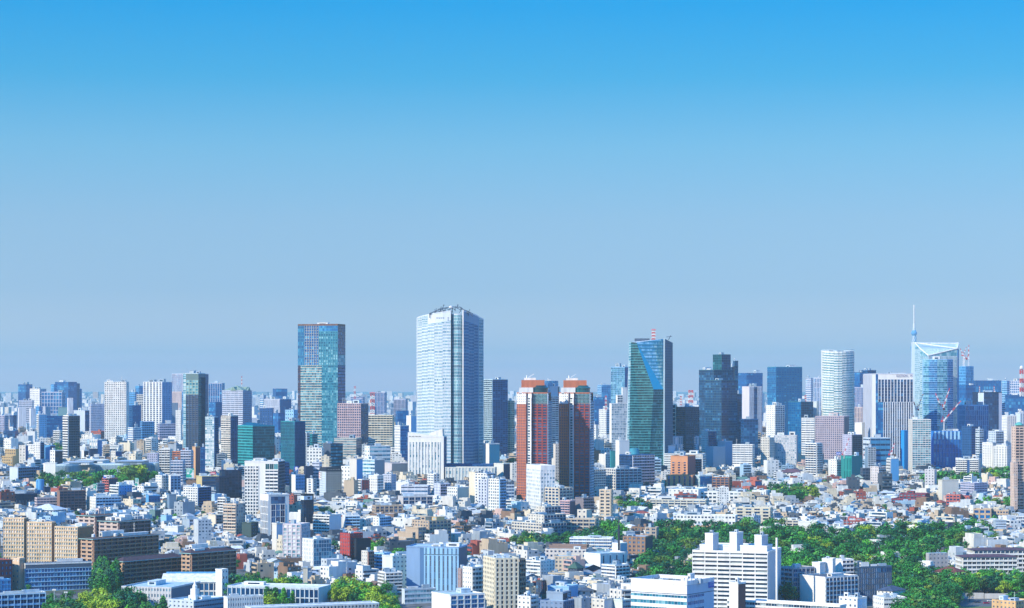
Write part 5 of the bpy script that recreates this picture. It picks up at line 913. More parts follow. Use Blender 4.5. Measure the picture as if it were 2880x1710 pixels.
a = MB(); a.hexa([(-L, 0, H+.1), (0, 0, H+.1), (0, R_, H+.1), (-L, R_, H+.1)], [(-L*.7, R_*.25, H+10*m), (-L*.35, R_*.25, H+10*m), (-L*.1, R_*.8, H+3*m), (-L*.8, R_*.8, H+5*m)]); a.build('glass_roof', glass('t'), rt, mr)
rt, mr, L, R_, H, m, D = BLKH
a = MB(); a.hexa([(-L-.6, -.6, H), (.6, -.6, H), (.6, R_+.6, H), (-L-.6, R_+.6, H)], [(-L+.5, .8, H+11*m), (-.8, .8, H+11*m), (-.8, R_-1, H+11*m), (-L+.5, R_-1, H+11*m)]); a.build('mansard_roof', WALL, rt, mr, 'K')
for k in range(5): a = MB(); y = R_*(.15+.17*k); a.tube((-.1, y, H+5*m), (.35, y, H+5*m), 1.1*m, None, 10); a.build('round_window', WALL, rt, mr, 'W')
a = MB(); hh = H-1; a.box(-L-.2, -L*.62, -.9, -.3, hh-20*m, hh)
for k in range(3): a.box(-L+.1, -L*.86, -1.0, -.9, hh-(4+6*k)*m, hh-(1+6*k)*m, 1); a.box(-L*.8, -L*.65, -1.0, -.9, hh-(4+6*k)*m, hh-(1.5+6*k)*m, 2)
a.build('vertical_sign', [wallcol('W'), plain('sign_red', (.6, .12, .08)), plain('sign_black', (.03, .03, .04))], rt, mr)
rt, mr, L, R_, H, m, D = NAVYG
a = MB(); a.lathe([(13*m, H), (15*m, H+3*m), (12.5*m, H+19*m), (.1, H+19.2*m)], 18, -L*.45, R_*.35); a.build('roof_drum', WALL, rt, mr, (.03, .26, .36))
rt, mr, L, R_, H, m, D = TANR
a = MB(); a.box(-L*.8, -2, 3, R_*.6, H, H+6*m); a.build('penthouse', WALL, rt, mr, (.62, .54, .42)); a = MB(); a.lathe([(12*m, H+6*m), (11*m, H+9*m), (7*m, H+13*m), (.1, H+15*m)], 16, -L*.3, R_*.3); a.build('dome', ROOF, rt, mr, (.10, .42, .38))
rt, mr, L, R_, H, m, D = GYM
a = MB(); a.hexa([(-L, -1, H+.2), (0, -1, H+.2), (0, R_+1, H+.2), (-L, R_+1, H+.2)], [(-L, R_*.45, H+5.5), (0, R_*.45, H+5.5), (0, R_*.55, H+5.5), (-L, R_*.55, H+5.5)]); a.build('gable_roof', ROOF, rt, mr, 'W')
a = MB(); a.box(-L*.95, -L*.08, R_*.47, R_*.53, H+5.5, H+6.6); a.build('ridge_vent', WALL, rt, mr, 'b')
rt, mr, L, R_, H, m, D = CHAP
a = MB(); c = (-L*.45, R_*.4); a.box(c[0]-3.2, c[0]+3.2, c[1]-3.2, c[1]+3.2, H, H+3); a.box(c[0]-2.2, c[0]+2.2, c[1]-2.2, c[1]+2.2, H+3, H+7.5); a.lathe([(1.7, H+7.5), (1.7, H+9.5), (1.0, H+10.3), (.05, H+14)], 8, *c); a.build('steeple', WALL, rt, mr, 'W')
rt, mr, L, R_, H, m, D = CHURCH
a = MB(); s0 = mr.inverted() @ (rt.matrix_basis.inverted() @ Vector((X(1742, D), D+9, 0))); zz = lambda py: Z(py, D)-ground(D)
for k in range(5): t = 2*math.pi*k/5; a.tube((s0.x+.6*math.cos(t), s0.y+.6*math.sin(t), zz(1550)), (s0.x+.6*math.cos(t), s0.y+.6*math.sin(t), zz(1483)+k*.3), .32)
a.tube((s0.x, s0.y, zz(1550)), (s0.x, s0.y, zz(1458)), .62, .42); a.tube((s0.x, s0.y, zz(1458)), (s0.x, s0.y, zz(1441)), .26, .14); a.build('spire', WALL, rt, mr, 'D')
a = MB(); z0 = zz(1441); a.lathe([(.35, z0), (.5, z0+.3), (.42, z0+1.6), (.5, z0+2.5), (.2, z0+2.9), (.32, z0+3.2), (.3, z0+3.5), (.02, z0+3.8)], 10, s0.x, s0.y); a.tube((s0.x+.3, s0.y, z0+2.5), (s0.x+1.3, s0.y, z0+3.0), .16, .1)
a.build('gilded_statue', plain('gilding', (.75, .50, .10), .3, .8), rt, mr)
rt = SLAB[0]
for a_, b_, c_, t_ in ((1983, 2005, 2021, 1503), (2052, 2072, 2090, 1500), (2122, 2142, 2160, 1508)):
    B('P', '', a_, b_, c_, t_, 1714, (.80, .79, .75), 'x', 'x', colb=(.5, .55, .6), eq=1, into=rt, near=False, th=30)  # right sides take the same painted shade as the slab
B('P', '', 1968, 2157, 2172, 1538, 1716, (.80, .79, .75), 'x', 'x', eq=0, into=rt, near=False, th=12, dep=9)
D = SLAB[6]; a = MB(); c = rt.matrix_basis.inverted() @ Vector((X(2185.5, D), D+2, 0)); a.tube((c.x, c.y, 0), (c.x, c.y, Z(1513, D)-ground(D)), 3.2*SLAB[5], None, 12); a.build('flue', WALL, rt, None, 'W')
for rec, nb in ((SLAB, 12),):
    pass
rt, mr, L, R_, H, m, D = SIGN
a = MB(); a.box(-L+2, -1.5, 1.2, 2.0, H+.02, H+2.2); a.box(-L+2, -2, R_-2, R_-1.2, H+.02, H+2.6); a.build('roof_screen', WALL, rt, mr, 'W')
for i in range(9): o = link('air_conditioner', tankmesh('air_conditioner'), rt, mr, 'wGg'[i % 3], (-L*(.15+.08*i), R_*.45, H+.03))
equip(rt, mr, -L*.25, -1, R_*.2, R_*.7, H+.03, 3, 1.6, 'W', random.Random(3))
a = MB(); z1 = H-.2; z0 = H-17*m; a.box(.06, .5, R_*.79, R_*.985, z0, z1)
for k, (zz_, h_) in enumerate(((z1-2.4*m-3*m, 3.4*m), (z1-11*m, 3.4*m))):
    for j in range(4):
        y = R_*(.815+.042*j); a.box(.5, .56, y, y+R_*.03, zz_+h_*.75, zz_+h_, 1); a.box(.5, .56, y, y+R_*.008, zz_, zz_+h_*.74, 1)
a.build('corner_sign', [plain('sign_blue', (.01, .09, .50)), wallcol('W')], rt, mr)
rt, mr, L, R_, H, m, D = NSIGN
a = MB()
for k in range(3): a.box(.2, .3, R_*.5, R_*.88, H-(6+4.2*k)*m, H-(4+4.2*k)*m)
a.build('wall_sign', WALL, rt, mr, 'e')
def lettering(text, rec, face, frac, z, size, col, name='lettering'):
    rt, mr, L, R_, H, m, D = rec
    cu = bpy.data.curves.new(name, 'FONT'); cu.body = text; cu.size = size; cu.extrude = .05; cu.align_x = 'CENTER'; cu.materials.append(wallcol(col))
    o = bpy.data.objects.new(name, cu); COL.objects.link(o); o.parent = rt
    if face == 'r': M_ = Matrix(((0, 0, 1, 1.35), (1, 0, 0, R_*frac), (0, 1, 0, z), (0, 0, 0, 1)))
    else: M_ = Matrix(((1, 0, 0, -L*(1-frac)), (0, 0, -1, -.6), (0, 1, 0, z), (0, 0, 0, 1)))
    bpy.context.view_layer.update(); me = bpy.data.meshes.new_from_object(o.evaluated_get(bpy.context.evaluated_depsgraph_get())); bpy.data.objects.remove(o)
    link(name, me, rt, mr @ M_)
lettering('EDITION', EDIT, 'r', .70, EDIT[4]-7.4*EDIT[5], 8.2*EDIT[5], (.05, .03, .22)); lettering('M', EDIT, 'r', .95, EDIT[4]-7.4*EDIT[5], 8.2*EDIT[5], (.04, .03, .30), 'emblem')
rt, mr, L, R_, H, m, D = HYATT
a = MB(); a.hexa([(-L, -.05, H), (0, -.05, H), (0, R_, H), (-L, R_, H)], [(-L, -.05, H+13*m), (-.02, -.05, H+.3), (-.02, R_, H+.3), (-L, R_, H+13*m)])
for k in range(4): a.box(-L+(3+9*k)*m, -L+(10+9*k)*m, -.35, -.05, H+1*m, H+2.4*m, 1)
a.build('sloped_parapet', [wallcol((.82, .80, .74)), glass('k')], rt, mr)
a = MB(); a.hexa([(-L*.45, 8, H-2), (-2, 8, H-2), (-2, R_-2, H-2), (-L*.45, R_-2, H-2)], [(-L*.40, 10, H+12*m), (-3, 10, H+22*m), (-3, R_-4, H+22*m), (-L*.40, R_-4, H+12*m)]); a.build('wedge_roof', WALL, rt, mr, 'i')
rt, mr, L, R_, H, m, D = SITE
for k in range(7): a = MB(); y = R_*(.03+.14*k); a.box(.25, .8, y, y+R_*.065, H-22*m, H+.5); a.build('sheet_panel', WALL, rt, mr, (.40, .66, .84))
rt, mr, L, R_, H, m, D = DORM
a = MB(); a.box(-L+.5, -.3, 0, R_, H, H+4*m); a.build('roof_band', WALL, rt, mr, 'd')

# ------------------------------------------------------------------ masts, cranes, signs, chimneys
def mast(label, px, y0, y1, yb, wpx, bands=7, top=None, cat='mast', D=None, tp=.75):
    D = D or depth(yb); m = D/F; z0 = Z(y1, D); X0 = X(px, D)
    root = thing('antenna_mast', label, cat, (X0, D, z0), 0, None, (px, (y0+y1)/2))
    H = Z(y0, D)-z0; w = wpx*m/2
    for k in range(bands):
        a = MB(); za, zb_ = H*k/bands, H*(k+1)/bands; wa, wb = w*(1-(1-tp)*k/bands), w*(1-(1-tp)*(k+1)/bands)
        c = [(-1, -1), (1, -1), (1, 1), (-1, 1)]; t = max(.22*w, .14)
        for i in range(4):
            p, q = c[i], c[(i+1) % 4]
            a.tube((p[0]*wa, p[1]*wa, za), (p[0]*wb, p[1]*wb, zb_), t, t, 4); a.tube((p[0]*wa, p[1]*wa, za), (q[0]*wb, q[1]*wb, zb_), t*.7, t*.7, 4); a.tube((q[0]*wa, q[1]*wa, za), (p[0]*wb, p[1]*wb, zb_), t*.7, t*.7, 4); a.tube((p[0]*wb, p[1]*wb, zb_), (q[0]*wb, q[1]*wb, zb_), t*.8, t*.8, 4)
        a.build('mast_section', WALL, root, None, (.62, .05, .05) if k % 2 == (bands+1) % 2 else 'W')
    if top == 'platform':
        a = MB(); a.box(-w*1.5, w*1.5, -w*1.5, w*1.5, H-2.2*m, H); a.build('platform', WALL, root, None, (.7, .25, .28))
    if top == 'ball':
        a = MB(); a.lathe([(.2, H), (w*1.1, H+w*.7), (w*1.3, H+w*1.6), (w*.9, H+w*2.6), (.02, H+w*3)], 12); a.build('radome', WALL, root, None, 'W')
    RECT.append((D, px-wpx/2, px+wpx/2, y0, y1))
mast('red and white lattice mast|between the cyan tower and the cream hotel', 1047.5, 1104, 1172, 1272, 11, 7, 'platform', tp=.9)
mast('short red and white mast|on the green faceted tower', 1838, 926, 956, 0, 8.5, 7, 'platform', D=DFAC+32, tp=1)
mast('tall red and white mast with white ball|at the right edge', 2873, 1040, 1115, 0, 8, 6, 'ball', D=depth(1258), tp=1)
mast('thin red and white mast|on the green-gabled stone tower', 680, 1058, 1086, 0, 2.4, 6, D=GABLE[6]+20)
mast('pink striped mast|beside the white dot-window office', 1704, 1113, 1158, 0, 5, 8, D=depth(1262))
mast('stubby red and white chimney mast|right of the green faceted tower', 1915, 1114, 1140, 1242, 5, 7)
mast('grey mast with red platforms|left of the dark teal complex', 1943, 1098, 1140, 1244, 11, 6, tp=1)
mast('thin dark mast|right of the cyan and gold tower', 998, 1086, 1122, 1214, 4, 5, tp=1)
mast('small red and white relay mast|on the patchwork glass office', 2265, 1112, 1130, 0, 5, 5, D=depth(1302)+25)
mast('left thin striped mast|on the navy white-edged block', 2755, 1086, 1104, 0, 1.8, 6, D=NAVYW[6]+10); mast('right thin striped mast|on the navy white-edged block', 2796, 1086, 1104, 0, 1.8, 6, D=NAVYW[6]+10)
RD_, WH_ = (.62, .05, .06), (.80, .80, .80)
def crane(label, piv, tip, foot, D, wpx=3.2, n=6):
    m = D/F; X0 = X(piv[0], D); z0 = Z(foot, D)
    root = thing('tower_crane', label, 'crane', (X0, D, z0), 0, 'tower cranes over the building sites', piv)
    p = Vector((0, 0, Z(piv[1], D)-z0)); t = Vector((X(tip[0], D)-X0, 3, Z(tip[1], D)-z0)); w = wpx*m/2
    a = MB()
    for sx_ in (-1, 1):
        for sy_ in (-1, 1): a.tube((sx_*w*.8, sy_*w*.8, 0), (sx_*w*.8, sy_*w*.8, p.z), w*.28, None, 4)
    k = 0; zz = 0
    while zz < p.z: a.tube((-w*.8, -w*.8, zz), (w*.8, -w*.8, min(p.z, zz+2*w)), w*.2, None, 4); zz += 2*w
    a.build('mast', WALL, root, None, WH_)
    d = (t-p).normalized(); u = Vector((0, 1, 0)); v = d.cross(u).normalized()
    for k in range(n):
        q0, q1 = p+(t-p)*(k/n), p+(t-p)*((k+1)/n); a = MB(); ww = w*.85*(1-.45*k/n)
        for s1, s2 in ((-1, -1), (1, -1), (1, 1), (-1, 1)):
            o = v*s1*ww+u*s2*ww; a.tube(q0+o, q1+o, ww*.32, None, 4); a.tube(q0+o, q1+v*-s1*ww+u*s2*ww, ww*.24, None, 4)
        a.build('jib_section', WALL, root, None, RD_ if k % 2 == (n+1) % 2 else WH_)
    s = 1 if t.x < 0 else -1
    a = MB(); a.box(min(0, s*5*w), max(0, s*5*w), -w, w, p.z-2*w, p.z+.3*w); a.box(s*4*w-w, s*4*w+w, -1.3*w, 1.3*w, p.z-3.2*w, p.z-1.6*w); a.build('counterweight', WALL, root, None, RD_)
    a = MB(); a.tube(p, p+Vector((s*2.2*w, 0, 6*w)), w*.35); a.tube(p+Vector((s*2.2*w, 0, 6*w)), t, w*.1, None, 4); a.tube(p+Vector((s*2.2*w, 0, 6*w)), p+Vector((s*4*w, 0, 0)), w*.25, None, 4); a.build('a_frame', WALL, root, None, RD_)
    a = MB(); a.box(-1.6*w, 1.6*w, -1.6*w, -.4*w, p.z-1.6*w, p.z+1.2*w); a.build('cab', WALL, root, None, WH_)
    RECT.append((D, min(piv[0], tip[0]), max(piv[0], tip[0]), tip[1], foot))
dc = depth(1306)-30
crane('red and white crane leaning left|before the notched white crown tower', (2577, 1150), (2556, 1091), 1240, dc); crane('pale crane leaning right|before the notched white crown tower', (2581, 1149), (2597, 1108), 1240, dc+25, 2.6)
crane('thin crane leaning left|before the white vertical-fin hotel tower', (2565, 1169), (2526, 1127), 1240, dc-20, 2.2); crane('red-based crane leaning left|above the blue wrapped site', (2648, 1148), (2632, 1106), 1240, dc-25, 3.6)
crane('crane leaning steeply right|above the blue wrapped site', (2653, 1147), (2672, 1091), 1240, dc+5, 2.8); crane('crane with low long jib|above the blue wrapped site', (2655, 1182), (2704, 1127), 1240, dc-55, 3.4)
crane('small crane on green netting|right middle ground', (2374, 1276), (2389, 1232), 1290, depth(1364)+10, 2.6); crane('tiny crane|right of the green-netted site', (2424, 1290), (2433, 1272), 1330, depth(1358), 2.2)
crane('short red and white crane|before the plain blue hall', (2506, 1276), (2517, 1247), 1310, depth(1350), 3)
crane('faint crane pointing left|on the unfinished blue tower', (2712, 1006), (2701, 980), 1034, UNF[6]+12, 2.6); crane('faint crane standing upright|on the unfinished blue tower', (2724, 1008), (2725.5, 970), 1034, UNF[6]+14, 2.6); crane('faint crane pointing right|on the unfinished blue tower', (2709, 998), (2719, 976), 1034, UNF[6]+22, 2.0)
def billboard(label, xl, xr, yt, yb_, D, col, marks, posts=True):
    m = D/F; X0 = X((xl+xr)/2, D); z0 = Z(yb_, D); w, h = (xr-xl)*m, (yb_-yt)*m
    root = thing('billboard', label, 'billboard', (X0, D, z0), 0, None, ((xl+xr)/2, (yt+yb_)/2))
    a = MB(); a.box(-w/2, w/2, 0, .8, 0, h, 0, True); a.build('sign_panel', WALL, root, None, col)
    for nm, c, shp in marks:
        a = MB()
        for s in shp:
            if len(s) == 4: x0, x1, z_0, z_1 = s; a.box(-w/2+x0*w, -w/2+x1*w, -.12, 0, z_0*h, z_1*h)
            else: a.quad([(-w/2+x*w, -.1, z*h) for x, z in s])
        a.build(nm, WALL, root, None, c)
    if posts:
        for s in (-.3, .3): a = MB(); a.tube((w*s, .5, -4*m), (w*s, .5, h*.5), .25); a.build('post', WALL, root, None, 'g')
fig = [(.72, .02), (.98, .02), (1, .5), (.93, .66), (.97, .8), (.88, .9), (.80, .84), (.80, .66), (.66, .5), (.5, .42), (.52, .36), (.70, .36)]
T1 = [(.05+.17*k, .17+.17*k, .84, .93) for k in range(4)]+[(.05+.16*k, .16+.16*k, .70, .79) for k in range(3)]
GRN = (.01, .40, .28)
billboard('large green billboard with white figure|before the lilac balcony block', 523.5, 546, 1318, 1345, depth(1392), GRN, [('lettering', 'W', T1), ('printed_figure', 'W', [fig, (.08, .40, .42, .62), (0, 1, 0, .07)])])
billboard('tall green and white poster|beside the red brick tower with navy flank', 262, 273.5, 1360, 1390, depth(1402)-6, GRN, [('lettering', 'W', T1), ('printed_figure', 'W', [fig, (.08, .42, .40, .6), (0, 1, 0, .12)])])
billboard('small green and white poster|left of the white stair tower', 380, 390, 1344, 1369, depth(1402), GRN, [('lettering', 'W', T1), ('printed_figure', 'W', [fig, (.08, .42, .40, .6), (0, 1, 0, .12)])])
rt, mr, L, R_, H, m, D = REDT
billboard('white and blue roof sign|on the red brick tower with navy flank', 290, 309, 1336, 1345, D-1, 'W', [('wave_mark', (.02, .12, .5), [(.02, .45, 0, .45), (0, .12, .45, .95)]), ('lettering', 'd', [(.55, .9, .4, .62)])])
billboard('blue sign with white bean shape|below the dark teal curtain-wall slab', 827, 839, 1312, 1331, depth(1396), (.01, .06, .55), [('bean_mark', 'W', [[(.3, .08), (.6, .05), (.85, .22), (.7, .48), (.9, .7), (.8, .92), (.45, .97), (.18, .8), (.3, .5), (.15, .25)]])])
billboard('small blue sign with white letters|left of the green-netted site', 2352.5, 2366, 1271.5, 1278.5, depth(1360), (.01, .10, .55), [('lettering', 'W', [(.1, .26, .3, .7), (.42, .52, .3, .7), (.56, .68, .3, .7), (.72, .84, .3, .7)])])
billboard('red and white shop sign|right of the large green billboard', 592, 607, 1327, 1334, depth(1398), (.62, .08, .12), [('lettering', 'W', [(.1, .8, .3, .55)])])
r = B('O', 'black mirror-glass tower with white logo box|in the centre valley', 846, 855, 882, 1392, 1492, 'K', 'c', 'c', fp=9, bp=8, gl='k', eq=0, near=False, th=62, roof='d')
rt, mr, L, R_, H, m, D = root_last[0]
a = MB(); a.box(-L-.3, .3, -.3, R_*.86, H-14*m, H-3*m); a.build('logo_box', WALL, rt, mr, 'w')
a = MB(); y = R_*.48; zc = H-8.4*m
a.quad([(.4, y, zc-3.6*m), (.4, y+4.2*m*1.2, zc-.4*m), (.4, y+.6*m, zc+4.2*m), (.4, y-4.2*m*1.2, zc-.4*m)]); a.build('emblem', WALL, rt, mr, 'N')
def simple(name, label, cat, px, D, z0, parts, group=None, py=None):
    X0 = X(px, D); root = thing(name, label, cat, (X0, D, z0), 0, group, (px, py or 1600))
    for nm, fn, mat, col in parts: a = MB(); fn(a); a.build(nm, mat, root, None, col)
    return root
D = depth(1672); m = D/F
simple('concrete_chimney', 'square concrete chimney|rising behind the courtyard school', 'chimney', 859, D, ground(D), [('shaft', lambda a: a.box(-6.3*m, 6.3*m, -6*m, 6*m, 0, Z(1597, D)-ground(D)), WALL, (.62, .58, .48)), ('cap', lambda a: a.box(-7.6*m, 7.6*m, -7.4*m, 7.4*m, Z(1597, D)-ground(D), Z(1593, D)-ground(D)), WALL, 'G')], py=1620)
B('O', 'round grey tower|standing over the museum park trees', 101, 104, 124, 1353, 1400, 'b', 'x', eq=0, foot=.6)
rt, mr, L, R_, H, m, D = root_last[0]; a = MB(); a.lathe([(10*m, 0), (10*m, H+2), (.1, H+2.1)], 20, -L*.3, R_*.5); a.build('drum', WALL, rt, mr, 'b')
for i, (px, yt_, yb_) in enumerate(((152.5, 1660, 1702), (185.5, 1667, 1698))):
    D = depth(yb_+18); m = D/F; H = Z(yt_, D)-ground(D)
    simple('floodlight_pole', ('taller' if i == 0 else 'shorter')+' floodlight pole|before the blue dormitory', 'floodlight', px, D, ground(D), [('pole', lambda a: a.tube((0, 0, 0), (0, 0, H), .22, .14, 8), WALL, 'w'), ('floodlight', lambda a: [a.box(-1.3+1.4*k, -.2+1.4*k, -.5, .3, H-.2, H+.8) for k in range(2)], WALL, 'W')], 'floodlight poles by the dormitory', yt_)
for px, yt_, yb_ in ((2300, 1460, 1510), (2382, 1450, 1510), (2452, 1474, 1516), (2465, 1482, 1520), (2521, 1455, 1500), (2699, 1462, 1508), (2784, 1465, 1520), (1996, 1440, 1480)):
    D = depth(yb_); H = Z(yt_, D)-ground(D)
    simple('light_pole', 'thin steel pole|%s' % {2300: 'above the white school hall roof', 2382: 'left of the rust-red roofed block', 2452: 'with lamps by the rust-red roofed block', 2465: 'with lamps right of the rust-red roofed block', 2521: 'pink, behind the park wood', 2699: 'pink, before the tan square-bay office', 2784: 'pink, at the end of the park wood', 1996: 'before the white school yard'}[px], 'pole', px, D, ground(D),
           [('pole', lambda a: a.tube((0, 0, 0), (0, 0, H), .3, .2, 6), WALL, 'p' if px > 2500 else 'w'), ('lamp_head', lambda a: a.box(-1.2, 1.2, -.3, .3, H-1.4, H), WALL, 'W')], None, yt_)
# car park in the lower right corner
D = depth(1702)
a = MB()
for (x0, x1, y0, y1, c) in ((2700, 2836, 1683, 1706, 0),):
    Da, Db = depth(y1), depth(y0)
    a.quad([(X(x0, Da), Da, ground(Da)+.05), (X(x1, Da), Da, ground(Da)+.05), (X(x1, Db), Db, ground(Db)+.06), (X(x0, Db), Db, ground(Db)+.06)])
o = a.build('car_park', plain('asphalt', (.11, .115, .12), .9)); o['kind'] = 'structure'
Da, Db = depth(1728), depth(1703)
a = MB(); a.quad([(X(2690, Da), Da, ground(Da)+.04), (X(2800, Da), Da, ground(Da)+.04), (X(2800, Db), Db, ground(Db)+.05), (X(2690, Db), Db, ground(Db)+.05)]); o = a.build('lawn', plain('lawn_grass', (.12, .16, .04), .95)); o['kind'] = 'structure'
D = depth(1684)
simple('retaining_wall', 'long pale concrete retaining wall|behind the car park', 'wall', 2690, D, ground(D), [('wall', lambda a: (a.box(0, (2767-2690)*D/F, 0, .6, 0, 4.4), a.box((2769-2690)*D/F, (2838-2690)*D/F, .2, .8, 0, 3.9)), WALL, (.58, .55, .50))], py=1676)
carm = MB()
carm.hexa([(-2.2, -.88, .35), (2.2, -.88, .35), (2.2, .88, .35), (-2.2, .88, .35)], [(-2.15, -.85, .95), (2.2, -.85, .88), (2.2, .85, .88), (-2.15, .85, .95)], 0, True)
cab = MB(); cab.hexa([(-1.9, -.82, .93), (1.1, -.82, .9), (1.1, .82, .9), (-1.9, .82, .93)], [(-1.4, -.66, 1.46), (.4, -.66, 1.46), (.4, .66, 1.46), (-1.4, .66, 1.46)])
whl = MB(); whl.tube((0, -.12, .33), (0, .12, .33), .33, None, 12)
cmesh, bmesh_, wmesh = carm.mesh('car_body', [WALL]), cab.mesh('window', [glass('k')]), whl.mesh('wheel', [plain('tyre', (.02, .02, .02))])
for px, py, c, nm, rz in ((2749, 1695, (.02, .03, .08), 'navy', 15), (2774, 1698, (.45, .02, .08), 'crimson', 10), (2785, 1692, 'W', 'white', 5), (2795, 1691, 'd', 'dark grey', 5), (2804, 1690, (.06, .14, .22), 'blue-grey', 8), (2819, 1697, 'w', 'silver', 20)):
    D = depth(py); t = thing('parked_car', nm+' car parked before the long pale retaining wall', 'car', (X(px, D), D, ground(D)+.08), RD(rz), 'cars in the car park')
    link('car_body', cmesh, t, None, c); link('window', bmesh_, t)
    for x in (-1.4, 1.4):
        for y in (-.85, .85): link('wheel', wmesh, t, None, 'K', (x, y, 0))
def tile_house(label, xl, xc, xr, yt, yb, wall, roofc, over=.9, h=3.4, th=30):
    B('H', label, xl, xc, xr, yt, yb, wall, 'P', 'P', fp=12, bp=11, gl='d', eq=0, par=0, near=False, th=th); hip_roof(root_last[0], over, h, roofc, name='tiled_roof')
tile_house('navy hip-roofed villa|among the lower right trees', 2467, 2510, 2545, 1664, 1722, 'W', (.05, .08, .14)); tile_house('orange tile-roofed house|by the tan curved tower', 2772, 2808, 2830, 1416, 1436, 'i', (.50, .17, .06))
tile_house('green-roofed hall|right middle ground', 2398, 2426, 2438, 1345, 1376, 'i', (.30, .40, .34), 2, 4, 14); tile_house('white tent-roofed hall|behind the tan panelled slab', 82, 150, 186, 1436, 1480, 'w', (.7, .72, .74), 1.5, 6, 30)
tile_house('plum hip-roofed long house|left of the brick-red villa', 2190, 2252, 2262, 1330, 1356, 'W', (.14, .07, .09), 1.5, 5, 14); tile_house('red-brown roofed villa|half hidden in the right wood', 2628, 2690, 2716, 1612, 1660, 'W', (.18, .05, .04), 1, 4, 30)
tile_house('dark green gabled house|below the beige four-storey block', 1598, 1622, 1640, 1600, 1648, 'd', (.05, .12, .09), 1, 5, 30); tile_house('slate hip-roofed house|beside the tree row', 1530, 1546, 1558, 1534, 1560, 'W', (.16, .18, .22), 1, 3, 40)
# ------------------------------------------------------------------ trees
def foliage_mat():
    m, n, l, b = newmat('foliage')
    oi = n.new('ShaderNodeObjectInfo'); g = n.new('ShaderNodeNewGeometry')
    f = maprange(n, l, g.outputs['Random Per Island'], 0, 1, .55, 1.5)
    cx = n.new('ShaderNodeCombineColor')
    for i in range(3): l.new(f, cx.inputs[i])
    l.new(mixrgb(n, l, 1.0, oi.outputs['Color'], cx.outputs[0], 'MULTIPLY'), b.inputs['Base Color'])
    b.inputs['Roughness'].default_value = .7; b.inputs['Specular IOR Level'].default_value = .25
    return m
FOL = foliage_mat(); BARK = plain('bark', (.10, .07, .05), .9)
def leafquad(mb, c, nrm, s, r):
    nrm = (Vector(nrm)+Vector((r.uniform(-.5, .5), r.uniform(-.5, .5), r.uniform(-.3, .6)))).normalized()
    x = nrm.orthogonal().normalized(); x = (Matrix.Rotation(r.uniform(0, 6.3), 3, nrm) @ x); y = nrm.cross(x)
    a = s*r.uniform(.7, 1.2); b = s*r.uniform(.6, 1.0)
    mb.quad([c-x*a-y*b*.4, c-y*b, c+x*a+y*b*.3, c+y*b])
def crown(kind, seed):
    r = random.Random(seed); mb = MB(); lobes = []
    if kind == 'broad':
        for i in range(r.randint(11, 15)):
            t = r.uniform(0, 6.28); q = r.uniform(.1, .72); z = r.uniform(.42, .95)
            k = math.sqrt(max(.05, 1-((z-.58)/.46)**2))
            lobes.append((Vector((math.cos(t)*q*.5*k*1.0, math.sin(t)*q*.5*k*1.0, z*.95)), r.uniform(.13, .21)))
        n = 62
    elif kind == 'cone':
        for i in range(15):
            z = .16+.80*i/14; w = .30*(1-z)**.8+.02; t = i*2.4
            lobes.append((Vector((math.cos(t)*w*.5, math.sin(t)*w*.5, z)), w*.62+.03))
        n = 46
    else:                                       # layered conifer
        for i in range(16):
            z = .22+.74*i/15; w = .46*(1-z)**.6+.04; t = i*2.4+r.uniform(-.4, .4)
            lobes.append((Vector((math.cos(t)*w*.62, math.sin(t)*w*.62, z)), w*.40+.04))
        n = 44
    for c, rad in lobes:
        for k in range(n):
            d = Vector((r.gauss(0, 1), r.gauss(0, 1), r.gauss(.25, 1))).normalized()
            rr = rad*(r.uniform(.75, 1.12) if k % 4 else r.uniform(.3, .8))
            leafquad(mb, c+Vector((d.x*rr, d.y*rr, d.z*rr*(.78 if kind != 'layer' else .45))), d, .036 if kind == 'broad' else .030, r)
    return mb.mesh('crown', [FOL])
def trunkmesh(seed, kind):
    r = random.Random(seed); mb = MB(); top = .62 if kind == 'broad' else .9
    mb.tube((0, 0, -.12), (0, 0, .3), .03, .022, 7, 0, False); mb.tube((0, 0, .3), (.01, 0, top), .022, .008, 6)
    if kind == 'broad':
        for i in range(5): t = i*1.26+r.random(); mb.tube((0, 0, .26+.05*i), (.26*math.cos(t), .26*math.sin(t), .55+.05*i), .014, .005, 5)
    return mb.mesh('trunk', [BARK])
CROWN = {k: [crown(k, 100*i+7+len(k)) for i in range(4 if k == 'broad' else 2)] for k in ('broad', 'cone', 'layer')}
TRUNK = {k: trunkmesh(5, k) for k in CROWN}
GREENS = [('deep green', (.014, .115, .024)), ('mid green', (.030, .19, .024)), ('bright green', (.07, .31, .022)), ('olive green', (.10, .20, .024)), ('yellow-green', (.24, .37, .018)), ('blue-green', (.008, .095, .045))]
TREES = []       # x, y, height, width, kind, tone, region name
def inpoly(x, y, P):
    c = False
    for (x0, y0), (x1, y1) in zip(P, P[1:]+P[:1]):
        if (y0 > y) != (y1 > y) and x < (x1-x0)*(y-y0)/(y1-y0)+x0: c = not c
    return c
def blocked(x, y, pad):
    for cx, cy, r, inv, L, R_ in FOOT:
        if abs(x-cx) < r+pad+6 and abs(y-cy) < r+pad+6:
            if inv is None:
                if math.hypot(x-cx, y-cy) < r+pad: return True
            else:
                q = inv @ Vector((x, y, 0))
                if -L-pad < q.x < pad and -pad < q.y < R_+pad: return True
    return False
tr = random.Random(21)
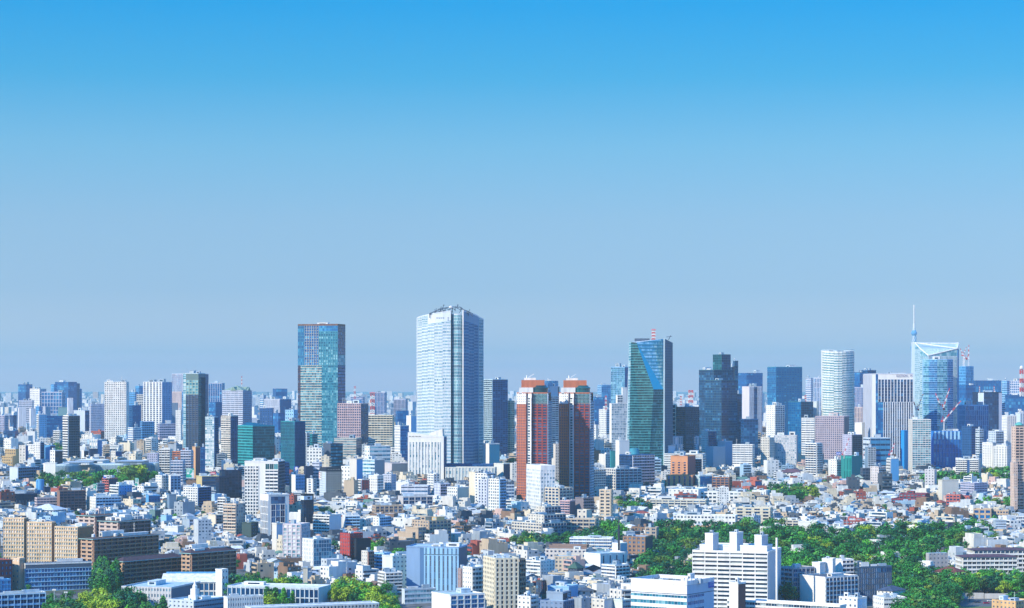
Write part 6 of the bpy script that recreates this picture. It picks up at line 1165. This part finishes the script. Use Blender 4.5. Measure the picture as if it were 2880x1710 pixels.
def grove(P, step, h, mix, region, kinds=('broad',), fill=1.0, pad=3.0):
    """P: outline in columns and rows of the photograph (rows are where the trunks meet the ground)"""
    W = [(X(px, depth(py)), depth(py)) for px, py in P]
    x0, x1, y0, y1 = min(p[0] for p in W), max(p[0] for p in W), min(p[1] for p in W), max(p[1] for p in W)
    y = y0; row = 0
    while y < y1:
        x = x0+(step*.5 if row % 2 else 0)
        while x < x1:
            a, b = x+tr.uniform(-.36, .36)*step, y+tr.uniform(-.36, .36)*step
            if inpoly(a, b, W) and tr.random() < fill and not blocked(a, b, pad):
                hh = tr.uniform(*h); TREES.append((a, b, hh, hh*tr.uniform(.95, 1.3), tr.choice(kinds), tr.choices(range(6), mix)[0], region))
            x += step
        y += step*.9; row += 1
DK, MX, YG = (5, 6, 2, 1.4, .35, 2), (4, 5, 3, 2, 1.2, 1), (.5, 1, 2, 1, 8, 0)
grove([(1786, 1628), (1800, 1600), (1840, 1520), (1910, 1512), (1950, 1520), (2030, 1512), (2160, 1506), (2240, 1522), (2400, 1526), (2540, 1514), (2700, 1514), (2800, 1522), (2810, 1548), (2700, 1572), (2610, 1604), (2560, 1650), (2500, 1690), (2420, 1690), (2290, 1690), (2200, 1720), (1950, 1700), (1800, 1660)], 14, (11, 21), DK, 'park wood', fill=.93)
grove([(2480, 1690), (2560, 1650), (2600, 1640), (2700, 1648), (2880, 1654), (2900, 1682), (2690, 1682), (2690, 1760), (2500, 1770), (2540, 1720)], 10.5, (11, 17), MX, 'right wood')
grove([(2660, 1625), (2700, 1640), (2900, 1650), (2900, 1640), (2720, 1618)], 11, (8, 12), (1, 2, 3, 2, 4, 0), 'right wood')
grove([(2800, 1715), (2880, 1708), (2880, 1700), (2840, 1690)], 9, (6, 10), MX, 'right wood')
grove([(1420, 1545), (1480, 1532), (1560, 1534), (1680, 1520), (1760, 1520), (1750, 1545), (1600, 1552), (1480, 1560)], 11, (10, 15), DK, 'tree row', fill=.95)
grove([(1690, 1500), (1740, 1500), (1750, 1520), (1690, 1520)], 9, (13, 17), (1, 6, 4, 0, 0, 0), 'tree row', ('broad', 'cone'))
grove([(1690, 1430), (1800, 1425), (1830, 1450), (1700, 1460)], 15, (12, 17), DK, 'mid-slope trees', fill=.6)
grove([(232, 1728), (300, 1716), (335, 1735), (330, 1765), (240, 1765)], 12, (15, 20), (0, 0, 1, .6, 8, 0), 'lower left grove')
grove([(228, 1775), (330, 1775), (330, 1830), (220, 1830)], 10, (12, 17), (2, 5, 2, 2, .6, 0), 'lower left grove')
grove([(335, 1720), (405, 1725), (395, 1755), (340, 1760)], 12, (16, 20), (6, 2, 0, 0, 0, 2), 'lower left grove')
grove([(262, 1640), (330, 1640), (330, 1700), (262, 1690)], 6.5, (17, 23), (2, 6, 2, 0, 0, 2), 'lower left grove', ('cone',))
grove([(330, 1790), (460, 1750), (480, 1800), (340, 1830)], 8, (15, 19), (2, 6, 3, 0, 0, 1), 'lower left grove', ('cone',))
grove([(320, 1680), (520, 1660), (640, 1650), (660, 1668), (480, 1690), (340, 1694)], 9, (7, 11), DK, 'school garden', fill=.8)
grove([(640, 1668), (730, 1660), (760, 1700), (680, 1712), (650, 1700)], 9.5, (11, 16), DK, 'school garden', ('broad', 'broad', 'cone'))
grove([(730, 1690), (860, 1672), (860, 1710), (740, 1726)], 8, (12, 18), (2, 5, 3, 0, 2, 0), 'school garden', ('broad', 'cone'))
grove([(910, 1690), (960, 1672), (1030, 1680), (1110, 1720), (1120, 1780), (1075, 1790), (1040, 1720), (940, 1710)], 9.5, (11, 16), (1.2, 1, 2, .5, 6, 0), 'yellow-green grove')
grove([(1120, 1770), (1230, 1760), (1240, 1790), (1100, 1800)], 9, (10, 14), DK, 'yellow-green grove')
grove([(780, 1760), (880, 1735), (900, 1742), (800, 1775)], 8, (9, 13), (2, 6, 3, 0, 0, 0), 'courtyard')
grove([(700, 1800), (820, 1785), (830, 1830), (700, 1840)], 9, (12, 16), (4, 4, 0, 0, 0, 2), 'courtyard', ('layer', 'broad'))
grove([(130, 1712), (262, 1700), (255, 1745), (135, 1765)], 9, (8, 12), DK, 'lower left grove', fill=.7)
grove([(40, 1780), (120, 1790), (130, 1820), (20, 1815)], 8, (10, 14), DK, 'lower left grove')
grove([(150, 1750), (250, 1740), (240, 1770), (150, 1775)], 8, (11, 15), DK, 'lower left grove', ('layer', 'broad'))
grove([(105, 1384), (160, 1370), (300, 1366), (440, 1364), (455, 1376), (300, 1384), (160, 1392)], 19, (15, 23), (3, 3, 2, 4, 1.5, 0), 'museum park')
grove([(350, 1366), (400, 1366), (400, 1380), (350, 1380)], 16, (26, 32), (0, 1, 1, 3, 3, 0), 'museum park')
grove([(2130, 1412), (2200, 1395), (2290, 1398), (2300, 1420), (2220, 1432)], 17, (14, 21), (4, 3, 2, 1.5, 1, 0), 'hillside trees')
grove([(2600, 1366), (2740, 1352), (2760, 1366), (2650, 1392), (2590, 1384)], 18, (15, 20), (3, 4, 3, 2, .5, 0), 'hillside trees')
grove([(2740, 1436), (2860, 1420), (2850, 1442), (2760, 1450)], 14, (11, 15), (3, 4, 3, 1, .5, 0), 'hillside trees')
grove([(2770, 1345), (2850, 1342), (2850, 1372), (2790, 1372)], 18, (13, 19), (3, 3, 2, 3, .5, 0), 'hillside trees')
grove([(2020, 1420), (2140, 1396), (2150, 1412), (2040, 1432)], 15, (10, 16), (4, 4, 2, 1, .3, 0), 'hillside trees', fill=.7)
grove([(1565, 1288), (1664, 1276), (1668, 1306), (1570, 1312)], 26, (20, 32), (4, 3, 1, 3, 0, 1), 'palace trees', pad=8)
grove([(1372, 1336), (1454, 1332), (1454, 1346), (1380, 1348)], 18, (18, 24), (5, 3, 0, 2, 0, 1), 'palace trees', pad=0)
grove([(130, 1285), (180, 1280), (180, 1296), (135, 1298)], 20, (18, 24), (4, 3, 0, 3, 0, 0), 'museum park', fill=.7)
grove([(930, 1560), (1080, 1545), (1090, 1570), (1000, 1590)], 11, (10, 14), (3, 4, 3, 1, 0, 0), 'terrace trees', fill=.7)
grove([(1080, 1580), (1160, 1572), (1170, 1592), (1090, 1598)], 8, (8, 11), (0, 2, 6, 1, 1, 0), 'terrace trees')
grove([(880, 1448), (1040, 1440), (1040, 1456), (880, 1462)], 14, (8, 12), (3, 3, 2, 1, 2, 0), 'terrace trees', fill=.45)
for k in range(900):                             # trees of gardens and streets
    y = tr.uniform(1640, 3500); x = tr.uniform(-.24, .24)*y
    if blocked(x, y, 3): continue
    hh = tr.uniform(5.5, 11.5); TREES.append((x, y, hh, hh*tr.uniform(.9, 1.2), tr.choices(('broad', 'cone', 'layer'), (8, 1, 1))[0], tr.choices(range(6), (4, 5, 3, 2, .5, 1))[0], 'street'))

# ------------------------------------------------------------------ the carpet of small buildings
PAL = [('white', (.80, .79, .74), 24), ('off-white', (.70, .67, .60), 17), ('pale grey', (.54, .58, .60), 16), ('ivory', (.70, .61, .45), 9), ('beige', (.54, .42, .29), 8), ('grey', (.30, .35, .40), 9), ('brown', (.24, .15, .10), 5), ('dark grey', (.07, .09, .12), 7), ('pale pink', (.62, .42, .36), 2.5), ('brick-red', (.38, .09, .06), 2.5), ('pale blue', (.38, .55, .68), 4)]
RPAL = [('pale', (.60, .62, .62), 22), ('white', (.78, .78, .75), 15), ('mid-grey', (.28, .32, .35), 20), ('slate', (.08, .11, .15), 17), ('brown', (.18, .11, .08), 8), ('green', (.13, .25, .18), 5), ('blue', (.06, .20, .38), 4), ('silver', (.46, .52, .56), 9), ('red', (.38, .08, .05), 2)]
def house_variant(seed, kind):
    r = random.Random(seed); mb = MB()           # slots: 0 wall, 1 window, 2 roof
    fl = {'low': r.choice((2, 2, 3)), 'gable': 2, 'flat': r.choice((3, 3, 4)), 'mid': r.choice((6, 7, 8, 10)), 'far': r.choice((3, 5, 7, 9, 12))}[kind]
    w, d = {'low': (r.uniform(8, 14), r.uniform(8, 12)), 'gable': (r.uniform(7, 11), r.uniform(8, 12)), 'flat': (r.uniform(10, 22), r.uniform(9, 13)), 'mid': (r.uniform(10, 20), r.uniform(10, 14)), 'far': (r.uniform(14, 34), r.uniform(12, 24))}[kind]
    fh = 3.0; h = fl*fh; x, y = w/2, d/2
    def body(x0, x1, y0, y1, z0, z1, flat=True):
        b = [(x0, y0), (x1, y0), (x1, y1), (x0, y1)]
        for i in range(4): j = (i+1) % 4; mb.quad([(*b[i], z0), (*b[j], z0), (*b[j], z1), (*b[i], z1)], 0)
        if flat:
            mb.quad([(*p, z1-.45) for p in b], 2)
    def wins(x0, x1, y0, y1, nf, big):
        for s, (p0, p1) in enumerate((((x0, y0), (x1, y0)), ((x1, y0), (x1, y1)), ((x1, y1), (x0, y1)), ((x0, y1), (x0, y0)))):
            L = math.hypot(p1[0]-p0[0], p1[1]-p0[1]); t = ((p1[0]-p0[0])/L, (p1[1]-p0[1])/L); n = (t[1]*.05, -t[0]*.05)
            if s == 2: continue
            bal = s == big; k = 1 if bal else max(1, int(L/r.uniform(2.8, 4.4)))
            for f in range(nf):
                if bal:
                    a, c = .8, L-.8; q = lambda u, z, o=1: (p0[0]+t[0]*u+n[0]*o, p0[1]+t[1]*u+n[1]*o, z)
                    mb.quad([q(a, f*fh+1.05), q(c, f*fh+1.05), q(c, f*fh+2.6), q(a, f*fh+2.6)], 1, [(0, f+.1), (int(L/2.5), f+.1), (int(L/2.5), f+.9), (0, f+.9)])
                    if kind != 'far':
                        mb.hexa([q(.5, f*fh-.1, 22), q(L-.5, f*fh-.1, 22), q(L-.5, f*fh-.1, 2), q(.5, f*fh-.1, 2)], [q(.5, f*fh+1.0, 22), q(L-.5, f*fh+1.0, 22), q(L-.5, f*fh+1.0, 2), q(.5, f*fh+1.0, 2)], 0, True)
                else:
                    for j in range(k):
                        if r.random() < .18: continue
                        u = (j+.5)*L/k; ww = r.choice((.5, .7, .9)); q = lambda uu, z: (p0[0]+t[0]*uu+n[0], p0[1]+t[1]*uu+n[1], z)
                        mb.quad([q(u-ww, f*fh+1.0), q(u+ww, f*fh+1.0), q(u+ww, f*fh+2.3), q(u-ww, f*fh+2.3)], 1, [(j*7+.1, f+.1), (j*7+.9, f+.1), (j*7+.9, f+.9), (j*7+.1, f+.9)])
    big = r.choice((0, 0, 1, 3))
    if kind == 'gable' and seed % 2:
        body(-x, x, -y, y, -4, h, False); wins(-x, x, -y, y, fl, big if r.random() < .4 else -1); o = .7; rh = r.uniform(1.8, 2.8); e = min(x, y)*.85
        b = [(-x-o, -y-o, h-.1), (x+o, -y-o, h-.1), (x+o, y+o, h-.1), (-x-o, y+o, h-.1)]
        if x > y: p, q = (-x+e, 0, h+rh), (x-e, 0, h+rh); mb.quad([b[0], b[1], q, p], 2); mb.quad([b[2], b[3], p, q], 2); mb.quad([b[1], b[2], q], 2); mb.quad([b[3], b[0], p], 2)
        else: p, q = (0, -y+e, h+rh), (0, y-e, h+rh); mb.quad([b[1], b[2], q, p], 2); mb.quad([b[3], b[0], p, q], 2); mb.quad([b[0], b[1], p], 2); mb.quad([b[2], b[3], q], 2)
    elif kind == 'gable':
        body(-x, x, -y, y, -4, h, False); wins(-x, x, -y, y, fl, big if r.random() < .4 else -1)
        rh = r.uniform(1.8, 3.2); o = .6
        mb.quad([(-x-o, -y-o, h-.1), (x+o, -y-o, h-.1), (x+o, 0, h+rh), (-x-o, 0, h+rh)], 2); mb.quad([(x+o, y+o, h-.1), (-x-o, y+o, h-.1), (-x-o, 0, h+rh), (x+o, 0, h+rh)], 2)
        mb.quad([(x, -y, h), (x, y, h), (x, 0, h+rh-.2)], 0); mb.quad([(-x, y, h), (-x, -y, h), (-x, 0, h+rh-.2)], 0)
    else:
        set_ = r.random() < .45 and kind in ('low', 'flat')
        body(-x, x, -y, y, -4, h+.5); wins(-x, x, -y, y, fl, big)
        if set_:
            a = r.choice((-1, 1)); body(min(0, a*x*.9), max(0, a*x*.9), -y*.8, y*.9, h, h+fh+.4); wins(min(0, a*x*.9), max(0, a*x*.9), -y*.8, y*.9, 0, -1)
        else:
            u = r.uniform(-.5, .2); body(u*w*.6, u*w*.6+r.uniform(2.5, 4), -1.5, 2, h, h+r.uniform(2, 3.4))
        if kind != 'far':
            for k in range(r.randint(2, 6)): u, v, s = r.uniform(-.8, .8)*x, r.uniform(-.7, .7)*y, r.uniform(.5, 1.2); mb.box(u-s, u+s, v-s*.6, v+s*.6, h-.4, h+r.uniform(.9, 1.9), r.choice((0, 0, 1, 2)))
            if r.random() < .4: u, v = r.uniform(-.6, .6)*x, r.uniform(-.6, .6)*y; mb.lathe([(.9, h), (.9, h+1.7), (.1, h+2.1)], 7, u, v)
            if r.random() < .4: u, v = r.uniform(-.5, .5)*x, r.uniform(-.5, .5)*y; mb.quad([(u-2.2, v-1.4, h+.3), (u+2.2, v-1.4, h+.3), (u+2.2, v+1.2, h+1.3), (u-2.2, v+1.2, h+1.3)], 1)
    for k, f in enumerate(mb.f):
        if len(f) == 3:
            a, c = mb.v[f[0]], mb.v[f[2]]; mb.v.append(tuple((p+q)/2 for p, q in zip(a, c))); mb.f[k] = (*f, len(mb.v)-1); mb.uv[k] = mb.uv[k]+[mb.uv[k][0]]
    return dict(w=w, d=d, h=h, kind=kind, fl=fl, mb=mb)
VAR = {k: [house_variant(31*i+len(k)*7, k) for i in range(n)] for k, n in (('low', 8), ('gable', 8), ('flat', 10), ('mid', 7), ('far', 8))}
hr = random.Random(5)
HOUSES = []      # x, y, turn, scale, variant kind, index, wall tone, roof tone
treegrid = {}
for t in TREES:
    if t[6] != 'street': treegrid.setdefault((int(t[0]//30), int(t[1]//30)), []).append(t)
def neartree(x, y, pad):
    i, j = int(x//30), int(y//30)
    return any(math.hypot(x-t[0], y-t[1]) < pad for a in (-1, 0, 1) for b in (-1, 0, 1) for t in treegrid.get((i+a, j+b), ()))
def district(x, y):
    i, j = math.floor(x/260+.3*math.sin(y/300)), math.floor(y/300)
    return random.Random(i*977+j*131).uniform(-50, 50)
NOFILL = [[(X(a, depth(b)), depth(b)) for a, b in P] for P in ([(1135, 1655), (1320, 1655), (1320, 1725), (1135, 1725)], [(-60, 1590), (250, 1590), (700, 1600), (770, 1650), (1130, 1680), (1250, 1730), (1250, 1900), (-60, 1900)], [(2180, 1690), (2480, 1670), (2480, 1900), (2180, 1900)], [(2480, 1640), (2920, 1600), (2920, 1900), (2480, 1900)], [(-60, 1540), (230, 1540), (430, 1530), (430, 1600), (-60, 1600)])]
y = 1600.0
while y < 5200:
    st = 15.5 if y < 2900 else (21 if y < 3500 else 28)
    lim = .235*y+40; x = -lim
    while x < lim:
        px, py = x+hr.uniform(-.2, .2)*st, y+hr.uniform(-.2, .2)*st
        x += st
        if hr.random() < .07 or any(inpoly(px, py, P) for P in NOFILL): continue
        if y < 2900: kind = hr.choices(('low', 'gable', 'flat', 'mid'), (56, 27, 15, .5 if y > 2000 else 0))[0]
        elif y < 3500: kind = hr.choices(('low', 'flat', 'mid'), (46, 42, 7))[0]
        else: kind = hr.choices(('flat', 'mid', 'far'), (30, 22, 40))[0]
        i = hr.randrange(len(VAR[kind])); v = VAR[kind][i]; rad = max(v['w'], v['d'])*.5
        if blocked(px, py, rad*.72) or neartree(px, py, rad*.6+3): continue
        HOUSES.append((px, py, RD(district(px, py)+90*hr.randint(0, 3)+hr.uniform(-4, 4)), hr.uniform(.8, 1.32), kind, i, hr.choices(range(len(PAL)), [p[2] for p in PAL])[0], hr.choices(range(len(RPAL)), [p[2] for p in RPAL])[0]))
    y += st*.98

# what is in front of what: paint rough rectangles far to near and count what is left of each
items = []
for D, xl, xr, yt, yb in RECT: items.append((D, xl, xr, yt, yb, -1))
def prj(x, y, z): return 1440+F*x/y, HZ+F*(CAMZ-z)/y
for k, (x, y, a, s, kind, i, wc, rc) in enumerate(HOUSES):
    v = VAR[kind][i]; g = ground(y); w = (v['w']+v['d'])*.36*s; u, b = prj(x, y, g); _, t = prj(x, y, g+v['h']*s+1); hw = w*F/y
    items.append((y, u-hw, u+hw, t-8, b, k))
for k, (x, y, h, w, kind, tone, reg) in enumerate(TREES):
    g = ground(y); u, b = prj(x, y, g); _, t = prj(x, y, g+h); hw = w*(.46 if kind == 'broad' else .2)*F/y
    items.append((y, u-hw, u+hw, t, b, 100000+k))
items.sort(key=lambda q: -q[0])
buf = np.full((855, 1440), -1, np.int32)
for D, xl, xr, yt, yb, k in items:
    x0, x1, y0, y1 = max(0, int(xl/2)), min(1440, int(xr/2)+1), max(0, int(yt/2)), min(855, int(yb/2)+1)
    if x1 > x0 and y1 > y0: buf[y0:y1, x0:x1] = k
ids, cnt = np.unique(buf, return_counts=True); SEEN = dict(zip(ids.tolist(), cnt.tolist()))
def best(ks, n): return set(sorted([k for k in ks if SEEN.get(k, 0) >= 6], key=lambda k: -SEEN[k])[:n])
hs_low = best([k for k, h in enumerate(HOUSES) if h[4] in ('low', 'gable')], 300); hs_mid = best([k for k, h in enumerate(HOUSES) if h[4] in ('flat', 'mid')], 270)
trs = best([100000+k for k in range(len(TREES))], 296)

USED = set()
def where(px, py):
    """phrases that place something by the large things near it, nearest first"""
    c = sorted(((px-a)**2+((py-b)*1.3)**2, n, a, b) for n, a, b in LAND)[:26]
    for d, n, a, b in c:
        dx, dy = px-a, py-b; ax, ay = abs(dx), abs(dy)
        if ax > ay*1.8: rel = 'right of' if dx > 0 else 'left of'
        elif ay > ax*1.8: rel = 'below' if dy > 0 else 'above'
        else: rel = ('below' if dy > 0 else 'above')+' and '+('right of' if dx > 0 else 'left of')
        near = 'just ' if d < 30**2 else ('close ' if d < 60**2 else ('' if d < 110**2 else 'well '))
        yield near+rel+' the '+n
def unique(pre, px, py):
    for w in where(px, py):
        s = pre+' '+w
        if s.lower() not in USED and len(s.split()) <= 16: USED.add(s.lower()); return s
    for w in where(px, py):
        for alt in ('small', 'narrow', 'plain', 'squat', 'trim'):
            s = alt+' '+pre+' '+w
            if s.lower() not in USED and len(s.split()) <= 16: USED.add(s.lower()); return s
    return pre
HM = {}
def split_variant(kind, i):
    if (kind, i) not in HM:
        v = VAR[kind][i]['mb']; a, b = MB(), MB()
        for f, m_, uv in zip(v.f, v.m, v.uv):
            if m_ == 2: b.quad([v.v[q] for q in f])
            else: a.quad([v.v[q] for q in f], m_, uv); a.hasuv = True
        HM[kind, i] = (a.mesh('walls', [WALL, glass('d')]), b.mesh('roof', [ROOF]))
    return HM[kind, i]
rest = []
for k, h in enumerate(HOUSES):
    if k not in hs_low and k not in hs_mid: rest.append(h); continue
    x, y, a, s, kind, i, wc, rc = h; v = VAR[kind][i]; g = ground(y); px, py = prj(x, y, g+v['h']*s*.6)
    roofw = 'gabled' if kind == 'gable' else 'flat'
    nm = 'house' if k in hs_low else 'apartment_block'
    pre = f"{PAL[wc][0]} {'house' if k in hs_low else 'apartment block'} with {RPAL[rc][0]} {roofw} roof"
    root = thing(nm, unique(pre, px, py), 'house' if k in hs_low else 'building', (x, y, g), a, 'small houses between the large buildings' if k in hs_low else 'low apartment blocks among the houses')
    root.scale = (s, s, s)
    wm, rm = split_variant(kind, i)
    link('walls', wm, root, None, PAL[wc][1]); link('roof', rm, root, None, RPAL[rc][1])
def merged(name, hs, cut=None):
    V, FQ, MI, CO = [], [], [], []; base = 0; cache = {}
    for x, y, a, s, kind, i, wc, rc in hs:
        if (kind, i) not in cache:
            mb = VAR[kind][i]['mb']; vm = np.zeros(len(mb.v), int)
            fq = []
            for f, m_ in zip(mb.f, mb.m):
                vm[list(f)] = m_; fq.append(f if len(f) == 4 else (f[0],)*4)
            tri = np.array([len(f) == 4 for f in mb.f]); cache[kind, i] = (np.array(mb.v), np.array(fq)[tri], np.array(mb.m)[tri], vm)
        v, f, m_, vm = cache[kind, i]
        c, sn = math.cos(a), math.sin(a); w = np.empty_like(v)
        w[:, 0] = (v[:, 0]*c-v[:, 1]*sn)*s+x; w[:, 1] = (v[:, 0]*sn+v[:, 1]*c)*s+y; w[:, 2] = v[:, 2]*s+ground(y)
        V.append(w); FQ.append(f+base); MI.append(m_); base += len(v)
        pal = np.array([PAL[wc][1], (.03, .05, .08), RPAL[rc][1]]); CO.append(pal[vm])
    V, FQ, MI, CO = np.concatenate(V), np.concatenate(FQ), np.concatenate(MI), np.concatenate(CO)
    me = bpy.data.meshes.new(name); me.vertices.add(len(V)); me.vertices.foreach_set('co', V.astype(np.float32).ravel())
    me.loops.add(FQ.size); me.loops.foreach_set('vertex_index', FQ.astype(np.int32).ravel())
    me.polygons.add(len(FQ)); me.polygons.foreach_set('loop_start', np.arange(0, FQ.size, 4, dtype=np.int32)); me.polygons.foreach_set('material_index', MI.astype(np.int32))
    for m_ in (WALLS, plain('far_window_glass', (.04, .07, .12), .2, .3), WALLS): me.materials.append(m_)
    at_ = me.color_attributes.new('tint', 'FLOAT_COLOR', 'POINT'); at_.data.foreach_set('color', np.concatenate([CO, np.ones((len(CO), 1))], 1).astype(np.float32).ravel())
    me.update(calc_edges=True)
    o = link(name, me); o['kind'] = 'stuff'
    return o
merged('distant_houses', rest)

# the city that runs on to the horizon
fr = random.Random(9)
V, FQ, CO = [], [], []
cols = [((.72, .72, .74), 30), ((.60, .62, .66), 20), ((.66, .60, .54), 12), ((.40, .44, .52), 12), ((.16, .22, .32), 10), ((.5, .40, .38), 6)]
y = 4600.0
while y < 26000:
    st = 34+(y-4600)*.0042; lim = .25*y; x = -lim
    while x < lim:
        px, py = x+fr.uniform(-.3, .3)*st, y+fr.uniform(-.4, .4)*st; x += st
        if y < 7000 and blocked(px, py, 22): continue
        w, d = fr.uniform(.28, .5)*st, fr.uniform(.25, .45)*st
        h = fr.choices((fr.uniform(6, 14), fr.uniform(14, 30), fr.uniform(28, 48), fr.uniform(50, 95)), (50, 32, 13, 2.2))[0]
        a = RD(district(px, py)); c, s = math.cos(a), math.sin(a); g = ground(py); b = len(V)
        for z in (g-1, g+h):
            for ux, uy in ((-w, -d), (w, -d), (w, d), (-w, d)): V.append((px+ux*c*.5-uy*s*.5, py+ux*s*.5+uy*c*.5, z))
        FQ += [(b, b+1, b+5, b+4), (b+1, b+2, b+6, b+5), (b+2, b+3, b+7, b+6), (b+3, b, b+4, b+7), (b+4, b+5, b+6, b+7)]
        cc = fr.choices([q[0] for q in cols], [q[1] for q in cols])[0]; CO += [(*cc, 1)]*8
    y += st*1.5
me = bpy.data.meshes.new('distant_city'); me.from_pydata(V, [], FQ); me.materials.append(wall_mat('distant_city_wall', 'tint', .8, .3))
at_ = me.color_attributes.new('tint', 'FLOAT_COLOR', 'POINT'); at_.data.foreach_set('color', [q for c in CO for q in c])
o = link('distant_city', me); o['kind'] = 'stuff'

# trees: the ones that show largest one by one, the others as one mass
KN = {'broad': ('broadleaf_tree', 'broadleaf tree'), 'cone': ('cypress_tree', 'pointed cypress'), 'layer': ('conifer_tree', 'layered conifer')}
left = []
for k, t in enumerate(TREES):
    x, y, h, w, kind, tone, reg = t
    if 100000+k not in trs: left.append((k, t)); continue
    g = ground(y); px, py = prj(x, y, g+h*.6)
    pre = GREENS[tone][0]+' '+KN[kind][1]+('' if reg == 'street' else ' of the '+reg)
    root = thing(KN[kind][0], unique(pre, px, py), 'tree', (x, y, g), tr.uniform(0, 6.28), 'trees between the houses' if reg == 'street' else 'trees of the '+reg)
    root.scale = (w, w, h) if kind == 'broad' else (h, h, h)
    q = tr.uniform(.85, 1.2); c = tuple(min(1, v*q) for v in GREENS[tone][1])
    link('trunk', TRUNK[kind], root); link('crown', CROWN[kind][k % len(CROWN[kind])], root, None, c)
V, FQ, n0 = [], [], 0
data = {}
for kind in CROWN:
    for i, me in enumerate(CROWN[kind]):
        a = np.empty(len(me.vertices)*3, np.float32); me.vertices.foreach_get('co', a); data[kind, i] = a.reshape(-1, 4, 3)
CO = []
lr = random.Random(2)
for k, (x, y, h, w, kind, tone, reg) in left:
    d = data[kind, k % len(CROWN[kind])]; d = d[::3] if y < 2600 else d[::5]
    ctr = d.mean(1, keepdims=True); f = 1.7 if y < 2600 else 2.1
    a = ((d-ctr)*f+ctr).reshape(-1, 3)*np.array([w, w, h] if kind == 'broad' else [h, h, h]); V.append(a+np.array([x, y, ground(y)])); n0 += len(a)
    CO.append(np.tile((*GREENS[tone][1], 1), (len(a), 1)))
V = np.concatenate(V).astype(np.float32); CO = np.concatenate(CO).astype(np.float32)
me = bpy.data.meshes.new('background_trees'); me.vertices.add(n0); me.vertices.foreach_set('co', V.ravel()); me.loops.add(n0); me.loops.foreach_set('vertex_index', np.arange(n0, dtype=np.int32))
me.polygons.add(n0//4); me.polygons.foreach_set('loop_start', np.arange(0, n0, 4, dtype=np.int32)); me.update(calc_edges=True)
at_ = me.color_attributes.new('tint', 'FLOAT_COLOR', 'POINT'); at_.data.foreach_set('color', CO.ravel())
m, n, l, b = newmat('background_foliage'); s = n.new('ShaderNodeAttribute'); s.attribute_name = 'tint'; g = n.new('ShaderNodeNewGeometry'); f = maprange(n, l, g.outputs['Random Per Island'], 0, 1, .55, 1.5); cx = n.new('ShaderNodeCombineColor')
for i in range(3): l.new(f, cx.inputs[i])
l.new(mixrgb(n, l, 1.0, s.outputs['Color'], cx.outputs[0], 'MULTIPLY'), b.inputs['Base Color']); b.inputs['Roughness'].default_value = .7
me.materials.append(m); o = link('background_trees', me); o['kind'] = 'stuff'

# ------------------------------------------------------------------ air
hm = bpy.data.materials.new('haze'); hm.use_nodes = True; n, l = hm.node_tree.nodes, hm.node_tree.links
n.clear(); mo = n.new('ShaderNodeOutputMaterial'); pv = n.new('ShaderNodeVolumePrincipled'); l.new(pv.outputs[0], mo.inputs['Volume'])
HAZE_D, HAZE_C = 4.0e-5, (.38, .64, .70)
pv.inputs['Color'].default_value = (*HAZE_C, 1); pv.inputs['Density'].default_value = HAZE_D; pv.inputs['Anisotropy'].default_value = 0.0
mb = MB(); mb.box(-17500, 17500, -300, 61000, -8, 760, 0, True)
o = mb.build('haze', hm); o['kind'] = 'stuff'
print('OBJECT COUNT', len(bpy.data.objects), 'houses', len(HOUSES), 'kept', len(hs_low), len(hs_mid), 'trees', len(TREES), len(trs))
